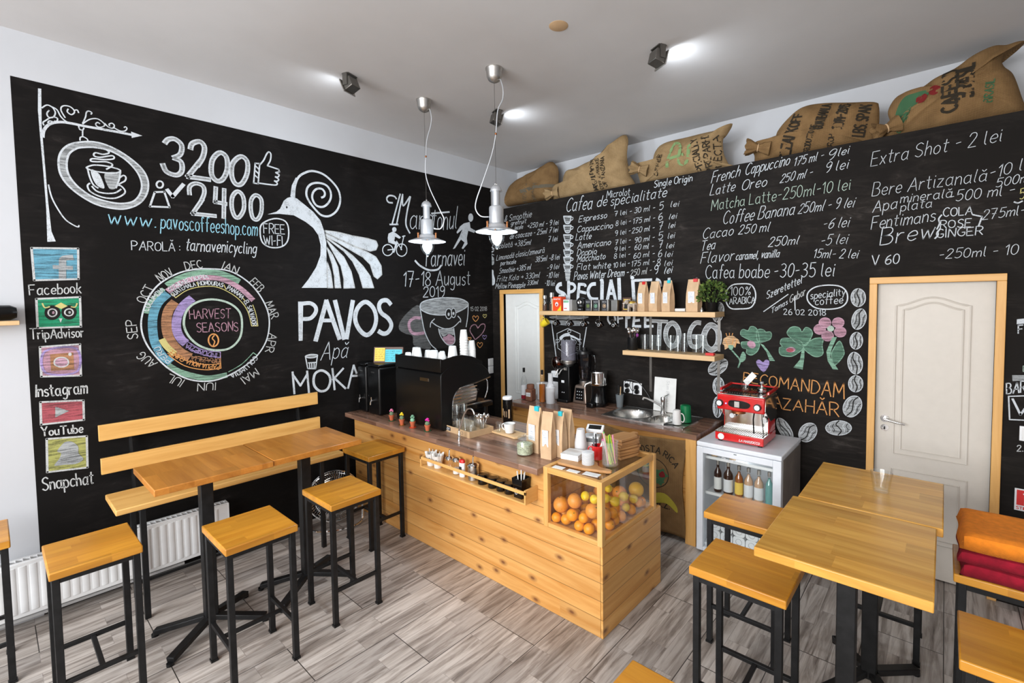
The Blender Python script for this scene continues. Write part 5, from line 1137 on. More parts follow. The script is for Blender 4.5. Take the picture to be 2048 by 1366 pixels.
# small lettering on objects: strokes as thin ribbons laid on a surface
def lettering(name, txt, o, X, Y, width, h, w, mat, parent, slant=0., surf=None, lift=.0006):
    """o: baseline start; X, Y unit directions on the surface"""
    o, X, Y = Vector(o), Vector(X), Vector(Y); nrm = X.cross(Y).normalized(); g = G()
    for sm, p in strokes2d(txt, 0, 0, width, 0, h, h, slant, .3):
        for q in (ribbons(p, w) if sm else seg_ribbons(p, w)):
            pts = [o+X*a+Y*b+nrm*lift for a, b in q]
            g.poly([surf(v) if surf else v for v in pts])
    return g.build(name, mat, parent, recalc=False)
FRUIT = [('g', 2.462, -1.794, 0.658, 0.05), ('g', 2.563, -1.789, 0.707, 0.045), ('o', 2.444, -1.82, 0.58, 0.032), ('o', 2.564, -1.815, 0.628, 0.037), ('o', 2.509, -1.804, 0.582, 0.034), ('o', 2.62, -1.819, 0.581, 0.033), ('o', 2.65, -1.819, 0.638, 0.031), ('o', 2.688, -1.818, 0.582, 0.034), ('g', 2.704, -1.801, 0.689, 0.045), ('l', 2.659, -1.813, 0.77, 0.032), ('l', 2.723, -1.813, 0.767, 0.032), ('l', 2.742, -1.722, 0.747, 0.032), ('l', 2.737, -1.61, 0.688, 0.036), ('l', 2.737, -1.508, 0.687, 0.036), ('l', 2.748, -1.7, 0.802, 0.028), ('y', 2.722, -1.32, 0.668, 0.05), ('l', 2.75, -1.504, 0.62, 0.032), ('l', 2.745, -1.397, 0.637, 0.035), ('o', 2.751, -1.345, 0.596, 0.031), ('g', 2.735, -1.729, 0.648, 0.043), ('o', 2.746, -1.655, 0.636, 0.033), ('o', 2.748, -1.559, 0.582, 0.034), ('o', 2.743, -1.624, 0.579, 0.031), ('o', 2.75, -1.693, 0.58, 0.032), ('o', 2.749, -1.435, 0.581, 0.033), ('o', 2.739, -1.285, 0.581, 0.033), ('o', 2.515, -1.716, 0.584, 0.036), ('o', 2.451, -1.751, 0.584, 0.036), ('o', 2.692, -1.374, 0.584, 0.036), ('o', 2.505, -1.49, 0.584, 0.036), ('o', 2.448, -1.679, 0.584, 0.036), ('o', 2.626, -1.346, 0.584, 0.036), ('o', 2.615, -1.609, 0.584, 0.036), ('o', 2.544, -1.351, 0.584, 0.036), ('o', 2.694, -1.749, 0.584, 0.036), ('o', 2.577, -1.481, 0.584, 0.036), ('o', 2.57, -1.666, 0.584, 0.036), ('o', 2.645, -1.454, 0.584, 0.036), ('o', 2.702, -1.455, 0.628, 0.036), ('o', 2.691, -1.512, 0.584, 0.036), ('o', 2.623, -1.537, 0.584, 0.036), ('o', 2.509, -1.288, 0.584, 0.036), ('o', 2.448, -1.445, 0.584, 0.036), ('o', 2.551, -1.549, 0.584, 0.036), ('o', 2.683, -1.584, 0.584, 0.036), ('o', 2.516, -1.418, 0.584, 0.036), ('o', 2.588, -1.409, 0.584, 0.036), ('o', 2.582, -1.288, 0.584, 0.036), ('o', 2.448, -1.607, 0.584, 0.036), ('o', 2.52, -1.614, 0.584, 0.036), ('o', 2.448, -1.534, 0.584, 0.036), ('o', 2.67, -1.288, 0.584, 0.036), ('g', 2.642, -1.399, 0.648, 0.048), ('g', 2.46, -1.356, 0.597, 0.048), ('g', 2.538, -1.458, 0.655, 0.048), ('g', 2.675, -1.667, 0.597, 0.048), ('g', 2.611, -1.739, 0.598, 0.048)]
# ------------------------------------------------------------------ bar stools
def make_stool(sx, sy, bars, wood_, label):
    t = thing('bar_stool', label, 'stool', group='bar stools'); zt = .745
    G().box(-sx/2, sx/2, -sy/2, sy/2, zt-.037, zt).build('seat', wood_, t, .005)
    w = .028; lx, ly = sx/2-.03, sy/2-.022
    for i in (-1, 1):
        for j in (-1, 1):
            l = G().box(i*lx-w/2, i*lx+w/2, j*ly-w/2, j*ly+w/2, .008, zt-.037).build('leg', 'black_steel', t, .002)
            G().box(i*lx-w/2-.003, i*lx+w/2+.003, j*ly-w/2-.003, j*ly+w/2+.003, 0, .012).build('foot_cap', 'black_plastic', l)
    f = G(); z0, z1 = zt-.062, zt-.038
    for i in (-1, 1):
        f.box(-lx, lx, i*ly-.012, i*ly+.012, z0, z1); f.box(i*lx-.012, i*lx+.012, -ly, ly, z0, z1)
    f.build('seat_frame', 'black_steel', t)
    f = G(); r = .010
    for i in (-1, 1):
        if bars == 'x': f.box(-lx, lx, i*ly-r, i*ly+r, .20, .22)
        else: f.box(i*lx-r, i*lx+r, -ly, ly, .20, .22)
    if bars == 'x': f.box(-r, r, -ly, ly, .198, .216)
    else: f.box(-lx, lx, -r, r, .198, .216)
    f.build('footrest', 'black_steel', t, .002)
    return t
st_y = make_stool(.39, .325, 'y', 'oak_y', 'bar stool with oiled oak seat in front of the chalk network icons')
st_y.location = (1.073, -3.777, 0)
dup(st_y, (1.362, -2.65, 0), .0, 'bar stool with a knotty oak seat standing before the farther half of the long table')
dup(st_y, (.735, -2.065, 0), .03, 'bar stool with pale worn oak seat pushed against the wooden counter front')
dup(st_y, (.485, -4.20, 0), .0, 'cut-off bar stool with pinkish oak seat standing against the bare white wall')
st_x = make_stool(.39, .338, 'x', 'oak_y', 'bar stool standing before the nearer half of the long table, its footrest worn to brown')
st_x.location = (1.447, -3.20, 0)
st_r = make_stool(.395, .325, 'x', 'oak_x', 'bar stool with dark-stained oak seat, half under the nearer right-hand table')
st_r.location = (3.61, -1.93, 0)
dup(st_r, (3.452, -1.36, 0), 0, 'bar stool standing in front of the glass door fridge')
dup(st_r, (4.01, -.85, 0), 0, 'bar stool hidden under the back table before the white door, only its legs showing')
dup(st_r, (4.502, -1.275, 0), 0, 'bar stool carrying the folded orange and crimson blankets')
dup(st_r, (4.51, -1.895, 0), 0, 'bar stool with bare oak seat in front of the folded blankets')
dup(st_r, (3.692, -2.895, 0), 0, 'bar stool seat corner at the bottom edge of the photo, right of the counter')
dup(st_r, (3.428, -3.235, 0), 0, 'bar stool showing just a tiny pale seat tip at the bottom edge')
# folded blankets
def folded(name, x0, x1, y0, y1, z0, z1, mat, label, layers, sag=.05, s=0):
    """a folded blanket: rounded slab with soft folds, front edge hanging over"""
    random.seed(s); g = G(); nx, ny = 28, 22
    ph = [random.uniform(0, 6) for _ in range(6)]
    def top(u, v):
        x = x0+(x1-x0)*u; y = y0+(y1-y0)*v
        e = min(u, 1-u, v, 1-v); rnd = min(1, e/.09); h = (z1-z0)*math.sqrt(max(0, 1-(1-rnd)**2))
        return Vector((x+.004*math.sin(9*v+ph[0]), y+.006*math.sin(7*u+ph[1]), z0+h*(1+.04*math.sin(8*u+ph[2])*math.sin(7*v+ph[3]))))
    vs = [top(i/nx, j/ny) for j in range(ny+1) for i in range(nx+1)]
    vs += [Vector((p.x, p.y, z0)) for p in vs]; o = (nx+1)*(ny+1)
    fs = []
    for j in range(ny):
        for i in range(nx):
            a = j*(nx+1)+i; fs += [(a, a+1, a+nx+2, a+nx+1), (o+a, o+a+nx+1, o+a+nx+2, o+a+1)]
    g.add(vs, fs, True)
    o = g.build(name, mat); tag(o, label, 'blanket', 'folded blankets'); d = o.modifiers.new('w', 'WELD'); d.merge_threshold = .0005
    return o
folded('folded_blanket', 4.325, 4.71, -1.435, -1.115, .747, .797, 'crimson_cloth', 'folded crimson wool blanket lying directly on the bar stool seat', 3, s=2)
folded('folded_blanket', 4.318, 4.715, -1.425, -1.105, .803, .846, 'crimson_cloth', 'upper folded crimson blanket sandwiched beneath the orange one', 3, s=5)
folded('folded_blanket', 4.318, 4.72, -1.41, -1.03, .852, .915, 'orange_cloth', 'folded orange blanket on top of the crimson ones', 3, s=3)
# ------------------------------------------------------------------ pedestal tables
def make_table(sx, sy, mat, label):
    t = thing('pedestal_table', label, 'table', group='pedestal tables'); zt = .99
    G().box(-sx/2, sx/2, -sy/2, sy/2, zt-.036, zt).build('tabletop', mat, t, .004)
    G().box(-.032, .032, -.032, .032, .05, zt-.042).build('pole', 'black_steel', t, .004)
    G().box(-.16, .16, -.16, .16, zt-.042, zt-.036).build('mounting_plate', 'black_steel', t)
    for i in (-1, 1):
        for j in (-1, 1):
            f = G().bar((i*.02, j*.02, .075), (i*.175, j*.235, .028), .045, .03).build('base_arm', 'black_steel', t, .004)
            G().cyl((i*.175, j*.235, 0), .018, .016, 12).build('foot_pad', 'black_plastic', f)
    return t
tb = make_table(.525, .562, 'oak_table', 'nearer oak half of the long bar table, in front of the bench')
tb.location = (.966, -3.274, 0)
dup(tb, (.957, -2.708, 0), 0, 'farther oak half of the long bar table, next to the counter')
tb2 = make_table(.525, .605, 'oak_table_pale', 'nearer pale oak table overlapping the bar stool seats by the fridge'); tb2.location = (3.985, -1.92, 0)
dup(tb2, (4.005, -1.305, 0), 0, 'back pale oak table with a water glass on it, before the white door')
# ------------------------------------------------------------------ bench with slatted back
t = thing('wooden_bench', 'long oak bench with two back slats on black steel legs against the left chalkboard', 'bench', (0, 0, 0))
G().box(.2, .575, -3.625, -2.235, .687, .722).build('seat', 'oak_bench', t, .006)
for z0, x in ((.832, .115), (1.045, .085)):
    G().box(x-.011, x+.011, -3.628, -2.215, z0, z0+.105).build('back_slat', 'oak_bench', t, .003)
for y in (-3.47, -2.38):
    G().bar((.125, y, .66), (.053, y, 1.13), .03, .015, (0, 1, 0)).build('back_support', 'black_steel', t)
    for x in (.235, .555): G().box(x-.015, x+.015, y-.03-.015, y-.03+.015, 0, .687).build('leg', 'black_steel', t, .002)
    G().box(.235, .555, y-.042, y-.018, .655, .685).build('seat_rail', 'black_steel', t)
G().box(.225, .245, -3.5, -2.41, .085, .105).build('stretcher', 'black_steel', t)
# ------------------------------------------------------------------ radiator
t = thing('panel_radiator', 'long white panel radiator on the left wall under the bench', 'radiator', (0, 0, 0))
g = G(); y0, y1, z0, z1 = -4.72, -2.93, .085, .415
g.box(.045, .06, y0, y1, z0, z1).box(.115, .127, y0, y1, z0, z1-.006)
k = int((y1-y0-.06)/.0445)
for i in range(k):
    y = y0+.04+i*.0445
    g.prism([(y, 0), (y+.006, .004), (y+.030, .004), (y+.036, 0)], (0, 0, z1-z0-.05), (.127, 0, z0+.025), (0, 1, 0), (1, 0, 0))
g.build('front_panel', 'white_enamel', t, .003)
g = G(); n = 60
for i in range(n): y = y0+.01+(y1-y0-.02)*i/(n-1); g.box(.06, .115, y-.002, y+.002, z1-.012, z1-.002)
g.box(.055, .062, y0, y1, z1-.014, z1).box(.113, .12, y0, y1, z1-.014, z1).build('top_grille', 'white_enamel', t)
G().box(.045, .13, y1-.004, y1+.002, z0, z1).box(.045, .13, y0-.002, y0+.004, z0, z1).build('side_cover', 'white_enamel', t)
G().tube([(.085, -3.05, .10), (.085, -3.05, .0)], .011, 10).cyl((.085, -3.05, .07), .02, .03, 12).cyl((.085, -3.05, 0), .03, .012, 14).build('valve_pipe', 'white_enamel', t)
G().tube([(.03, -4.7, .03), (.03, -3.2, .03)], .012, 8).build('supply_pipe', 'white_enamel', t)
g = G()
for y in (-4.5, -3.2): g.box(.008, .046, y-.02, y+.02, .12, .38)
g.build('wall_bracket', 'white_enamel', t)
# ------------------------------------------------------------------ floor fan behind the stools
t = thing('floor_fan', 'chrome floor fan with round wire cage in the corner by the counter', 'fan', (.27, -2.18, 0), -.55)
Mf = Matrix.Rotation(PI/2-.12, 3, 'Y'); cz = .26
def fp(r, a, d): return Mf @ Vector((r*math.cos(a), r*math.sin(a), d)) + Vector((0, 0, cz))
g = G()
for d, rs in ((.055, (.205, .15, .09, .05)), (-.055, (.205, .15, .09))):
    for r in rs: g.tube([fp(r, 2*PI*k/28, d*(1-.25*(r/.21)**2)) for k in range(28)], .0028, 5, True)
    for k in range(64): g.tube([fp(.05, 2*PI*k/64, d), fp(.15, 2*PI*k/64+.12, d*.9), fp(.212, 2*PI*k/64+.18, 0)], .0017, 4)
g.tube([fp(.214, 2*PI*k/32, 0) for k in range(32)], .006, 6, True)
g.build('wire_cage', 'chrome', t)
g = G()
for k in range(3):
    a = 2*PI*k/3; g.poly([fp(.03, a-.3, .01), fp(.12, a-.25, .02), fp(.185, a, .02), fp(.17, a+.55, -.012), fp(.1, a+.7, -.015), fp(.03, a+.5, -.01)])
b = g.build('fan_blades', 'brushed_steel', t); so = b.modifiers.new('s', 'SOLIDIFY'); so.thickness = .003
G().lathe([(.0, .03), (.03, .028), (.042, .0), (.042, -.09), (.02, -.11)], (0, 0, cz), 18, Mf).build('motor', 'dark_steel', t)
G().tube(smooth([(0, -.225, cz), (.0, -.225, .1), (.02, -.215, .02), (.10, -.15, .012), (.14, 0, .012), (.10, .15, .012), (.02, .215, .02), (0, .225, .1), (0, .225, cz)]), .010, 8).build('stand', 'chrome', t)
# ------------------------------------------------------------------ little shelf on the bare wall
t = thing('wall_shelf', 'short pine shelf on the bare white wall left of the chalkboard', 'shelf', (0, 0, 0))
G().box(.0, .13, -4.75, -3.942, 1.82, 1.846).build('board', 'pale_shelf', t, .002)
for y in (-4.6, -4.1): G().bar((.004, y, 1.73), (.004, y, 1.82), .02, .004, (1, 0, 0)).bar((0, y, 1.817), (.1, y, 1.817), .02, .004).build('bracket', 'black_steel', t)
g = G(); g.lathe([(.0, 0), (.03, .004), (.044, .03), (.046, .25), (.046, .5), (.044, .72), (.03, .745), (0, .75)], (.062, -3.945, 1.893), 20, Matrix.Rotation(PI/2, 3, 'X'), sx=1.2)
o = g.build('cloth_roll', 'black_satin'); tag(o, 'rolled black cloth lying on the short pine wall shelf', 'cloth')
# ------------------------------------------------------------------ service counter
t = thing('service_counter', 'long pine-clad service counter with a lower end for the fruit case', 'counter', (0, 0, 0))
cf = G(); cf.box(.07, 2.388, -1.872, -1.85, 0, .862).box(2.388, 2.802, -1.872, -1.85, 0, .53)
cf.build('front_panel', 'pine_front', t)
G().box(2.80, 2.8165, -1.872, -1.158, 0, .53).build('end_panel', 'pine_end', t)
G().box(.0, 2.80, -1.18, -1.158, 0, .53).box(.0, 2.36, -1.18, -1.158, .53, .862).box(2.36, 2.38, -1.85, -1.158, .53, .862).build('back_panel', 'pine_front', t)
G().box(2.38, 2.80, -1.86, -1.17, .515, .532).build('case_shelf', 'board_wood', t)
G().box(.07, .09, -1.85, -1.18, 0, .862).build('side_panel', 'pine_end', t)
o = G().box(.004, 2.384, -1.93, -1.165, .862, .90).build('counter_worktop', 'laminate', None, .003); tag(o, 'dark striped laminate worktop on the service counter', 'worktop')
# ------------------------------------------------------------------ glass fruit case
t = thing('fruit_case', 'pine-framed glass case full of citrus at the counter end', 'display case', (0, 0, 0))
X0, X1, Y0, Y1, Z0, Z1 = 2.386, 2.8165, -1.876, -1.222, .532, .905; w = .034
for x in (X0, X1-w):
    for y in (Y0, Y1-w): G().box(x, x+w, y, y+w, Z0, Z1).build('post', 'pine_trim_z', t, .002)
for z, h in ((Z0, .028), (Z1-.036, .036)):
    for y in (Y0+.002, Y1-w): G().box(X0+w, X1-w, y, y+w-.004, z, z+h).build('rail', 'pine_trim_x', t, .002)
    for x in (X0, X1-w+.002): G().box(x, x+w-.004, Y0+w, Y1-w, z, z+h).build('rail', 'pine_trim_y', t, .002)
G().box(X0+w, X1-w, Y0+.012, Y0+.016, Z0+.02, Z1-.03).build('front_pane', 'pane_glass', t)
G().box(X1-.016, X1-.012, Y0+w, Y1-w, Z0+.02, Z1-.03).build('side_pane', 'pane_glass', t)
G().box(X0+.01, X1-.01, Y0+.02, Y1-.01, Z1-.007, Z1-.002).build('top_pane', 'pane_glass', t)
G().box(X0+w, X1-w, Y1-.016, Y1-.012, Z0+.02, Z1-.03).build('back_pane', 'pane_glass', t)
G().box(X0+w, X1-w, Y0+w-.01, Y1-w+.01, Z0, Z0+.014).build('case_floor', 'pine_trim_y', t)
# ------------------------------------------------------------------ condiment rack on the counter front
t = thing('condiment_rack', 'narrow pine rack screwed to the counter front', 'rack', (0, 0, 0))
rx0, rx1, ry0, ry1 = 1.262, 2.338, -1.988, -1.872
G().box(rx0, rx1, ry0, ry1, .682, .692).build('shelf_board', 'pine_trim_x', t, .001)
G().box(rx0, rx1, ry0, ry0+.01, .742, .762).build('front_rail', 'pine_trim_x', t, .001)
G().box(rx0, rx0+.011, ry0, ry0+.012, .692, .762).box(rx0, rx0+.011, ry0, ry1, .742, .762).box(rx0, rx0+.011, ry1-.012, ry1, .692, .762).build('end_frame', 'pine_trim_z', t, .001)
G().box(rx1-.012, rx1, ry0, ry1, .692, .772).build('end_panel', 'pine_trim_y', t, .001)
# ------------------------------------------------------------------ back counter, sink
t = thing('back_counter', 'pine back counter along the right chalkboard wall', 'counter', (0, 0, 0))
G().box(2.735, 2.82, -.57, -.55, .0, .838).build('corner_post', 'pine_trim_z', t, .002)
G().box(2.80, 2.82, -.55, -.005, .0, .838).build('end_panel', 'pine_trim_z', t)
G().box(.84, 2.735, -.545, -.53, .08, .838).build('front_panel', 'pine_front', t)
G().box(.83, .85, -.545, -.005, .0, .838).build('side_panel', 'pine_trim_z', t)
g = G()
hx0, hx1, hy0, hy1 = 1.915, 2.655, -.465, -.05
for a in ((.81, hx0, -.575, -.002), (hx1, 2.825, -.575, -.002), (hx0, hx1, -.575, hy0), (hx0, hx1, hy1, -.002)): g.box(*a, .84, .88)
o = g.build('back_worktop', 'laminate'); tag(o, 'dark striped laminate worktop on the back counter around the sink', 'worktop')
t = thing('kitchen_sink', 'stainless double sink with a round bowl and drainboard in the back worktop', 'sink', (0, 0, 0))
g = G(); nx, ny = 90, 52; sx0, sx1, sy0, sy1 = 1.90, 2.672, -.482, -.034
def sinkz(x, y):
    d1 = math.hypot((x-2.10)/.172, (y+.268)/.168); d2 = math.hypot((x-2.395)/.098, (y+.285)/.135)
    def bowl(d, dep): s = max(0, min(1, (1.0-d)/.16)); return -dep*s*s*(3-2*s)
    z = min(bowl(d1, .13), bowl(d2, .10))
    if x > 2.52 and z == 0 and -.44 < y < -.08: z = -.003-.002*math.sin(y*150)
    e = min(x-sx0, sx1-x, y-sy0, sy1-y); return z+(.004 if e < .012 else .001)
vsn = [(sx0+(sx1-sx0)*i/nx, sy0+(sy1-sy0)*j/ny, .883+sinkz(sx0+(sx1-sx0)*i/nx, sy0+(sy1-sy0)*j/ny)) for j in range(ny+1) for i in range(nx+1)]
g.add(vsn, [(j*(nx+1)+i, j*(nx+1)+i+1, (j+1)*(nx+1)+i+1, (j+1)*(nx+1)+i) for j in range(ny) for i in range(nx)], True)
g.build('basin', 'brushed_steel', t, angle=70)
g = G(); g.box(sx0, sx1, sy0-.002, sy0+.004, .879, .888).box(sx0, sx1, sy1-.004, sy1+.002, .879, .888).box(sx0-.002, sx0+.004, sy0, sy1, .879, .888).box(sx1-.004, sx1+.002, sy0, sy1, .879, .888).build('rim', 'chrome', t)
G().cyl((2.10, -.268, .754), .028, .004, 18).build('drain', 'chrome', t)
t = thing('sink_faucet', 'chrome mixer faucet with raised lever behind the sink', 'faucet', (2.311, -.085, .884))
G().lathe([(.028, 0), (.026, .006), (.021, .012), (.021, .1), (.023, .135), (.018, .15), (0, .152)], n=20).build('body', 'chrome', t)
G().tube([(-.005, 0, .06), (-.06, -.03, .095), (-.13, -.075, .135), (-.155, -.09, .14)], [.012, .011, .010, .009], 10).tube([(-.15, -.088, .142), (-.157, -.092, .12)], .009, 10).build('spout', 'chrome', t)
G().bar((.0, .0, .15), (.035, .03, .175), .022, .008).build('lever', 'chrome', t, .002)
# ------------------------------------------------------------------ pendant lamps
def pendant(x, y, s, label, cord, src=None):
    t = thing('pendant_lamp', label, 'lamp', (x, y, 0), 0, 'pendant lamps')
    G().lathe([(.062, H), (.062, H-.012), (.056, H-.02), (.053, H-.06), (.04, H-.085), (.012, H-.1), (0, H-.104)], n=24).build('ceiling_canopy', 'brushed_steel', t)
    zc = 2.76
    G().tube([(0, 0, H-.1), (0, 0, zc)], .0016, 5).build('suspension_wire', 'dark_steel', t)
    G().tube(smooth(cord), .0042, 7).build('power_cord', 'lamp_metal', t)
    k = 3.12; p = min(smooth(cord), key=lambda q: abs(q[2]-k)); G().ball((p[0], p[1], k), .009, 10, 6).build('cord_clip', 'copper', t)
    G().tube([(.008*math.cos(a), 0, zc+.004+.008*math.sin(a)) for a in [2*PI*i/12 for i in range(12)]], .0018, 5, True).build('hook', 'chrome', t)
    G().lathe([(.006, zc), (.02, zc-.004), (.036, zc-.02), (.043, zc-.045), (.042, zc-.048), (.02, zc-.048)], n=24).build('cap', 'lamp_metal', t)
    G().lathe([(.028, zc-.046), (.028, zc-.155)], n=20).build('neck', 'lamp_metal', t)
    G().lathe([(.03, zc-.148), (.048, zc-.155), (.052, zc-.165), (.052, zc-.275), (.07, zc-.285), (.078, zc-.305), (.1, zc-.312), (.15, zc-.332), (.151, zc-.336), (.1, zc-.319), (.07, zc-.315)], n=36, caps=False).build('shade', 'lamp_metal', t)
    for a in (.4, 2.5, 4.6):
        G().cyl((.082*math.cos(a), .082*math.sin(a), zc-.312), .007, .035, 10).ball((.082*math.cos(a), .082*math.sin(a), zc-.272), .0095, 10, 6).build('thumb_screw', 'copper', t)
    G().lathe([(.05, zc-.318), (.058, zc-.34), (.06, zc-.365), (.052, zc-.4), (.034, zc-.43), (.012, zc-.448), (.01, zc-.455), (0, zc-.458)], n=24, caps=False).build('glass_cover', 'bulb_glass', t)
    G().lathe([(0, zc-.33), (.02, zc-.335), (.038, zc-.36), (.04, zc-.38), (.028, zc-.41), (.01, zc-.43), (0, zc-.432)], n=20, caps=False).build('light_bulb', 'bulb', t)
    l = bpy.data.lights.new('lamp_glow', 'POINT'); l.energy = 24; l.color = (.78, .90, 1.0); l.shadow_soft_size = .03
    o = bpy.data.objects.new('lamp_glow', l); COL.objects.link(o); o.parent = t; o.location = (0, 0, zc-.47)
    return t
pendant(.976, -1.667, 1, 'brushed metal pendant lamp hanging in front of the chalk runner and cyclist', [(.03, .02, H-.05), (.05, .03, H-.12), (.045, .03, H-.2), (.012, .01, 3.25), (.004, .003, 3.12), (.0, .0, 2.98), (.03, .02, 2.85), (.10, .06, 2.68), (.125, .08, 2.60), (.10, .065, 2.53), (.055, .03, 2.53)])
pendant(1.782, -1.651, 1, 'brushed metal pendant lamp hanging in the corner before the smoothie list', [(.03, .02, H-.06), (.055, .03, H-.14), (.05, .03, H-.22), (.02, .01, 3.28), (.004, .003, 3.12), (-.02, -.015, 2.98), (-.07, -.055, 2.80), (-.115, -.085, 2.66), (-.12, -.09, 2.59), (-.09, -.07, 2.54), (-.05, -.03, 2.535)])
# ------------------------------------------------------------------ ceiling floodlights, blank cover
def flood(x, y, yaw, tilt, label, power):
    t = thing('ceiling_floodlight', label, 'light', (x, y, H), yaw, 'ceiling floodlights')
    G().box(-.045, .045, -.03, .03, -.006, 0).box(-.05, -.044, -.02, .02, -.085, 0).box(.044, .05, -.02, .02, -.085, 0).build('bracket', 'dark_steel', t)
    Mt = Matrix.Translation((0, 0, -.075)) @ Matrix.Rotation(tilt, 4, 'X')
    G().box(-.043, .043, -.05, .022, -.038, .038, Mt).build('housing', 'dark_steel', t, .004)
    g = G(); g.box(-.058, .058, .022, .03, -.048, .048, Mt); g.build('front_frame', 'brushed_steel', t, .002)
    G().box(-.045, .045, .0301, .0312, -.035, .035, Mt).build('led_panel', 'led', t)
    l = bpy.data.lights.new('flood_glow', 'AREA'); l.shape = 'RECTANGLE'; l.size = .09; l.size_y = .07; l.spread = 2.5; l.energy = power; l.color = (.84, .92, 1.0)
    o = bpy.data.objects.new('flood_glow', l); COL.objects.link(o); o.parent = t
    o.matrix_local = Mt @ Matrix.Translation((0, .034, 0)) @ Matrix.Rotation(PI/2, 4, 'X')
flood(.93, -2.28, 1.9, -.4, 'dark square floodlight on the ceiling above the chalk bird', 1.2)
flood(2.787, -1.128, -.45, -.26, 'dark square floodlight on the ceiling nearest the coffee sacks', 2.6)
flood(1.256, -1.109, -.35, -.26, 'dark square floodlight on the ceiling behind the pendant lamps', 2.4)
o = G().lathe([(.0, H-.004), (.05, H-.004), (.058, H-.001), (.058, H)], (2.448, -1.756, 0), 32).build('ceiling_cover', 'kraft_card'); MATS['kraft_card']; tag(o, 'round cream blank cover plate on the ceiling', 'cover plate')
# ------------------------------------------------------------------ small-object builders
def away(x, y, r):
    """centre of a round thing whose near rim touches the counter at x, y"""
    dx, dy = x-4.2528, y+4.0655; l = math.hypot(dx, dy); return x+dx/l*r, y+dy/l*r
def one(g, name, mat, label, cat, group=None, bevel=0., loc=None, rz=0.):
    o = g.build(name, mat, None, bevel)
    if loc: o.location = loc; o.rotation_euler = (0, 0, rz)
    return tag(o, label, cat, group)
def cup(name, label, loc, r, h, mat, ang=0., group=None, flip=False, handle=True, taper=.72, cat='cup'):
    t = thing(name, label, cat, loc, ang, group)
    p = [(r*taper*.8, 0), (r*taper, .004), (r*.93, h*.55), (r, h), (r-.003, h), (r*.9, h*.55), (r*taper-.004, .006), (0, .006)]
    if flip: p = [(a, h-z) for a, z in p]
    G().lathe(p, n=24, caps=True).build('body', mat, t)
    if handle:
        z = [h*.8, h*.85, h*.6, h*.3, h*.25]; zz = [h-q if flip else q for q in z]
        G().tube(smooth([(r*.93, 0, zz[0]), (r*1.35, 0, zz[1]), (r*1.6, 0, zz[2]), (r*1.3, 0, zz[3]), (r*.85, 0, zz[4])]), .0042, 8).build('handle', mat, t)
    return t
def tumbler_g(r0, r1, h, facets=0):
    g = G(); p = [(r0*.9, 0), (r0, .003), (r1, h), (r1-.002, h), (r0-.003, .012), (0, .010)]
    g.lathe(p, n=facets or 24); return g
def tumbler(label, loc, r0, r1, h, group=None, facets=0, name='glass_tumbler', cat='glass'):
    o = one(tumbler_g(r0, r1, h, facets), name, 'clear_glass', label, cat, group); o.location = loc; return o
def kraft_bag(label, loc, w, d, h, rz, group, clip=None, lab='white'):
    t = thing('coffee_bag', label, 'coffee bag', loc, rz, group)
    g = G(); rows = [(0, 1, 1), (.02, 1.02, 1.03), (.25, 1.04, 1.08), (.55, 1.02, .95), (.78, 1.0, .5), (.92, .99, .16), (1, .98, .06)]
    vs = []; fs = []
    for z, a, b in rows:
        x, y = w/2*a, d/2*b
        ring = [(-x, -y), (0, -y*1.08), (x, -y), (x*(1-.12*(z > .2)), 0), (x, y), (0, y*1.04), (-x, y), (-x*(1-.12*(z > .2)), 0)]
        vs += [(px, py+random.uniform(-.0015, .0015), z*h) for px, py in ring]
    for i in range(len(rows)-1):
        for k in range(8): fs.append((i*8+k, i*8+(k+1) % 8, (i+1)*8+(k+1) % 8, (i+1)*8+k))
    fs += [tuple(range(7, -1, -1)), tuple((len(rows)-1)*8+k for k in range(8))]
    g.add(vs, fs); g.build('bag', 'kraft', t, .002)
    y0 = -d/2*1.13
    l = G().box(-w*.30, w*.26, y0-.0008, y0, h*.27, h*.62).build('paper_label', 'label_white', t, label='white paper label')
    g = G()
    g.tube([(-.012+.012*math.cos(a), y0-.0012, h*.55+.012*math.sin(a)) for a in [2*PI*k/14 for k in range(14)]], .0007, 4, True)
    for k in range(5): z = h*(.47-.036*k); g.tube([(-w*.22, y0-.0012, z), (-w*.05, y0-.0012, z+(.010 if k in (1, 2) else 0)), (w*.18, y0-.0012, z)], .0007, 4)
    g.build('label_print', 'ink_blue', l)
    if clip:
        c = G(); c.box(w*.02, w*.36, -d*.1-.008, d*.1+.004, h*.915, h*1.012)
        c.build('bag_clip', clip, t, .001, label='coloured clip tag')
        G().tube([(w*.2, -.004, h*1.01), (w*.22, -.004, h*1.045), (w*.34, -.004, h*1.045), (w*.36, -.004, h*1.01)], .0012, 5).build('clip_wire', 'chrome', t)
    return t
def jar_lid(name, label, loc, r, h, glass_, fill, fmat, lidmat, lh=.02, group=None, cat='jar', n=24, lidr=1.0):
    t = thing(name, label, cat, loc, 0, group)
    G().lathe([(r*.92, 0), (r, .006), (r, h*.78), (r*.82, h*.9), (r*.8, h-lh*.6)], n=n).build('glass_body', glass_, t)
    G().lathe([(0, .004), (r*.93, .005), (r*.94, h*fill*.9), (r*.7, h*fill), (0, h*fill*1.01)], n=n).build('contents', fmat, t)
    G().lathe([(r*.86*lidr, h-lh), (r*.88*lidr, h-lh*.2), (r*.8*lidr, h), (0, h)], n=n).build('lid', lidmat, t)
    return t
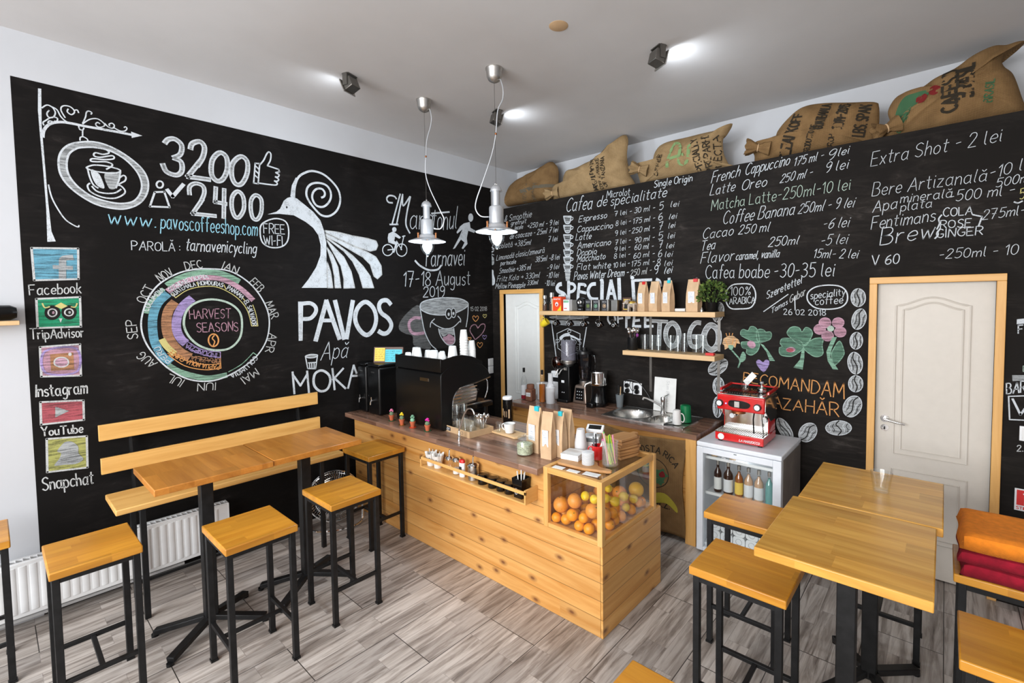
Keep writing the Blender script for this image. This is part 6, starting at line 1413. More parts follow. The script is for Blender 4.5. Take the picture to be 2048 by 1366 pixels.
def bottle(name, label, loc, r, h, body, liquid=None, fill=.6, cap='black_plastic', group=None, lab='label_white', lz=(.12, .42), neck=.34, cat='bottle'):
    t = thing(name, label, cat, loc, random.uniform(-.6, .6), group)
    G().lathe([(r*.9, 0), (r, .008), (r, h*.58), (r*.9, h*.64), (r*neck, h*.76), (r*neck, h*.93)], n=22).build('glass_body', body, t)
    if liquid:
        pf = [(0, .005), (r*.93, .006), (r*.93, h*.575), (r*.83, h*.635), (r*neck*.9, h*.755), (r*neck*.9, h*.85)]
        pf = [q for q in pf if q[1] <= h*fill] or pf[:2]
        if pf[-1][1] < h*fill-.01: pf.append((pf[-1][0], h*fill))
        G().lathe(pf+[(0, pf[-1][1])], n=22).build('liquid', liquid, t)
    G().lathe([(r*neck*1.15, h*.86), (r*neck*1.2, h*.995), (r*neck, h), (0, h)], n=16).build('cap', cap, t)
    if lab:
        G().lathe([(r*1.012, h*lz[0]), (r*1.012, h*lz[1])], n=22, caps=False).build('paper_label', lab, t)
    return t
CT = .9005
# ------------------------------------------------------------------ left end of the counter: dispensers, notes, big machine
def dispenser(x0, x1, label):
    t = thing('drinks_dispenser', label, 'dispenser', ((x0+x1)/2, -1.70, CT), 0, 'black drinks dispensers'); w = (x1-x0)/2
    G().box(-w, w, -.10, .10, 0, .438).build('body', 'black_satin', t, .018, seg=3)
    G().box(-w, w, -.10, .10, .441, .466).build('lid', 'black_satin', t, .008)
    k = G(); z = .13; y = -.101
    k.cyl((0, y, z), .011, -.02, 12, 'y').cyl((0, y-.02, z), .006, -.015, 10, 'y').tube([(0, y-.028, z), (0, y-.03, z-.035)], .006, 8).bar((-.028, y-.022, z+.006), (.028, y-.022, z+.006), .007).tube([(0, y-.02, z), (0, y-.022, z+.035)], .004, 8)
    k.build('tap', 'chrome', t, label='small chrome tap')
    lettering('lettering', 'caso', (-.03, -.1005, .385), (1, 0, 0), (0, 0, 1), .055, .016, .0022, 'brushed_steel', t)
dispenser(.012, .165, 'black drinks dispenser with a chrome tap, against the left chalkboard wall')
dispenser(.192, .395, 'black drinks dispenser with a chrome tap, beside the big coffee machine')
t = thing('framed_notes', 'dark red picture frame with a yellow and a blue sticky note, on the dispensers', 'frame', (.325, -1.66, CT+.4665), .6)
Mr = Matrix.Rotation(-.16, 4, 'X')
G().box(-.135, .135, 0, .012, 0, .142, Mr).build('backing', 'dark_wood', t)
g = G()
for a in ((-.14, .14, -.006, .014, 0, .012), (-.14, .14, -.006, .014, .132, .144), (-.14, -.128, -.006, .014, .012, .132), (.128, .14, -.006, .014, .012, .132)): g.box(*a, Mr)
g.build('frame', 'dark_wood', t, .001)
for x0, x1, z0, z1, mt, nm in ((-.130, -.032, .014, .136, 'note_yellow', 'yellow sticky note with handwriting'), (-.028, .132, .006, .122, 'note_blue', 'blue sticky note with handwriting')):
    n = G().box(x0, x1, -.0078, -.0066, z0, z1, Mr).build('sticky_note', mt, t, label=nm)
    for k in range(5):
        z = z1-.022-k*.02
        if z < z0+.006: break
        o_ = Mr @ Vector((x0+.008, -.0079, z)); lettering('handwriting', 'an ret aoi lene'[:10-(k % 3)], o_, (1, 0, 0), Mr.to_3x3() @ Vector((0, 0, 1)), (x1-x0)*(.85-.12*(k % 2)), .011, .0013, 'ink', n)
G().box(-.03, .03, .03, .034, 0, .10).build('easel_leg', 'dark_wood', t)
t = thing('espresso_machine', 'large black two-group espresso machine on the counter, its back to the room', 'coffee machine', (0, 0, 0))
mx0, mx1 = .632, 1.264
PF = [(-1.765, .905), (-1.78, .925), (-1.78, 1.33), (-1.775, 1.355), (-1.75, 1.376), (-1.697, 1.408), (-1.598, 1.423), (-1.458, 1.418), (-1.34, 1.39), (-1.275, 1.336), (-1.248, 1.28), (-1.256, 1.268), (-1.393, 1.25), (-1.51, 1.237), (-1.594, 1.222), (-1.641, 1.174), (-1.66, 1.12), (-1.666, 1.061), (-1.666, .905)]
G().prism(PF, (mx1-mx0, 0, 0), (mx0, 0, 0), (0, 1, 0), (0, 0, 1)).build('body', 'black_satin', t, .034, seg=5, angle=25)
under = [(-1.25, 1.272), (-1.393, 1.246), (-1.51, 1.233), (-1.596, 1.218), (-1.645, 1.172), (-1.664, 1.12), (-1.670, 1.061), (-1.672, .99)]
for x in (mx0+.004, mx1-.004): G().tube([(x, y, z) for y, z in smooth(under)], .006, 6).build('edge_trim', 'chrome', t)
g = G(); g.box(mx0+.03, mx1-.03, -1.668, -1.655, 1.06, 1.20)
for k in range(5): g.box(mx0+.03, mx1-.02, -1.652, -1.585+.012*k, 1.075+k*.027, 1.085+k*.027)
g.build('splash_back', 'chrome', t)
side = [(-1.663, 1.075), (-1.655, 1.125), (-1.637, 1.17), (-1.592, 1.216), (-1.51, 1.232), (-1.43, 1.242), (-1.38, 1.16), (-1.40, 1.085)]
sl = G().prism(side, (.006, 0, 0), (mx1-.03, 0, 0), (0, 1, 0), (0, 0, 1)).build('side_liner', 'brushed_steel', t)
g = G()
for k in range(5): z_ = 1.092+k*.028; g.tube([(mx1-.022, -1.652+.012*max(0, k-1)**1.35, z_), (mx1-.022, -1.405+.004*k, z_+.008)], .0055, 8)
g.build('liner_ribs', 'chrome', sl)
G().box(mx0+.01, mx1, -1.668, -1.225, 1.02, 1.062).build('drip_tray', 'black_gloss', t, .006)
g = G(); g.box(mx0+.02, mx1-.012, -1.66, -1.235, 1.062, 1.066)
for k in range(24): g.box(mx0+.03, mx1-.02, -1.65+.017*k, -1.642+.017*k, 1.066, 1.07)
g.build('drip_grate', 'chrome', t)
for x in (mx0+.15, mx1-.17):
    gh = G().cyl((x, -1.44, 1.165), .036, .075, 24).cyl((x, -1.44, 1.16), .04, .02, 24).build('group_head', 'chrome', t)
    G().tube([(x, -1.41, 1.16), (x, -1.34, 1.155), (x, -1.24, 1.13)], [.011, .012, .014], 10).build('portafilter_handle', 'black_plastic', gh)
for x in (mx1-.03, mx0+.04): G().tube(smooth([(x, -1.29, 1.262), (x, -1.262, 1.235), (x-.004, -1.258, 1.15), (x-.012, -1.28, 1.085)]), .0055, 8).build('steam_wand', 'chrome', t)
for x in (mx0+.05, mx1-.05):
    for y in (-1.62, -1.27): G().cyl((x, y, CT), .02, .118 if y > -1.5 else .02, 12).build('foot', 'black_plastic', t)
RA = [(-1.775, 1.372), (-1.775, 1.476), (-1.747, 1.470), (-1.651, 1.488), (-1.56, 1.491), (-1.456, 1.469), (-1.339, 1.420), (-1.34, 1.388), (-1.458, 1.416), (-1.598, 1.421), (-1.697, 1.406), (-1.75, 1.374)]
for x in (mx1-.012, mx0): G().prism(RA, (.012, 0, 0), (x, 0, 0), (0, 1, 0), (0, 0, 1)).build('cup_rail_side', 'black_satin', t)
G().box(mx0, mx1, -1.779, -1.767, 1.37, 1.477).build('cup_rail_back', 'black_satin', t, .002)
G().box(mx0+.012, mx1-.012, -1.766, -1.36, 1.424, 1.43).build('cup_warmer', 'brushed_steel', t)
g = G(); g.box(.99, 1.115, -1.7815, -1.779, 1.285, 1.312)
g.build('rating_plate', 'black_gloss', t); G().box(1.10, 1.114, -1.783, -1.7815, 1.288, 1.309).build('plate_edge', 'dark_steel', t)
kc = 1.43
mug_lab = ['white porcelain cup upside down, leftmost on the big coffee machine', 'tall white cup upside down, first of the tall pair on the coffee machine', 'tall white cup upside down, second of the tall pair on the coffee machine', 'small white espresso cup with its handle showing, mid-row on the coffee machine', 'wide white cup upside down in the middle of the coffee machine top', 'low white cup beside the wide cup on the coffee machine', 'large white cup upside down next to the paper cup stacks']
for lab_, x, y, r, h, a in zip(mug_lab, (.712, .765, .848, .915, 1.045, 1.128, 1.192), (-1.70, -1.66, -1.70, -1.63, -1.68, -1.66, -1.60), (.033, .036, .038, .028, .048, .034, .041), (.062, .105, .11, .085, .098, .085, .135), (2.5, 2.2, 2., -.4, 2.7, 1.9, 2.4)):
    cup('coffee_cup', lab_, (x, y, kc), r, h, 'ceramic', a, 'cups on the coffee machine', True)
for lab_, x, y in (('white espresso cup behind the tall pair on the coffee machine', .80, -1.56), ('white espresso cup behind the wide cup on the coffee machine', .99, -1.55)):
    cup('coffee_cup', lab_, (x, y, kc), .03, .075, 'ceramic', 2., 'cups on the coffee machine', True)
def paper_stack(label, loc, r, h, n, cat='paper cups', mat='paper_cup'):
    """a nest of upside-down paper cups: each cup shows its rolled rim"""
    t = thing('paper_cup_stack', label, cat, loc, 0, 'paper cup stacks'); st = (h-.085)/max(n-1, 1)
    for k in range(n):
        z = st*k
        G().lathe([(r*.98, z), (r*1.03, z+.002), (r*1.0, z+.006), (r*.72, z+.085), (r*.66, z+.082), (0, z+.080)], n=22).build('paper_cup', mat, t)
paper_stack('tall stack of white paper cups on the coffee machine', (1.216, -1.50, kc), .034, .262, 9)
paper_stack('shorter stack of white paper cups behind the tall stack', (1.222, -1.42, kc-.006), .033, .172, 6)
# ------------------------------------------------------------------ cacti
def cactus(label, x, y, kind, saucer):
    t = thing('potted_cactus', label, 'cactus', (*away(x, y, .024), CT), 0, 'tiny cacti on the counter edge')
    G().lathe([(.026, 0), (.028, .004), (.0, .004)], n=20).build('saucer', saucer, t)
    G().lathe([(.015, .004), (.021, .042), (.024, .042), (.024, .052), (.020, .052), (.019, .046), (0, .046)], n=20).build('pot', 'terracotta', t)
    g = G(); prof = [(.012, .046), (.018, .056), (.0185, .067), (.012, .078), (0, .081)]
    g.lathe(prof, n=20); g.build('cactus_body', 'mint' if kind == 'mint' else 'cactus_green', t)
    random.seed(len(kind)*7); g = G()
    for k in range(9):
        a = k*2.4; rr = .004+.010*(k/9); g.ball((rr*math.cos(a), rr*math.sin(a), .084+.018*(1-k/9)+random.uniform(-.003, .003)), .0065, 8, 6)
    g.build('blossom', kind, t)
cactus('tiny cactus with a pale pink blossom in a terracotta pot', .643, -1.835, 'rose', 'green_dark')
cactus('tiny cactus with yellow blossoms in a terracotta pot', .840, -1.863, 'bloom_yellow', 'gold')
cactus('tiny mint green cactus in a terracotta pot on an orange saucer', .977, -1.852, 'mint', 'orange_box')
cactus('tiny cactus with a magenta blossom in a terracotta pot', 1.164, -1.843, 'magenta', 'green_dark')
# ------------------------------------------------------------------ cardboard tray with glassware
TX, TY, TR = 1.392, -1.628, -.09
t = thing('cardboard_tray', 'low cardboard tray with a black ENJOY label, holding glassware', 'tray', (TX, TY, CT), TR)
hx, hy = .185, .115
G().box(-hx, hx, -hy, hy, 0, .004).build('bottom', 'kraft_card', t)
for nm, a in (('front_wall', (-hx, hx, -hy, -hy+.004, .004, .048)), ('rear_wall', (-hx, hx, hy-.004, hy, .004, .048)), ('end_wall', (-hx, -hx+.004, -hy+.004, hy-.004, .004, .048)), ('end_wall', (hx-.004, hx, -hy+.004, hy-.004, .004, .048))):
    w_ = G().box(*a).build(nm, 'kraft_card', t)
    if nm == 'front_wall':
        l = G().box(-.165, -.065, -hy-.0012, -hy, .010, .038).build('black_label', 'ink', w_); lettering('lettering', 'ENJOY', (-.155, -hy-.0012, .016), (1, 0, 0), (0, 0, 1), .08, .016, .003, 'label_white', l)
        g = G(); g.tube([(.09+.013*math.cos(a_), -hy-.0008, .024+.013*math.sin(a_)) for a_ in [2*PI*k/14 for k in range(14)]], .0012, 4, True); g.build('emblem', 'ink', w_)
rt_ = Matrix.Rotation(TR, 4, 'Z')
def tray(x, y): v_ = rt_ @ Vector((x, y, 0)); return (TX+v_.x, TY+v_.y, CT+.0045)
spots = [(-.09, -.045), (-.095, .03), (-.018, -.07), (.055, -.07), (.128, -.07), (-.02, .005), (.053, .002), (-.02, .075)]
g1 = tumbler('glass tumbler standing in the cardboard tray', tray(*spots[0]), .028, .036, .095, 'glasses in the cardboard tray', 12)
for i, sp_ in enumerate(spots[1:]):
    dup(g1, tray(*sp_), 0)
z2 = tray(*spots[0])
for k, i in enumerate((0, 1)):
    p_ = tray(*spots[i]); tumbler('tall glass nested on top at the %s left corner of the cardboard tray' % ('front', 'back')[k], (p_[0], p_[1], p_[2]+.097), .026, .034, .10, 'glasses in the cardboard tray', 12)
p_ = tray(.06, .072); t = thing('milk_pitcher', 'stainless milk pitcher standing in the cardboard tray', 'pitcher', p_, 2.4)
G().lathe([(.036, 0), (.042, .006), (.045, .05), (.036, .09), (.040, .115), (.038, .115), (.034, .09), (.04, .05), (0, .01)], n=24).build('body', 'chrome', t)
G().tube(smooth([(.036, 0, .10), (.07, 0, .10), (.075, 0, .06), (.045, 0, .03)]), .0045, 8).build('handle', 'chrome', t)
p_ = tray(.135, .05); t = thing('spoon_holder', 'glass of steel spoons at the right end of the cardboard tray', 'spoons', p_)
tumbler_g(.026, .034, .09, 12).build('glass', 'clear_glass', t)
for k in range(6):
    a = k*1.05; x, y = .016*math.cos(a), .016*math.sin(a); dx, dy = .035*math.cos(a), .035*math.sin(a)
    G().tube([(x*.4, y*.4, .012), (x, y, .07), (x+dx*.5, y+dy*.5, .11)], .002, 6).ball((x+dx*.75, y+dy*.75, .128), .012, 10, 8, 1.4).build('spoon', 'chrome', t)
t = thing('rinse_tap', 'slim chrome gooseneck water tap at the front edge of the worktop', 'faucet', (1.529, -1.825, CT))
G().lathe([(.016, 0), (.016, .006), (.011, .012), (.011, .045), (.007, .055), (.006, .08)], n=16).build('base', 'chrome', t)
G().tube(smooth([(0, 0, .07), (.012, 0, .10), (.031, 0, .14), (.062, .0, .205), (.10, 0, .245), (.14, .0, .25), (.165, 0, .235), (.172, 0, .215)]), .0062, 10).build('gooseneck', 'chrome', t)
x, y = away(1.478, -1.259, .041); t = thing('coffee_tin', 'tall black coffee tin with a white lid at the back of the counter', 'tin', (x, y, CT))
G().lathe([(.038, 0), (.041, .004), (.041, .195), (.038, .198)], n=24).build('can', 'black_gloss', t)
G().lathe([(.043, .196), (.043, .212), (.036, .219), (0, .220)], n=24).build('lid', 'white_enamel', t, label='white lid')
g = G()
for a0, z0, z1, w in ((-1.5, .05, .10, .5), (-.7, .04, .115, .35), (-2.1, .06, .12, .3)):
    g.poly([(.0416*math.cos(a0), .0416*math.sin(a0), z0), (.0416*math.cos(a0+w), .0416*math.sin(a0+w), z0), (.0416*math.cos(a0+w), .0416*math.sin(a0+w), z1), (.0416*math.cos(a0), .0416*math.sin(a0), z1)])
g.build('printed_picture', 'kraft', t)
# ------------------------------------------------------------------ serving board with cup and glass
t = thing('serving_board', 'small pale wooden board under the white cup', 'board', (1.715, -1.485, CT), -.08)
G().prism([(-.14, -.07), (.135, -.07), (.15, -.05), (.15, .05), (.135, .07), (-.14, .07)], (0, 0, .014), (0, 0, 0), (1, 0, 0), (0, 1, 0)).build('board', 'pale_shelf', t, .003)
x, y = away(1.752, -1.519, .03); cup('coffee_cup', 'white coffee cup on the small wooden board', (x, y, CT+.0145), .045, .075, 'ceramic', 3.3, None)
x, y = away(1.658, -1.542, .02); tumbler('little water glass beside the white cup on the wooden board', (x, y, CT+.0145), .019, .025, .078)
# ------------------------------------------------------------------ herb jar and coffee bags
x, y = away(2.167, -1.801, .056); t = thing('herb_jar', 'clear round jar of dried herbs with a glass lid', 'jar', (x, y, CT))
G().lathe([(.05, 0), (.056, .006), (.056, .085), (.048, .098), (.045, .105)], n=28).build('glass_body', 'clear_glass', t)
G().lathe([(0, .004), (.052, .006), (.053, .07), (.03, .078), (0, .076)], n=28).build('contents', 'herb', t)
G().lathe([(.047, .103), (.05, .107), (.05, .114), (.03, .12), (.008, .121), (.01, .132), (0, .134)], n=28).build('lid', 'clear_glass', t)
kraft_bag('kraft coffee bag with a teal clip, leftmost of the four on the counter', (2.150, -1.672, CT), .112, .062, .308, -.08, 'kraft coffee bags on the counter', 'cyan')
kraft_bag('kraft coffee bag at the front of the four on the counter, without a clip', (2.305, -1.725, CT), .082, .058, .305, .1, 'kraft coffee bags on the counter')
kraft_bag('kraft coffee bag with a teal clip, third of the four on the counter', (2.335, -1.648, CT), .085, .058, .295, .06, 'kraft coffee bags on the counter', 'cyan')
kraft_bag('kraft coffee bag at the back right of the four on the counter', (2.335, -1.568, CT), .092, .056, .30, .02, 'kraft coffee bags on the counter')
one(G().box(-.05, .05, -.03, .03, 0, .075), 'white_box', 'white_enamel', 'small white box behind the leftmost coffee bag on the counter', 'box', None, .002, (2.06, -1.50, CT))
# ------------------------------------------------------------------ on the fruit case
CZ = .9055
t = thing('paddle_board', 'wooden paddle board on the fruit case under napkins and plastic lids', 'board', (0, 0, CZ))
PB = [(2.425, -1.78), (2.44, -1.795), (2.625, -1.785), (2.66, -1.772), (2.70, -1.758), (2.765, -1.738), (2.782, -1.722), (2.778, -1.705), (2.755, -1.70), (2.70, -1.705), (2.668, -1.69), (2.64, -1.655), (2.62, -1.64), (2.44, -1.64), (2.425, -1.655)]
G().prism(PB, (0, 0, .016), (0, 0, 0), (1, 0, 0), (0, 1, 0)).build('board', 'board_wood', t, .003)
t = thing('napkin_stack', 'stack of white paper napkins on the paddle board', 'napkins', (2.468, -1.665, CZ+.0165), .15)
for k in range(8): G().box(-.062, .062, -.062, .062, k*.0045, k*.0045+.004).build('napkin', 'paper', t).location = (random.uniform(-.003, .003), random.uniform(-.003, .003), 0)
t = thing('plastic_lid_stack', 'stack of clear plastic cup lids on the paddle board', 'lids', (2.605, -1.705, CZ+.0165), .3)
for k in range(9): G().lathe([(.036, .002), (.038, 0), (.038, .006), (.030, .010), (.0, .010)], n=20).build('plastic_lid', 'cloudy_plastic', t).location = (0, 0, k*.0085)
random.seed(11)
for lab_, x, y, a, w, d in (('white business card at the left front of the fruit case', 2.478, -1.835, .1, .075, .04), ('white business card in the middle front of the fruit case', 2.585, -1.83, .05, .08, .035), ('white paper slips at the front right corner of the fruit case', 2.70, -1.805, .12, .10, .05)):
    one(G().box(-w/2, w/2, -d/2, d/2, 0, .0025), 'paper_card', 'paper', lab_, 'card', 'cards on the fruit case', 0, (x, y, CZ), a)
t = thing('plastic_cup_stack', 'tall stack of clear plastic cups on the fruit case', 'plastic cups', (*away(2.455, -1.572, .04), CZ))
for k in range(7): G().lathe([(.039, .001), (.041, 0), (.041, .004), (.026, .10), (.0, .098)], n=22, caps=False).build('plastic_cup', 'cloudy_plastic', t).location = (0, 0, k*.0115)
t = thing('cash_terminal', 'white price terminal with a tilted display behind the plastic cups', 'terminal', (2.447, -1.425, CZ), .35)
G().box(-.055, .055, -.05, .05, 0, .105).build('body', 'white_enamel', t, .006)
G().box(-.05, .05, -.052, -.05, .07, .095).build('dark_slot', 'grey_plastic', t)
G().cyl((.02, .0, .10), .012, .04, 12).build('neck', 'white_enamel', t)
Md = Matrix.Translation((.02, 0, .15)) @ Matrix.Rotation(.5, 4, 'X')
G().box(-.06, .06, -.03, .03, -.012, .012, Md).build('display_head', 'white_enamel', t, .005); G().box(-.043, .043, -.019, .019, .012, .0135, Md).build('display', 'black_gloss', t)
x, y = away(2.600, -1.590, .038); t = cup('pen_mug', 'red patterned mug full of pens on the fruit case', (x, y, CZ), .040, .092, 'red_gloss', 3.5, None, False, True, .85, 'mug')
for nm, mt, q, r in (('highlighter', 'pink', [(-.018, -.01, .02), (-.03, -.015, .13)], .007), ('pen', 'black_plastic', [(.008, .0, .01), (.012, .004, .165)], .0042), ('marker', 'grey_plastic', [(.02, .0, .01), (.03, -.006, .14)], .006)): G().tube(q, r, 8).build(nm, mt, t)
G().box(-.016, .016, -.004, -.002, .03, .125, Matrix.Rotation(-.35, 4, 'Y')).build('paper_slip', 'paper', t)
x, y = away(2.722, -1.640, .05); t = thing('straw_jar', 'tall clear glass jar filled with colourful drinking straws', 'jar', (x, y, CZ))
G().lathe([(.046, 0), (.05, .005), (.05, .135), (.053, .15), (.050, .15), (.047, .135), (.046, .01), (0, .008)], n=28).build('glass_body', 'jar_glass', t)
random.seed(5)
for k in range(16):
    a = random.uniform(0, 6.28); b_ = a+random.uniform(2.2, 4.0); r0, r1 = random.uniform(.01, .038), random.uniform(.02, .043)
    h = random.uniform(.16, .2); q0 = Vector((r0*math.cos(a)*.8+.012, r0*math.sin(a)*.8, .012)); q1 = q0+Vector((random.uniform(-.045, -.012), random.uniform(-.012, .012), .13)); q1.x = max(-.042, min(.042, q1.x)); q1.y = max(-.03, min(.03, q1.y)); d = (q1-q0).normalized()
    G().tube([q0, q0+d*h], .0032, 7).build('drinking_straw', ('straw_pink', 'straw_green', 'straw_lime', 'straw_yellow')[k % 4], t)
def paddle(label, loc, rz, group):
    t = tag(G().prism(smooth([(-.062, -.10), (.062, -.10), (.066, -.09), (.066, .05), (.05, .075), (.022, .085), (.02, .10), (.022, .118), (.012, .128), (-.012, .128), (-.022, .118), (-.02, .10), (-.022, .085), (-.05, .075), (-.066, .05), (-.066, -.09)], True, 2)[:-1], (0, 0, .0160), (0, 0, 0), (1, 0, 0), (0, 1, 0)).build('serving_board', 'board_wood', None, .002), label, 'board', group)
    t.location = loc; t.rotation_euler = (0, 0, rz); return t
random.seed(3)
b0 = paddle('wooden serving board lying below the topmost board of the fruit case stack', (2.665, -1.375, CZ), -.25, 'stacked serving boards')
for k in range(1, 7):
    b_ = dup(b0, (2.665+random.uniform(-.007, .007), -1.375+random.uniform(-.006, .006), CZ+k*.0186), -.25+random.uniform(-.10, .10), 'wooden serving board, topmost of the stack on the fruit case' if k == 6 else None)
# ------------------------------------------------------------------ fruit
FR = {'o': ('orange', 'orange_peel', 'small bright orange in the glass fruit case'), 'g': ('grapefruit', 'grapefruit_peel', 'large blushed grapefruit in the glass fruit case'), 'l': ('lemon', 'lemon_peel', 'yellow lemon in the glass fruit case'), 'y': ('pomelo', 'pomelo_peel', 'big golden pomelo at the back of the fruit case')}
proto = {}
random.seed(9)
for k, x, y, z, r in FRUIT:
    nm, mt, lb = FR[k]
    if k not in proto:
        t = thing(nm, lb, nm, (0, 0, 0), 0, 'fruit in the glass case: '+nm+'s')
        if k == 'l': G().lathe([(.06, -1.2), (.14, -1.12), (.22, -1.02), (.62, -.8), (.9, -.4), (.98, 0), (.9, .4), (.62, .8), (.22, 1.0), (.12, 1.1), (0, 1.13)], n=20).build('peel', mt, t)
        else: G().lathe([(max(1e-4, math.sin(PI*i/12)), -math.cos(PI*i/12)*.97+(.05 if i == 12 else 0)*-1) for i in range(13)], n=22, caps=False).build('peel', mt, t)
        G().cyl((0, 0, .90 if k != 'l' else 1.0), .09, .05, 8).build('stem_scar', 'leaf', t)
        proto[k] = t; o = t
    else:
        o = dup(proto[k], (0, 0, 0))
    o.location = (x, y, z); rr = r*(.86 if k == 'l' else 1); o.scale = (rr, rr, rr); o.rotation_euler = (random.uniform(-.9, .9)+(1.3 if k == 'l' else 0), random.uniform(-.9, .9), random.uniform(0, 6))
# ------------------------------------------------------------------ in the condiment rack
RZ = .6925; RY = -1.928
for lab_, x in (('white paper cup of sugar sticks at the left end of the rack', 1.318), ('second white paper cup of sugar sticks in the rack', 1.402)):
    t = thing('sugar_cup', lab_, 'cup', (x, RY, RZ), 0, 'sugar stick cups')
    G().lathe([(.027, 0), (.028, .002), (.039, .092), (.041, .094), (.037, .092), (.027, .006), (0, .005)], n=24).build('paper_cup', 'paper_cup', t)
    g = G(); g.tube(smooth([(-.02, -.0345, .05), (-.008, -.0335, .064), (.008, -.0335, .05), (.022, -.031, .066)]), .0022, 5); g.build('printed_wave', 'ink', t)
    for k in range(9):
        a = k*.7; G().box(-.006, .006, -.0015, .0015, .01, .112+.008*math.sin(k*2.1), Matrix.Translation((.018*math.cos(a), .018*math.sin(a), 0)) @ Matrix.Rotation(a, 4, 'Z') @ Matrix.Rotation(.2, 4, 'Y')).build('sugar_stick', 'paper', t)
def pourer(label, x, r, h, spout, body='clear_glass', fill='salt'):
    t = thing('sugar_dispenser', label, 'dispenser', (x, RY+.005, RZ), 0, 'sugar dispensers')
    G().lathe([(r*.9, 0), (r, .004), (r, h*.8), (r*.8, h*.86)], n=24).build('body', body, t)
    if fill: G().lathe([(0, .004), (r*.9, .005), (r*.9, h*.35), (0, h*.37)], n=24).build('sugar', fill, t)
    G().lathe([(r*1.05, h*.8), (r*1.08, h*.9), (r*.7, h), (0, h*1.02)], n=24).build('lid', 'chrome', t)
    if spout: G().tube([(0, 0, h), (.0, -.002, h+.02), (.006, -.003, h+.048)], [.008, .0055, .005], 10).build('spout', 'chrome', t)
pourer('glass sugar dispenser with a long chrome spout, next to the paper cups', 1.533, .028, .112, True, fill=None)
pourer('glass sugar dispenser with a domed chrome top, half full', 1.612, .029, .118, False)
pourer('stout steel sugar dispenser with a straight spout', 1.792, .038, .118, True, 'brushed_steel', None)
t = thing('cinnamon_shaker', 'white spice shaker with a red cap in the rack', 'shaker', (1.685, RY-.004, RZ))
G().lathe([(.022, 0), (.023, .003), (.023, .098), (.02, .102)], n=20, sx=1.1, sy=.8).build('body', 'white_enamel', t); G().lathe([(.022, .1), (.023, .112), (.016, .122), (0, .124)], n=20, sx=1.1, sy=.8).build('cap', 'red', t)
G().box(-.013, .013, -.0195, -.0188, .045, .075).build('black_label', 'ink', t)
for i, x in enumerate((1.893, 1.993, 2.072, 2.146)):
    t = thing('spice_pot', ('black lidded pot in the rack, first from the steel dispenser', 'black lidded pot in the rack, second from the steel dispenser', 'black lidded pot in the rack, third from the steel dispenser', 'black lidded pot in the rack, next to the napkin bin')[i], 'pot', (x, RY, RZ), 0, 'black spice pots')
    G().lathe([(.033, 0), (.035, .003), (.035, .042)], n=24).build('pot', 'black_gloss', t); G().lathe([(.037, .043), (.037, .06), (.03, .066), (0, .067)], n=24).build('lid', 'black_gloss', t)
t = thing('spoon_bin', 'square black bin of plastic spoons at the right end of the rack', 'bin', (2.245, RY+.004, RZ))
g = G(); w0, w1, h = .033, .043, .125
vs_ = [(sx_*w, sy_*w, z) for w, z in ((w0, 0), (w1, h), (w1-.003, h), (w0-.002, .006)) for sx_, sy_ in ((-1, -1), (1, -1), (1, 1), (-1, 1))]
g.add(vs_, [(3, 2, 1, 0)]+[(i*4+k, i*4+(k+1) % 4, (i+1)*4+(k+1) % 4, (i+1)*4+k) for i in range(3) for k in range(4)]+[(12, 13, 14, 15)]); g.build('bin', 'black_gloss', t, .003)
g = G()
for dz in (.035, .055): g.tube([(-.008+.009*math.cos(a), -w0-.006, dz+.009*math.sin(a)) for a in [2*PI*k/10 for k in range(10)]], .0016, 4, True)
g.build('printed_logo', 'label_white', t)
for k in range(6): a = k*1.1; G().tube([(.012*math.cos(a), .012*math.sin(a), .02), (.028*math.cos(a), .028*math.sin(a), .16+.01*(k % 3))], .0035, 6).build('plastic_spoon', 'paper', t)
# ------------------------------------------------------------------ on the right table
x, y = away(4.04, -1.342, .036); tumbler('faceted water glass on the back right-hand table', (x, y, .9905), .033, .046, .096, None, 10)
# ------------------------------------------------------------------ wall shelves
def shelf(label, x0, x1, z0, z1, dz, hooks=()):
    t = thing('wall_shelf', label, 'shelf', (0, 0, 0), 0, 'wall shelves')
    G().box(x0, x1, -.22, -.004, z0, z1).build('board', 'pale_shelf', t, .002)
    for x in (x0+.22 if dz < .2 else 2.145, x1-.045):
        G().box(x-.012, x+.012, -.005, -.0025, z0-dz, z0).bar((x, -.005, z0-.003), (x, -.17, z0-.003), .022, .005).build('bracket', 'dark_steel', t)
    for x in hooks:
        G().tube([(x, -.20, z0), (x, -.20, z0-.02), (x+.006, -.205, z0-.034), (x, -.21, z0-.042), (x-.008, -.205, z0-.036)], .0022, 6).build('cup_hook', 'chrome', t)
    return t
HX = (1.0, 1.165, 1.34, 1.515, 1.70, 1.865)
shelf('upper pale wood shelf with coffee bags and tins on the right wall', .945, 2.832, 1.772, 1.815, .30, HX)
shelf('lower pale wood shelf with water glasses on the right wall', 1.968, 2.83, 1.411, 1.4525, .36)
SZ = 1.8155
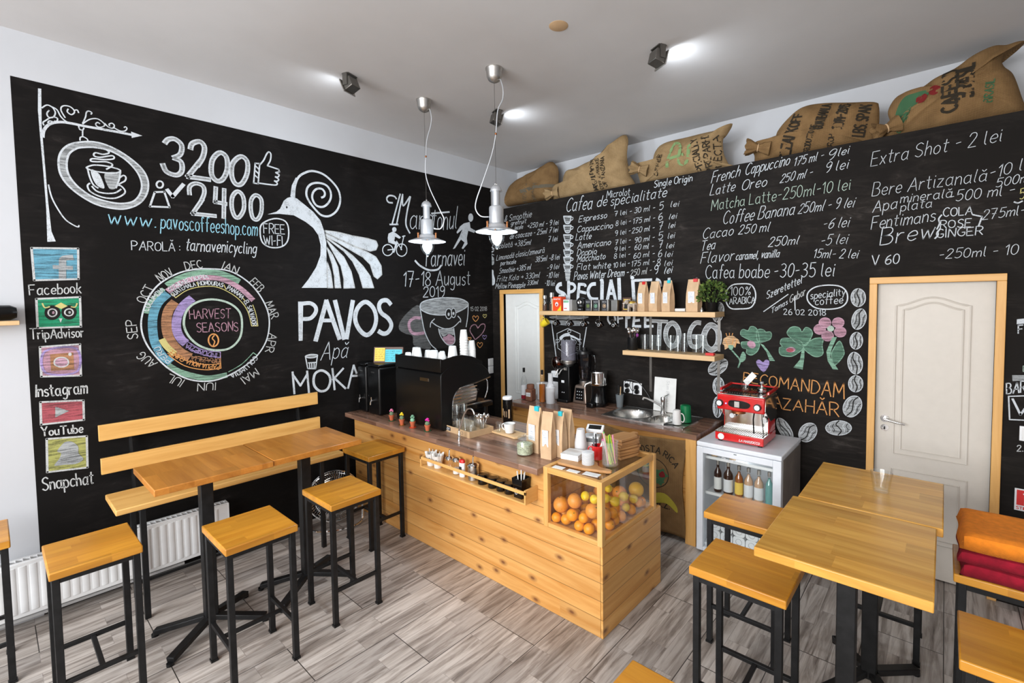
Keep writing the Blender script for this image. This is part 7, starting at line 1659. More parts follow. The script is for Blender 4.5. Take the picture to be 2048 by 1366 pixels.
# cups hanging from the hooks under the shelf
def hang_cup(label, x, mat, r, h, lip=None):
    t = thing('espresso_cup', label, 'cup', (x, -.205, 1.772-.036), .25, 'cups hanging under the shelf')
    Mx = Matrix.Rotation(.95, 4, 'Y')
    T_ = Matrix.Translation((.004, 0, -.052)) @ Mx
    p = [(r*.62, -h/2), (r*.72, -h/2+.004), (r*.95, 0), (r, h/2), (r-.003, h/2), (r*.9, 0), (r*.65, -h/2+.008), (0, -h/2+.006)]
    M3 = Mx.to_3x3()
    G().lathe(p, T_.translation, 22, M3).build('body', mat, t)
    q = [T_ @ Vector((-r*.85, 0, h*.3)), T_ @ Vector((-r*1.45, 0, h*.36)), T_ @ Vector((-r*1.6, 0, .0)), T_ @ Vector((-r*1.2, 0, -h*.3)), T_ @ Vector((-r*.75, 0, -h*.3))]
    G().tube(smooth(q), .004, 8).build('handle', mat, t)
    if lip:
        g = G(); f = T_ @ Vector((0, -r*.9, 0)); X_, Z_ = M3 @ Vector((1, 0, 0)), M3 @ Vector((0, 0, 1))
        g.tube([f+X_*(.013*math.cos(a))+Z_*(.013*math.sin(a))+Vector((0, -.002, 0)) for a in [2*PI*k/14 for k in range(14)]], .0012, 4, True)
        g.tube([f+X_*-.008+Vector((0, -.002, 0)), f+Z_*.008+Vector((0, -.002, 0)), f+X_*.008+Vector((0, -.002, 0))], .001, 4)
        g.build('printed_logo', 'label_white', t)
        G().lathe([(r*1.01, h/2-.004), (r*1.02, h/2), (r*.97, h/2)], T_.translation, 22, M3, caps=False).build('rim', 'chrome', t)
hang_cup('yellow mug hanging from the first hook under the upper shelf', HX[0], 'yellow', .040, .085)
for i, nm in enumerate(('next to the yellow mug', 'second from the yellow mug', 'third from the yellow mug', 'fourth from the yellow mug', 'nearest the spoon pot')):
    hang_cup('dark glass cup hanging under the upper shelf, '+nm, HX[i+1], 'dark_glass', .034, .06, True)
# items on the upper shelf, from the door towards the plant
jar_lid('spice_jar', 'glass spice jar with steel lid at the door end of the upper shelf', (.985, -.17, SZ), .026, .165, 'clear_glass', .45, 'coffee_beans', 'brushed_steel', .035)
jar_lid('spice_jar', 'glass jar of beans with a knobbed steel lid beside the red tea box', (1.035, -.115, SZ), .029, .195, 'clear_glass', .42, 'coffee_beans', 'brushed_steel', .05)
one(G().box(-.012, .012, -.012, .012, 0, .13), 'cork_stick', 'pale_shelf', 'pale wooden stick standing beside the spice jars', 'stick', None, .002, (1.085, -.15, SZ))
t = thing('postcard', 'small green and grey picture card leaning behind the red tea box', 'card', (1.105, -.05, SZ), 0)
G().box(-.04, .04, 0, .003, 0, .17, Matrix.Rotation(-.12, 4, 'X')).build('card', 'paper', t); G().box(-.034, .034, -.001, 0, .012, .075, Matrix.Rotation(-.12, 4, 'X')).build('green_print', 'leaf_light', t); G().box(-.034, .034, -.001, 0, .08, .16, Matrix.Rotation(-.12, 4, 'X')).build('grey_print', 'smoke_grey', t)
t = thing('tea_box', 'bright red tea box with a yellow corner on the upper shelf', 'box', (1.155, -.135, SZ), -.12)
G().box(-.062, .062, -.035, .035, 0, .148).build('box', 'orange_box', t, .001)
g = G(); g.add([(.0, -.0356, .001), (.061, -.0356, .001), (.061, -.0356, .06)], [(0, 1, 2)]); g.build('yellow_corner', 'yellow', t)
G().cyl((-.003, -.0352, .07), .023, -.001, 20, 'y').build('round_badge', 'label_white', t); G().cyl((-.003, -.0362, .065), .011, -.0006, 14, 'y').build('badge_dot', 'crimson_cloth', t)
lettering('lettering', 'ahmad tea', (-.05, -.0355, .118), (1, 0, 0), (0, 0, 1), .098, .016, .003, 'label_white', t)
t = thing('sweetener_box', 'small white box with a green top on the upper shelf', 'box', (1.272, -.14, SZ), -.1)
G().box(-.042, .042, -.028, .028, 0, .118).build('box', 'label_white', t, .004); G().box(-.036, .036, -.0286, -.028, .085, .108).build('green_band', 'mint', t); G().box(-.03, .012, -.0286, -.028, .022, .03).build('red_print', 'red', t)
one(G().box(-.04, .04, -.035, .035, 0, .115), 'metal_tin', 'dark_steel', 'plain grey metal tin behind the small white box', 'tin', None, .004, (1.345, -.09, SZ))
t = thing('camera_ornament', 'black old-style camera shaped ornament between white box and tins', 'ornament', (1.44, -.13, SZ), -.1)  # black ornament shaped like an old camera, not a clock
G().box(-.035, .04, -.03, .03, 0, .03).lathe([(.045, .0), (.05, .01), (.05, .03), (.045, .04)], (0, .0, .03), 20).build('base', 'black_plastic', t, .004)
G().lathe([(.0, -.03), (.045, -.03), (.052, -.015), (.052, .02), (.04, .03), (0, .03)], (.0, 0, .085), 24, Matrix.Rotation(PI/2, 3, 'X')).build('body', 'black_plastic', t)
G().lathe([(.022, .0), (.024, .004), (.018, .008), (.010, .004), (0, .004)], (.0, -.03, .088), 20, Matrix.Rotation(PI/2, 3, 'X')).build('lens_ring', 'brushed_steel', t)
G().box(-.062, -.045, -.012, .012, .075, .10).build('side_knob', 'black_plastic', t, .003); G().box(-.018, .018, -.0315, -.03, .012, .022).build('name_plate', 'smoke_grey', t)
for i, (x, c) in enumerate(((1.556, 'leaf_light'), (1.648, 'mint'), (1.748, 'kraft'))):
    t = thing('tea_tin', ('square silver tin with a black label and light green emblem', 'square silver tin with a black label and mint green emblem', 'square silver tin with a black label and tan emblem')[i], 'tin', (x, -.13, SZ), -.12, 'silver tea tins')
    G().box(-.041, .041, -.041, .041, 0, .112).build('tin', 'brushed_steel', t, .003); G().box(-.037, .029, -.0422, -.041, .003, .109).build('black_label', 'ink', t)
    g = G(); g.tube([(-.004+.018*math.cos(a), -.043, .052+.018*math.sin(a)) for a in [2*PI*k/16 for k in range(16)]], .0028, 4, True); g.cyl((-.004, -.0422, .052), .009, -.001, 14, 'y')
    g.build('emblem', c, t)
    lettering('lettering', 'tea co', (-.03, -.0423, .088), (1, 0, 0), (0, 0, 1), .05, .009, .0016, 'label_white', t); lettering('lettering', 'looseleaf', (-.026, -.0423, .012), (1, 0, 0), (0, 0, 1), .044, .006, .0014, 'smoke_grey', t)
one(G().box(-.036, .036, -.04, .04, 0, .108), 'metal_tin', 'dark_steel', 'plain grey metal tin right of the three silver tea tins', 'tin', None, .004, (1.835, -.11, SZ))
t = thing('gilt_picture', 'little gilt picture frame behind the elephant figurine', 'frame', (1.94, -.10, SZ), -.1)
Mr = Matrix.Rotation(-.12, 4, 'X'); g = G()
for a in ((-.05, .05, -.006, .012, 0, .014), (-.05, .05, -.006, .012, .115, .13), (-.05, -.036, -.006, .012, .014, .115), (.036, .05, -.006, .012, .014, .115)): g.box(*a, Mr)
g.build('frame', 'dark_wood', t, .002)
g = G()
for a in ((-.036, .036, -.004, .006, .014, .022), (-.036, .036, -.004, .006, .107, .115), (-.036, -.028, -.004, .006, .022, .107), (.028, .036, -.004, .006, .022, .107)): g.box(*a, Mr)
g.build('gilt_inset', 'gold', t); G().box(-.028, .028, .002, .006, .022, .107, Mr).build('picture', 'black_plastic', t)
t = thing('elephant_figurine', 'grey patterned elephant figurine with raised trunk on the upper shelf', 'figurine', (2.025, -.165, SZ), .1)
g = G(); g.ball((.012, 0, .068), .034, 18, 12, .95, Matrix.Diagonal((1.25, .85, 1))).ball((-.04, -.002, .088), .022, 16, 10)
for x, y in ((-.014, -.016), (-.014, .016), (.038, -.016), (.038, .016)): g.lathe([(.011, 0), (.0105, .02), (.012, .06)], (x, y, 0), 12)
g.tube(smooth([(-.058, -.002, .088), (-.068, -.004, .07), (-.068, -.006, .045), (-.074, -.006, .03)]), [.010]*5+[.007]*5+[.0045]*3, 10).tube([(.054, 0, .075), (.063, 0, .05), (.062, 0, .035)], .002, 6)
g.build('body', 'elephant', t)
for s_ in (-1, 1):
    G().lathe([(0, -.002), (.02, -.002), (.022, 0), (.02, .002), (0, .002)], (-.03, s_*.022, .09), 16, Matrix.Rotation(PI/2, 3, 'X') @ Matrix.Rotation(.4*s_, 3, 'Y')).build('ear', 'elephant', t)
    G().tube([(-.055, s_*.010, .078), (-.072, s_*.013, .072), (-.078, s_*.013, .078)], [.003, .0025, .001], 6).build('tusk', 'paper', t)
G().lathe([(.0, .098), (.02, .096), (.031, .086), (.033, .075)], (.012, 0, 0), 18, Matrix.Diagonal((1.2, .9, 1))).build('saddle_cloth', 'gold', t)
G3 = 'kraft coffee bags on the upper shelf'
kraft_bag('kraft coffee bag with a red clip next to the elephant figurine', (2.128, -.12, SZ), .100, .058, .27, -.35, G3, 'red')
kraft_bag('kraft coffee bag without a clip, second from the elephant figurine', (2.252, -.12, SZ), .104, .058, .272, -.35, G3)
kraft_bag('kraft coffee bag with a teal clip, third from the elephant figurine', (2.375, -.12, SZ), .098, .058, .275, -.35, G3, 'cyan')
kraft_bag('kraft coffee bag with a red clip standing alone near the potted plant', (2.612, -.12, SZ), .112, .062, .278, -.2, G3, 'red')
for i, (x, y, mt) in enumerate(((2.475, -.12, 'paper'), (2.53, -.05, 'mint'))):
    one(G().cyl((0, 0, .014), .014, .09 if i == 0 else .04, 14, 'x'), 'paper_roll', mt, ('small white paper roll lying between the coffee bags on the shelf', 'small dark roll lying behind the white paper roll')[i], 'roll', None, 0, (x-.03, y, SZ), .05)
one(G().lathe([(.014, 0), (.015, .02), (.008, .026), (.009, .034), (0, .035)], n=16), 'salt_pot', 'brushed_steel', 'tiny steel pot between the lone coffee bag and the plant', 'pot', None, 0, (2.70, -.165, SZ))
t = thing('potted_plant', 'bushy green plant in a black pot at the end of the upper shelf', 'plant', (2.768, -.115, SZ))
G().lathe([(.043, 0), (.045, .004), (.056, .075), (.058, .08), (.053, .08), (.045, .06), (0, .06)], n=26).build('pot', 'black_satin', t)
random.seed(22); gl = G(); gl2 = G()
for k in range(340):
    a = random.uniform(0, 6.283); el = random.uniform(-.15, 1.45); rr = random.uniform(.45, 1)**.5*.122
    c = Vector((rr*math.cos(a)*math.cos(el)*1.02, rr*math.sin(a)*math.cos(el)*.95, .105+rr*math.sin(el)*1.25))
    if c.y > .085: c.y = .08
    if c.x < -.09: c.x = -.088
    d = Vector((math.cos(a)*math.cos(el*.6), math.sin(a)*math.cos(el*.6), random.uniform(-.2, .9))).normalized(); s_ = d.cross(Vector((random.uniform(-1, 1), random.uniform(-1, 1), 1))).normalized(); nn = d.cross(s_)
    l = random.uniform(.022, .036); w = l*.36
    (gl if random.random() < .72 else gl2).add([c, c+d*l*.35+s_*w+nn*.002, c+d*l*.75+s_*w*.7, c+d*l, c+d*l*.75-s_*w*.7, c+d*l*.35-s_*w+nn*.002], [(0, 1, 2, 3, 4, 5)])
gl.build('foliage', 'leaf', t, recalc=False); gl2.build('young_leaves', 'leaf_light', t, recalc=False)
g = G()
for k in range(14): a = k*.9; g.tube([(.015*math.cos(a), .015*math.sin(a), .055), (.05*math.cos(a), .05*math.sin(a), .12), (.07*math.cos(a), .07*math.sin(a), .17)], .0018, 5)
g.build('stems', 'leaf', t)
# items on the lower shelf
LZ = 1.453
t = thing('spoon_pot', 'black pot of steel spoons at the left end of the lower shelf', 'pot', (2.02, -.12, LZ))
G().lathe([(.045, 0), (.047, .004), (.05, .115), (.047, .115), (.044, .01), (0, .01)], n=24).build('pot', 'black_plastic', t)
for k in range(11):
    a = k*.57; q = .03+.022*((k*7) % 3)/2; z = .165+.022*((k*5) % 4)/3
    G().tube([(.02*math.cos(a+2), .02*math.sin(a+2), .015), (q*.6*math.cos(a), q*.6*math.sin(a), .1), (q*math.cos(a), q*math.sin(a), z-.015)], .0018, 6).ball((q*1.08*math.cos(a), q*1.08*math.sin(a), z+.006), .016, 12, 8, 1.35).build('spoon', 'chrome', t)
G().ball((.055, -.01, .14), .014, 10, 8, 1.2).tube([(.02, 0, .05), (.05, -.01, .13)], .002, 5).build('purple_flower', 'purple', t)
gsh = None
for i, (x, y, h, nm) in enumerate(((2.13, -.10, .145, 'first from the spoon pot'), (2.215, -.12, .145, 'second from the spoon pot'), (2.292, -.15, .15, 'third from the spoon pot'), (2.385, -.10, .148, 'fourth from the spoon pot'), (2.468, -.13, .15, 'fifth from the spoon pot'), (2.545, -.17, .175, 'the tallest one in the row'), (2.622, -.10, .16, 'next after the tallest'), (2.692, -.13, .16, 'last before the red matchbox'))):
    tumbler('clear water glass on the lower shelf, '+nm, (x, y, LZ), .030, .036, h, 'water glasses on the lower shelf', 0, 'water_glass')
one(G().box(-.034, .034, -.02, .02, 0, .02), 'matchbox', 'red', 'small red matchbox at the right end of the lower shelf', 'box', None, .001, (2.768, -.15, LZ))
# ------------------------------------------------------------------ things on the back counter
BZ = .8805
x, y = away(.882, -.405, .03); bottle('syrup_bottle', 'clear syrup bottle with a fruit label at the left end of the back counter', (x, y, BZ), .033, .335, 'clear_glass', 'crimson_cloth', .16, lz=(.14, .46))
x, y = away(1.0, -.434, .045); t = thing('cocoa_jar', 'square brown cocoa jar with a white label on the back counter', 'jar', (x, y, BZ), .1)
G().box(-.042, .042, -.042, .042, 0, .125).build('contents', 'cocoa', t, .012, seg=3); G().lathe([(.036, .125), (.04, .13), (.04, .165), (.036, .172), (0, .172)], n=24).build('lid', 'cocoa', t); G().box(-.028, .028, -.0435, -.0425, .05, .09).build('paper_label', 'label_white', t)
lettering('handwriting', 'cacao', (-.022, -.0436, .063), (1, 0, 0), (0, 0, 1), .044, .016, .0016, 'ink', t)
x, y = away(1.144, -.417, .033); bottle('syrup_bottle', 'amber syrup bottle beside the cocoa jar', (x, y, BZ), .034, .335, 'clear_glass', 'amber', .56, lab=None)
one(G().lathe([(.055, 0), (.06, .004), (.068, .15), (.07, .155), (.07, .17), (.06, .178), (0, .18)], n=26), 'plastic_tub', 'cloudy_plastic', 'round pale plastic tub behind the syrup bottles', 'tub', None, 0, (1.03, -.27, BZ))
x, y = away(1.246, -.406, .045); t = thing('shaker_pitcher', 'pale plastic measuring shaker with a narrow top on the back counter', 'shaker', (x, y, BZ))
G().lathe([(.044, 0), (.046, .004), (.048, .155), (.05, .16), (.044, .168), (0, .168)], n=24).build('lower_cup', 'cloudy_plastic', t)
G().lathe([(.043, .004), (.044, .11), (0, .112)], n=24).build('liquid', 'smoke_grey', t)
G().lathe([(.04, .166), (.036, .19), (.026, .20), (.024, .30), (.028, .305), (.0, .308)], n=24).build('upper_tube', 'cloudy_plastic', t)
t = thing('small_grinder', 'small white coffee grinder with a brown hopper behind the shaker', 'grinder', (1.132, -.14, BZ))
G().box(-.05, .05, -.06, .06, 0, .30).build('body', 'white_enamel', t, .01); G().lathe([(.03, .295), (.045, .33), (.064, .36), (.066, .40), (.055, .435), (.02, .45), (0, .45)], n=24).build('hopper', 'brown_glass', t); G().box(-.055, .055, -.062, -.05, .19, .235).build('front_band', 'black_plastic', t)
t = thing('coffee_grinder', 'tall black coffee grinder with a clear hopper on the back counter', 'grinder', (1.288, -.16, BZ), .0)
G().box(-.075, .075, -.09, .10, 0, .37).build('body', 'black_satin', t, .008); G().box(-.068, .068, -.12, -.08, 0, .03).build('foot', 'black_plastic', t, .006)
G().lathe([(.05, .37), (.055, .385), (.066, .39), (.066, .40)], n=24).lathe([(.078, .397), (.08, .402), (.08, .424), (.076, .428)], n=28).build('collar', 'brushed_steel', t)
G().lathe([(.075, .425), (.075, .625), (.073, .63), (.0, .635)], n=28, caps=False).build('hopper', 'hopper_glass', t)
G().tube([(-.045, -.085, .345), (-.045, -.12, .335), (-.06, -.145, .27)], .007, 8).tube([(.0, -.085, .345), (.0, -.12, .335), (-.02, -.14, .29)], .006, 8).build('dosing_fork', 'brushed_steel', t)
G().box(-.025, .012, -.0915, -.09, .20, .225).build('price_label', 'label_white', t); G().box(.01, .05, -.0915, -.09, .33, .36).build('small_display', 'brushed_steel', t)
g = G(); g.ball((-.015, -.09, .10), .005, 8, 6).ball((.008, -.09, .10), .005, 8, 6); g.build('indicator_lights', 'label_white', t)
t = thing('stand_blender', 'stand blender with a bronze base and dark jar on the back counter', 'blender', (1.458, -.115, BZ), 0)
g = G(); vs_ = [(sx_*w, sy_*d-.0, z) for w, d, z in ((.085, .095, 0), (.083, .093, .03), (.066, .08, .17), (.058, .07, .185)) for sx_, sy_ in ((-1, -1), (1, -1), (1, 1), (-1, 1))]
g.add(vs_, [(3, 2, 1, 0)]+[(i*4+k, i*4+(k+1) % 4, (i+1)*4+(k+1) % 4, (i+1)*4+k) for i in range(3) for k in range(4)]+[(12, 13, 14, 15)])
plain('bronze', (.36, .27, .22), .32, .85, var=.05); g.build('base', 'bronze', t, .01, seg=3)
Mb = Matrix.Translation((0, -.0938, .03)) @ Matrix.Rotation(-.108, 4, 'X')
cpn = G().box(-.052, .052, -.004, .003, .0, .125, Mb).build('control_panel', 'black_gloss', t, .002)
g = G()
for i in range(3):
    for j in range(3): g.box(-.03+.026*i, -.022+.026*i, -.0052, -.004, .022+.032*j, .030+.032*j, Mb)
g.build('buttons', 'label_white', cpn)
G().lathe([(.05, .185), (.056, .20), (.056, .222)], n=20).build('jar_collar', 'brushed_steel', t)
G().lathe([(.052, .222), (.06, .25), (.078, .46), (.08, .50)], n=8, caps=False, a0=PI/8).build('jar', 'smoke_glass', t)
G().lathe([(.082, .50), (.08, .525), (.04, .535), (.03, .535), (.03, .56), (0, .562)], n=16).build('lid', 'black_plastic', t)
G().tube(smooth([(.075, 0, .48), (.125, 0, .475), (.125, 0, .35), (.065, 0, .27)]), .009, 8).build('jar_handle', 'smoke_glass', t)
t = thing('citrus_juicer', 'black juicer with a polished steel drum on the back counter', 'juicer', (1.665, -.17, BZ))
G().lathe([(.085, 0), (.09, .01), (.085, .05), (.074, .09), (.07, .19), (.074, .2)], n=28).build('motor_base', 'black_gloss', t)
G().box(-.05, .03, -.15, -.05, 0, .05).build('front_foot', 'black_gloss', t, .01)
G().lathe([(.074, .2), (.088, .21), (.09, .22), (.09, .228)], n=28).lathe([(.083, .228), (.083, .33), (.09, .335), (.088, .345), (.05, .352), (.0, .353)], n=28).build('steel_drum', 'chrome', t)
G().tube([(-.05, -.06, .235), (-.085, -.10, .215), (-.09, -.105, .195)], [.014, .012, .011], 10).build('spout', 'brushed_steel', t)
x, y = away(1.937, -.13, .03); t = thing('brush_cup', 'grey plastic beaker with a brush beside the sink', 'cup', (1.865, -.10, BZ))
G().lathe([(.028, 0), (.03, .004), (.04, .125), (.037, .125), (.027, .01), (0, .01)], n=22).build('beaker', 'grey_plastic', t); G().tube([(0, 0, .02), (.008, .005, .20)], .005, 8).build('brush_handle', 'kraft_card', t); G().tube([(-.01, .0, .02), (-.02, .005, .21)], .005, 8).build('pen', 'black_plastic', t)
t = thing('wall_socket', 'white double wall socket with black plugs above the sink', 'socket', (1.956, -.003, 1.065), 0)
G().box(-.10, -.005, -.008, 0, -.055, .058).build('socket_plate', 'white_enamel', t, .003); G().box(.003, .098, -.008, 0, -.06, .053).build('socket_plate', 'white_enamel', t, .003)
for x, z in ((-.06, .02), (-.055, -.03), (.045, .012), (.05, -.03)): G().lathe([(.024, 0), (.022, .02), (.012, .03), (.008, .045), (0, .046)], (x, -.008, z), 16, Matrix.Rotation(PI/2, 3, 'X')).build('plug', 'black_plastic', t)
for q in ([(-.06, -.05, .02), (-.05, -.06, .07), (0, -.05, .085), (.08, -.03, .06), (.16, -.02, -.03), (.2, -.02, -.09)], [(.045, -.05, .012), (.03, -.06, -.02), (-.01, -.05, .03), (-.008, -.03, .075)], [(-.055, -.05, -.03), (-.09, -.06, -.07), (-.14, -.04, -.14), (-.2, -.03, -.165)]): G().tube(smooth(q), .0032, 6).build('power_cable', 'black_plastic', t)
t = thing('note_board', 'white board with handwriting leaning on the wall behind the faucet', 'board', (2.30, -.045, .889), 0)
Mr = Matrix.Rotation(-.10, 4, 'X'); G().box(-.108, .108, 0, .008, 0, .312, Mr).build('board', 'paper', t, .001)
lettering('handwriting', 'Stim Barista', Mr @ Vector((.016, -.0006, .29)), Mr.to_3x3() @ Vector((0, 0, -1)), (1, 0, 0), .24, .028, .0016, 'smoke_grey', t, .2)
cup('ceramic_mug', 'white speckled mug upside down on the sink drainboard', (2.575, -.375, .8885), .038, .118, 'paper_cup', .35, None, True, True, .8, 'mug')
t = cup('ceramic_mug', 'dark green mug upside down behind the white mug on the drainboard', (2.60, -.255, .8885), .050, .142, 'green_mug', 2.4, None, True, True, .85, 'mug')
tumbler('small wet glass beside the white mug on the drainboard', (2.525, -.385, .8885), .022, .028, .07)
tumbler('glass standing inside the round sink bowl', (2.05, -.26, .757), .03, .038, .10)
t = thing('dish_clip', 'black plastic clip at the front edge of the sink', 'clip', (2.545, -.462, .8885), .3)
G().box(-.04, .04, -.012, .012, 0, .012).bar((-.03, 0, .012), (.03, 0, .032), .014, .006).build('clip', 'black_plastic', t, .002)
# ------------------------------------------------------------------ glass door fridge
FX0, FX1, FY0, FY1, FT = 2.848, 3.432, -.575, -.06, .853
t = thing('glass_door_fridge', 'white under-counter fridge with a glass door full of bottles', 'fridge', (0, 0, 0))
g = G(); w = .035
g.box(FX0, FX0+w, FY0, FY1, .03, .815).box(FX1-w, FX1, FY0, FY1, .03, .815).box(FX0, FX1, FY1-w, FY1, .03, .815).box(FX0, FX1, FY0, FY1, .03, .07)
g.build('cabinet', 'fridge_white', t)
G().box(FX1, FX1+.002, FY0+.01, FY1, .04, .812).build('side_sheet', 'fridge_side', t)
G().box(FX0-.003, FX1+.004, FY0-.045, FY1, .818, FT).build('top_cover', 'fridge_white', t, .008, seg=3)
for z in (.235, .44, .715): G().box(FX0+w, FX1-w, FY0+.05, FY1-w, z, z+.006).box(FX0+w, FX1-w, FY0+.035, FY0+.05, z-.006, z+.014).build('shelf', 'white_enamel', t)
dr = G()
for a in ((FX0-.002, FX0+.046, .02, .816), (FX1-.052, FX1+.002, .02, .816), (FX0+.046, FX1-.052, .77, .816), (FX0+.046, FX1-.052, .02, .05)): dr.box(a[0], a[1], -.622, -.58, a[2], a[3])
d_ = dr.build('door', 'fridge_white', t, .004)
G().box(FX0+.044, FX1-.05, -.604, -.600, .048, .772).build('door_glass', 'pane_glass', d_)
lettering('lettering', 'Planetic', (3.03, -.6045, .738), (1, 0, 0), (0, 0, 1), .115, .024, .0035, 'label_white', d_, .1)
G().box(3.12, 3.14, -.6232, -.622, .802, .808).build('logo_plate', 'grey_plastic', d_)
for x in (FX0+.04, FX1-.04):
    for y in (FY0+.03, FY1-.04): G().cyl((x, y, 0), .018, .032, 12).build('foot', 'black_plastic', t)
l = bpy.data.lights.new('fridge_lamp', 'POINT'); l.energy = .35; l.color = (.9, .96, 1); l.shadow_soft_size = .05
o = bpy.data.objects.new('fridge_lamp', l); COL.objects.link(o); o.parent = t; o.location = (3.14, -.50, .755)
plain('peach', (.62, .36, .2), .3); plain('teal_soda', (.10, .36, .34), .3)
BT = (('drink_bottle', 'dark cola bottle with a red and white label, leftmost in the fridge', 2.955, -.475, .028, .245, 'brown_glass', 'coffee_beans', 'paper', .85), ('drink_bottle', 'dark bottle with a large white label, second from the fridge hinge', 3.035, -.48, .034, .25, 'brown_glass', 'coffee_beans', 'label_white', .85), ('drink_bottle', 'amber soda bottle with a yellow label in the fridge', 3.112, -.475, .03, .235, 'clear_glass', 'amber', 'note_yellow', .8), ('drink_bottle', 'peach soda bottle with a pale label, left one of the peach pair in the fridge', 3.182, -.48, .032, .235, 'clear_glass', 'peach', 'label_white', .8), ('drink_bottle', 'peach soda bottle with a pale label, right one of the peach pair in the fridge', 3.255, -.485, .032, .235, 'clear_glass', 'peach', 'label_white', .8), ('drink_bottle', 'teal bottle in the fridge, next to the peach soda bottles', 3.322, -.475, .028, .235, 'clear_glass', 'teal_soda', None, .8), ('drink_bottle', 'clear water bottle nearest the right side of the fridge', 3.365, -.47, .0235, .23, 'clear_glass', None, None, .5))
for n_, lb, x, y, r, h, bd, lq, la, fl in BT: bottle(n_, lb, (x, y, .4465), r, h, bd, lq, fl, 'brushed_steel', 'bottles in the fridge', la, (.10, .48), .36)
for i, x in enumerate((2.935, 3.0, 3.07, 3.14)):
    one(G().lathe([(.022, 0), (.024, .003), (.024, .03), (.02, .036), (0, .036)], n=18), 'jar_of_preserve', 'clear_glass' if i % 2 else 'kraft', 'tiny jar on the top fridge shelf, %s from the left' % ('first', 'second', 'third', 'fourth')[i], 'jar', 'jars on the top fridge shelf', 0, (x, -.49, .7225))
for r_ in range(2):
    for k in range(5):
        x = 2.94+k*.091; z = .0705+.040+r_*.0785
        tt = thing('milk_carton', 'white carton in the %s row of the fridge bottom, %s from the left' % (('lower', 'upper')[r_], ('first', 'second', 'third', 'fourth', 'fifth')[k]), 'carton', (x, -.50, z), 0, 'white cartons in the fridge bottom')
        q = [(.0435*math.copysign(abs(math.cos(a))**.55, math.cos(a)), .0388*math.copysign(abs(math.sin(a))**.55, math.sin(a))) for a in [2*PI*j/28 for j in range(28)]]
        G().prism(q, (0, .2, 0), (0, 0, 0), (1, 0, 0), (0, 0, 1), True).build('carton', 'white_enamel', tt, angle=30)
        g = G(); g.tube([(.022*math.cos(a), -.0008, .022*math.sin(a)) for a in [2*PI*j/16 for j in range(16)]], .0012, 4, True); g.build('pressed_ring', 'smoke_grey', tt)
# ------------------------------------------------------------------ red espresso machine on the fridge
t = thing('espresso_machine', 'small red espresso machine with chrome front standing on the fridge', 'coffee machine', (0, 0, 0))
ax0, ax1, z0 = 2.948, 3.292, FT+.001
for x in (ax0+.03, ax1-.03):
    for y in (-.49, -.22): G().cyl((x, y, z0), .016, .014, 14).build('foot', 'black_plastic', t)
G().box(ax0, ax1, -.522, -.20, z0+.012, .925).build('base', 'red_gloss', t, .006)
G().box(ax0-.001, ax1+.001, -.524, -.36, .925, .931).build('tray_frame', 'chrome', t)
g = G()
for k in range(22): x = ax0+.014+k*(ax1-ax0-.028)/21; g.bar((x, -.515, .934), (x, -.37, .934), .005, .003)
g.build('drip_grate', 'brushed_steel', t); G().box(ax0+.008, ax1-.008, -.518, -.366, .9312, .9318).build('drip_tray', 'black_gloss', t)
G().cyl((ax0+.045, -.5225, .893), .023, -.002, 26, 'y').build('round_badge', 'label_white', t)
lettering('lettering', 'LA MARZOCCO', (3.125, -.5228, .879), (1, 0, 0), (0, 0, 1), .14, .015, .0032, 'label_white', t, .25)
G().box(ax0+.02, ax1-.01, -.372, -.365, .931, 1.11).build('splash_back', 'chrome', t)
G().box(ax0+.02, ax1-.012, -.40, -.372, .931, .946).build('cup_ledge', 'brushed_steel', t, .002)
G().box(ax0+.012, ax1-.006, -.365, -.195, .925, 1.11).build('rear_body', 'red_gloss', t, .004)
for x in (ax1-.001, ax0+.006): G().prism([(-.50, 1.115), (-.36, 1.02), (-.20, 1.02), (-.20, 1.20), (-.49, 1.20)], (.006, 0, 0), (x, 0, 0), (0, 1, 0), (0, 0, 1)).build('side_plate', 'chrome', t)
hd = G().box(ax0+.012, ax1-.002, -.49, -.2, 1.11, 1.21).build('head', 'dark_steel', t)
G().box(ax0+.014, ax1+.004, -.522, -.485, 1.098, 1.213).build('front_fascia', 'red_gloss', t, .01, seg=3)
y = -.523; q = smooth([(3.045, 1.14), (3.055, 1.172), (3.10, 1.178), (3.16, 1.176), (3.20, 1.160), (3.19, 1.132), (3.15, 1.122), (3.08, 1.124)], True, 3)[:-1]
G().prism(q, (0, -.002, 0), (0, y+.001, 0), (1, 0, 0), (0, 0, 1)).build('dark_window', 'black_gloss', t)
G().box(3.09, 3.125, y-.004, y-.001, 1.128, 1.170).build('display', 'brushed_steel', t); G().ball((3.028, y, 1.147), .005, 10, 6).build('power_light', 'blue_led', t)
G().lathe([(.05, 0), (.05, .014), (.03, .02)], (3.11, -.49, 1.082), 20).build('group_head', 'copper', t)
for x, z in ((2.985, 1.148), (3.252, 1.146)): k_ = G().cyl((x, y, z), .025, -.02, 24, 'y').build('knob', 'black_plastic', t); G().cyl((x, y-.02, z), .019, -.003, 22, 'y').build('knob_face', 'label_white', k_)
for x, z in ((3.035, 1.035), (3.265, 1.03)): k_ = G().cyl((x, -.40, z), .022, -.012, 22, 'y').build('pressure_gauge', 'chrome', t); G().cyl((x, -.412, z), .018, -.001, 20, 'y').build('gauge_face', 'label_white', k_)
G().tube([(3.222, -.50, 1.10), (3.216, -.50, 1.05), (3.218, -.49, .945)], .005, 8).build('steam_wand', 'black_gloss', t); G().tube([(3.268, -.48, 1.10), (3.272, -.47, 1.0), (3.27, -.44, .94)], .0045, 8).build('hot_water_wand', 'chrome', t)
G().box(ax0+.006, ax1, -.515, -.195, 1.21, 1.218).build('top_tray', 'chrome', t, .002)
g = G()
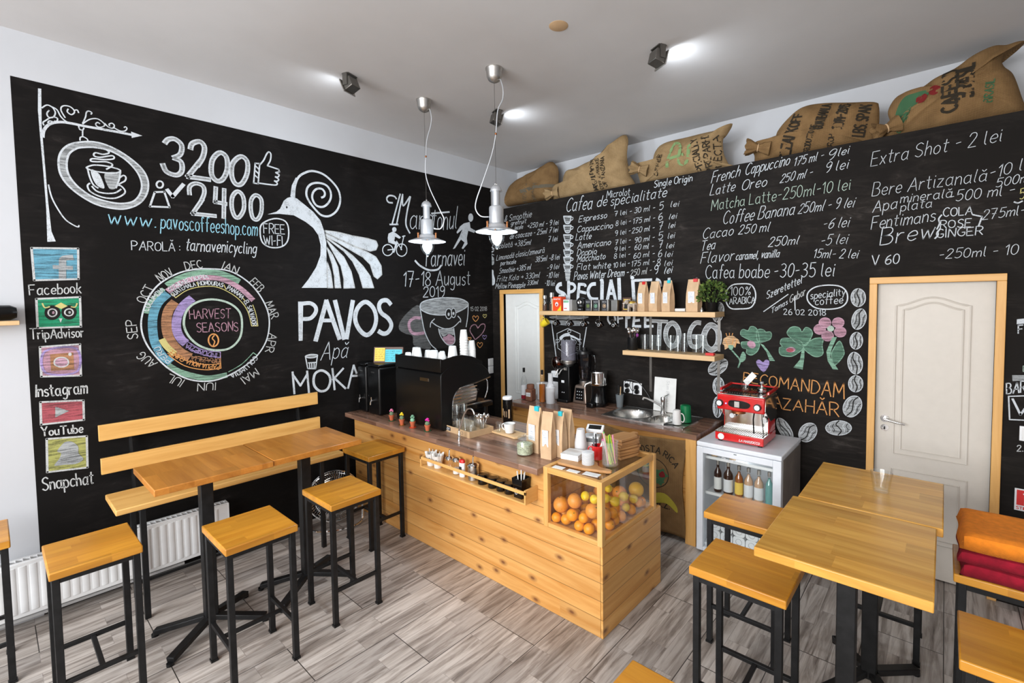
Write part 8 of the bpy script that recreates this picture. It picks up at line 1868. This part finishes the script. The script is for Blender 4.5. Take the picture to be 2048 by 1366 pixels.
for k in range(16): xx = ax0+.03+k*.018; g.bar((xx, -.45, 1.22), (xx, -.22, 1.22), .004, .003)
g.build('cup_grate', 'black_plastic', t)
for x in (ax0+.01, ax1+.005): G().bar((x, -.43, 1.235), (x, -.19, 1.245), .014, .022).build('cup_rail', 'red_gloss', t, .003)
G().tube([(ax0+.01, -.192, 1.245), (ax1+.005, -.192, 1.245)], .006, 8).build('rear_rail', 'red_gloss', t)
tumbler('glass with crumpled paper on top of the red machine', (3.115, -.36, 1.2225), .026, .034, .085, None, 12)
one(G().box(-.022, .022, -.001, .001, -.05, .05, Matrix.Rotation(.7, 4, 'Y')), 'paper_receipt', 'paper', 'white paper slip sticking out of the glass on the red machine', 'paper', None, 0, (3.145, -.35, 1.32))
t = thing('metal_tamper', 'small steel tamper pot on the right of the red machine top', 'tamper', (3.225, -.33, 1.2225)); G().lathe([(.03, 0), (.032, .004), (.032, .03), (.012, .04), (.01, .055), (.017, .068), (.012, .08), (0, .082)], n=22).build('body', 'chrome', t)
# ------------------------------------------------------------------ burlap panel on the back counter
def sack_panel():
    t = thing('burlap_sack', 'flat burlap coffee sack printed COSTA RICA hung on the back counter front', 'sack', (0, 0, 0)); g = G(); nx, ny = 50, 34; x0, x1, z0, z1 = 1.98, 2.728, .035, .822
    def P(u, v):
        x = x0+(x1-x0)*u+.012*math.sin(7*v+1)*(u > .9); z = z0+(z1-z0)*v-.022*math.sin(PI*u)*(v)**3+.012*math.sin(9*u)*(1-v)
        y = -.573-.012*math.sin(5.2*u+2*v)*math.sin(3*v+1)-.008*math.sin(19*u+4*v)*(v > .5)*(v-.5)*2-.010*(1-v)
        return (x, y, z)
    g.add([P(i/nx, j/ny) for j in range(ny+1) for i in range(nx+1)], [(j*(nx+1)+i, j*(nx+1)+i+1, (j+1)*(nx+1)+i+1, (j+1)*(nx+1)+i) for j in range(ny) for i in range(nx)], True)
    o = g.build('fabric', 'burlap', t); s_ = o.modifiers.new('s', 'SOLIDIFY'); s_.thickness = .004; s_.offset = 1
    def surf(v):
        u = (v.x-x0)/(x1-x0); w_ = (v.z-z0)/(z1-z0); return Vector((v.x, P(max(0, min(1, u)), max(0, min(1, w_)))[1]-.0052, v.z))
    g = G()
    for sm, p in curve_text('COSTA RICA', [(2460+215*math.cos(math.radians(128-9.2*k)), 510+172*math.sin(math.radians(128-9.2*k))) for k in range(12)], 50):
        for q in (ribbons(p, 9) if sm else seg_ribbons(p, 9)): g.poly([surf(Vector((a/1000, -.6, b/1000))) for a, b in q])
    g.build('printed_lettering', 'sack_ink', t, recalc=False); g = G()
    for sm, p in strokes2d('R.Z.', 2500, 240, 2605, 240, 50, 50, 0):
        for q in (ribbons(p, 9) if sm else seg_ribbons(p, 9)): g.poly([surf(Vector((a/1000, -.6, b/1000))) for a, b in q])
    g.build('printed_lettering', 'sack_ink', t, recalc=False)
    def blob(nm, pts, mt, lift=0):
        g = G(); g.poly([surf(Vector((a, -.6, b)))+Vector((0, -lift, 0)) for a, b in smooth(pts, True, 4)[:-1]]); g.build(nm, mt, t, recalc=False)
    cx, cz = 2.46, .51; g = G()
    ring = [((cx+.138*math.cos(a))*1000, (cz+.122*math.sin(a))*1000) for a in [2*PI*k/30 for k in range(30)]]
    for q in ribbons(ring+[ring[0]], 7, True): g.poly([surf(Vector((a/1000, -.6, b/1000))) for a, b in q])
    g.build('printed_ring', 'sack_ink', t, recalc=False)
    for dx, dz, s_ in ((.075, .0, .85), (-.02, .05, .6), (.06, -.06, .6)):
        blob('printed_leaf', [(cx+dx+s_*.06*math.cos(a)*(1+.25*math.cos(5*a)), cz+dz+s_*.05*math.sin(a)*(1+.25*math.cos(5*a))) for a in [2*PI*k/15 for k in range(15)]], 'sack_green', .0006)
    blob('printed_lemon', [(cx-.12, cz+.07), (cx-.05, cz+.10), (cx-.02, cz+.06), (cx-.08, cz+.03)], 'sack_yellow', .001)
    blob('printed_berries', [(cx+.055, cz+.0), (cx+.09, cz+.03), (cx+.11, cz-.01), (cx+.07, cz-.025)], 'sack_red', .0012)
    blob('printed_berries', [(cx-.09, cz-.03), (cx-.03, cz-.01), (cx-.02, cz-.06), (cx-.08, cz-.07)], 'sack_red', .0012)
    blob('printed_ribbon', [(cx-.02, cz-.19), (cx+.10, cz-.15), (cx+.20, cz-.22), (cx+.21, cz-.28), (cx+.12, cz-.23), (cx, cz-.25)], 'sack_yellow', .0004)
sack_panel()
# ------------------------------------------------------------------ full coffee sacks lying on the partition top
def sack(label, outline, depth, y0, mat, prints=(), seed=1, neck=None):
    """outline in wall millimetres (x, z); a stuffed body bulging towards the room"""
    random.seed(seed); t = thing('coffee_sack', label, 'sack', (0, 0, 0), 0, 'stuffed burlap sacks on the partition')
    O = smooth([(a/1000, b/1000) for a, b in outline], True, 5)[:-1]; n = len(O)
    cx = sum(p[0] for p in O)/n; cz = sum(p[1] for p in O)/n
    ang = [math.atan2(p[1]-cz, p[0]-cx) for p in O]
    def yy(x, z):
        a = math.atan2(z-cz, x-cx); best = min(range(n), key=lambda i: abs((ang[i]-a+PI) % (2*PI)-PI)); R = math.hypot(O[best][0]-cx, O[best][1]-cz); s_ = min(1, math.hypot(x-cx, z-cz)/max(R, 1e-6))
        return y0-depth*(1-s_**2.2)**.55-wr(x, z)*(1-s_**4)
    def wr(x, z): return .012*math.sin(29*x+17*z+seed+1.5*math.sin(9*z))+.008*math.sin(-23*x+39*z+2*seed)+.005*math.sin(66*x+30*z+11*math.sin(20*z))
    S_ = [1, .985, .95, .89, .8, .68, .52, .34, .16]
    vs = []; fs = []
    for side in (-1, 1):
        o0 = len(vs)
        for s_ in S_:
            for (x, z) in O:
                px, pz = cx+(x-cx)*s_, cz+(z-cz)*s_; k = depth*(1-s_**2.2)**.55+wr(px, pz)*(1-s_**4)
                vs.append((px, y0+side*(k if side < 0 else k*.7), pz))
        vs.append((cx, y0+side*depth*(1 if side < 0 else .7), cz)); c_ = len(vs)-1
        for i in range(len(S_)-1):
            for k in range(n): fs.append((o0+i*n+k, o0+i*n+(k+1) % n, o0+(i+1)*n+(k+1) % n, o0+(i+1)*n+k))
        for k in range(n): fs.append((o0+(len(S_)-1)*n+k, o0+(len(S_)-1)*n+(k+1) % n, c_))
    G().add(vs, fs, True).build('sack_body', mat, t, angle=60)
    if neck:
        (bx, bz), (tx, tz) = neck; B_, T_ = Vector((bx, y0-.07, bz)), Vector((tx, y0-.12, tz)); ax = (T_-B_).normalized(); e1 = ax.cross(Vector((0, 1, 0))).normalized(); e2 = ax.cross(e1)
        vs = []; nn = 30; rows = ((0, .062, .1), (.25, .045, .2), (.45, .026, .25), (.52, .024, .25), (.66, .038, .3), (.85, .054, .35), (1, .06, .4), (.97, .045, .4), (.75, .02, .3))
        for s_, r_, pl in rows:
            for k in range(nn):
                a = 2*PI*k/nn; q = r_*(1+pl*.5*math.sin(7*a+seed+s_)); vs.append(B_+ax*((T_-B_).length*s_)+e1*(q*math.cos(a))+e2*(q*math.sin(a))+ax*(.008*math.sin(5*a)*s_))
        G().add(vs, [(i*nn+k, i*nn+(k+1) % nn, (i+1)*nn+(k+1) % nn, (i+1)*nn+k) for i in range(len(rows)-1) for k in range(nn)], True).build('tied_neck', mat, t, angle=80)
        c_ = B_+ax*((T_-B_).length*.49); G().tube([c_+e1*(.028*math.cos(a))+e2*(.028*math.sin(a)) for a in [2*PI*k/16 for k in range(16)]], .005, 6, True).build('neck_string', 'kraft_card', t)
    for kind, val, ink in prints:
        g = G()
        if kind == 'T':
            txt, x0, z0, x1, z1, h, w = val
            for sm, p in strokes2d(txt, x0, z0, x1, z1, h*.78, h*.78, 0, .4, True):
                for q in (ribbons(p, w*.7) if sm else seg_ribbons(p, w*.7)): g.poly([(a/1000, yy(a/1000, b/1000)-.004, b/1000) for a, b in q])
            g.build('printed_lettering', ink, t, recalc=False)
        elif kind == 'S':
            w, pts = val
            for q in ribbons(smooth(pts, False, 6), w): g.poly([(a/1000, yy(a/1000, b/1000)-.0035, b/1000) for a, b in q])
            g.build('printed_stripe', ink, t, recalc=False)
        else:
            P_ = smooth(val, True, 5)[:-1]; mx = sum(p[0] for p in P_)/len(P_); mz = sum(p[1] for p in P_)/len(P_); R_ = [1, .6, .25]
            vv = [((mx+(a-mx)*s_)/1000, (mz+(b-mz)*s_)/1000) for s_ in R_ for a, b in P_]; k_ = len(P_)
            g.add([(a, yy(a, b)-.004, b) for a, b in vv], [(i*k_+j, i*k_+(j+1) % k_, (i+1)*k_+(j+1) % k_, (i+1)*k_+j) for i in range(2) for j in range(k_)]+[tuple(2*k_+j for j in range(k_))])
            g.build('printed_emblem', ink, t, recalc=False)
    return t
# outlines and prints of the five sacks (wall millimetres)
sack('small brown burlap sack with a faded grey stripe, in the corner by the pendant lamps', [(-35, 3125), (-90, 3159), (-12, 3302), (100, 3398), (278, 3447), (491, 3487), (634, 3522), (714, 3545), (780, 3500), (817, 3427), (816, 3308), (814, 3159), (708, 3115), (358, 3119)], 0.13, 0.3, 'burlap', [('S', (36, [(336, 3238), (504, 3256), (704, 3253), (857, 3233), (987, 3191)]), 'sack_grey'), ('T', ('GUATEMALA', 323, 3041, 455, 3309, 50, 7), 'sack_grey'), ('T', ('DORADA', 479, 3050, 586, 3302, 50, 7), 'sack_grey')], 1, None)
sack('pale burlap sack printed TANZANIA in vertical lettering, second from the corner', [(827, 3108), (840, 3188), (963, 3162), (1027, 3328), (1187, 3355), (1424, 3405), (1585, 3465), (1693, 3519), (1775, 3573), (1813, 3518), (1798, 3368), (1827, 3183), (1870, 3030), (1421, 3030), (1042, 3030), (894, 3030)], 0.13, 0.165, 'burlap_pale', [('T', ('MBEGULE/NGUVU', 1508, 3065, 1472, 3376, 58, 13), 'sack_ink'), ('T', ('COFFEE PRODUCE', 1571, 3061, 1536, 3363, 42, 8), 'sack_ink'), ('T', ('OF TANZANIA', 1627, 3072, 1598, 3376, 48, 9), 'sack_ink')], 2, ((0.99, 3.115), (0.835, 3.105)))
sack('burlap sack with a green emblem and the words SPECIALLY PREPARED', [(1885, 3249), (1929, 3215), (2055, 3192), (2110, 3329), (2204, 3394), (2396, 3398), (2590, 3399), (2728, 3400), (2817, 3427), (2828, 3409), (2784, 3343), (2751, 3306), (2763, 3170), (2841, 3030), (2911, 3030), (2544, 3030), (2270, 3030), (2027, 3030), (1965, 3030), (1928, 3140)], 0.13, 0.165, 'burlap_pale', [('S', (26, [(2286, 3130), (2312, 3266), (2374, 3334), (2424, 3266), (2400, 3155), (2473, 3141), (2497, 3296)]), 'sack_light_green'), ('S', (26, [(2312, 3207), (2449, 3214)]), 'sack_light_green'), ('T', ('SPECIALLY', 2616, 3023, 2561, 3338, 75, 15), 'sack_ink'), ('T', ('PREPARHI', 2696, 3031, 2660, 3337, 70, 13), 'sack_ink'), ('T', ('NECTA', 2763, 3062, 2735, 3331, 60, 12), 'sack_ink'), ('T', ('OFFEE', 2182, 3078, 2235, 3258, 50, 9), 'sack_ink')], 3, ((2.07, 3.15), (1.91, 3.2)))
sack('burlap sack printed CLEANKOFF GUATEMALA 2014, second from the right', [(2975, 3202), (3071, 3212), (3161, 3171), (3189, 3269), (3284, 3368), (3375, 3415), (3500, 3410), (3685, 3365), (3836, 3327), (3860, 3293), (3864, 3219), (3862, 3146), (3848, 3030), (3786, 3030), (3470, 3030), (3211, 3030), (3032, 3030), (3011, 3119)], 0.13, 0.165, 'burlap', [('T', ('CLEANKOFF', 3290, 3012, 3395, 3334, 95, 20), 'sack_ink'), ('T', ('PRODUCTO DE', 3425, 3033, 3493, 3212, 50, 9), 'sack_ink'), ('T', ('GUATEMALA', 3527, 3175, 3575, 3362, 75, 15), 'sack_ink'), ('T', ('2014-2015', 3652, 3155, 3698, 3329, 85, 16), 'sack_ink'), ('T', ('CROP', 3588, 3028, 3603, 3129, 45, 9), 'sack_ink'), ('T', ('LBS. SPAN', 3780, 3078, 3822, 3295, 85, 17), 'sack_ink')], 4, ((3.15, 3.13), (2.98, 3.165)))
sack('largest burlap sack, printed CAFES DO BRASIL with green leaves and red berries', [(3891, 3030), (3896, 3111), (3930, 3148), (3913, 3243), (3964, 3328), (4078, 3339), (4159, 3384), (4264, 3419), (4352, 3473), (4448, 3505), (4514, 3490), (4576, 3492), (4590, 3477), (4521, 3441), (4492, 3410), (4505, 3358), (4547, 3297), (4585, 3160), (4612, 3030), (4530, 3030), (4166, 3030), (3969, 3030)], 0.15, 0.165, 'burlap', [('F', [(3952, 3101), (3964, 3203), (4006, 3279), (4082, 3283), (4149, 3281), (4110, 3224), (4056, 3213), (4030, 3134), (3989, 3056)], 'sack_green'), ('T', ('CAFES D', 4282, 3119, 4283, 3381, 95, 22), 'sack_ink'), ('T', ('BRASIL', 4356, 3181, 4357, 3390, 105, 24), 'sack_ink'), ('T', ('BRASIL', 4447, 3131, 4455, 3263, 50, 9), 'sack_green'), ('F', [(4143, 3255), (4179, 3245), (4199, 3285), (4174, 3307), (4145, 3293)], 'sack_red'), ('F', [(4077, 3218), (4113, 3208), (4133, 3248), (4108, 3270), (4079, 3256)], 'sack_red')], 5, ((3.98, 3.12), (3.85, 3.075)))
# ------------------------------------------------------------------ switches, sign, extinguisher
t = thing('light_switch', 'pair of white light switches on the left wall in the corner', 'switch', (0, 0, 0))
for z in (1.035, 1.13): k_ = G().box(.002, .010, -.095, -.012, z, z+.09).build('switch_plate', 'white_enamel', t, .002); G().box(.010, .013, -.085, -.022, z+.01, z+.08).build('rocker', 'ceramic', k_, .001)
t = thing('light_switch', 'white light switch at the right picture edge beside the white door', 'switch', (0, 0, 0))
G().box(4.614, 4.70, -.011, -.003, 1.04, 1.13).build('switch_plate', 'white_enamel', t, .002); G().box(4.624, 4.69, -.014, -.011, 1.05, 1.12).build('rocker', 'ceramic', t, .001)
t = thing('extinguisher_sign', 'red and white fire extinguisher sign beside the white door', 'sign', (0, 0, 0))
G().box(4.603, 4.743, -.006, -.003, .606, .742).build('plate', 'label_white', t); G().box(4.612, 4.734, -.0068, -.006, .64, .734).build('red_field', 'red', t)
g = G(); g.box(4.645, 4.675, -.0076, -.0068, .645, .70).box(4.652, 4.668, -.0076, -.0068, .70, .715).box(4.64, 4.655, -.0076, -.0068, .708, .716); g.build('extinguisher_symbol', 'label_white', t)
lettering('lettering', 'STINGĂTOR', (4.612, -.0062, .615), (1, 0, 0), (0, 0, 1), .122, .017, .0035, 'red', t)
t = thing('fire_extinguisher', 'red fire extinguisher standing on the floor at the right picture edge', 'extinguisher', (4.725, -.11, 0))
G().lathe([(.07, 0), (.075, .01), (.075, .42), (.06, .48), (.025, .51), (.02, .53)], n=28).build('cylinder', 'red_gloss', t); G().lathe([(.022, .53), (.022, .57), (.0, .572)], n=16).bar((-.06, 0, .575), (.04, 0, .59), .02, .008).bar((-.06, 0, .60), (.03, 0, .60), .02, .008).build('valve_head', 'black_plastic', t); G().tube(smooth([(-.01, -.02, .55), (-.07, -.05, .54), (-.095, -.05, .45), (-.09, -.03, .25)]), .011, 8).build('hose', 'black_plastic', t)
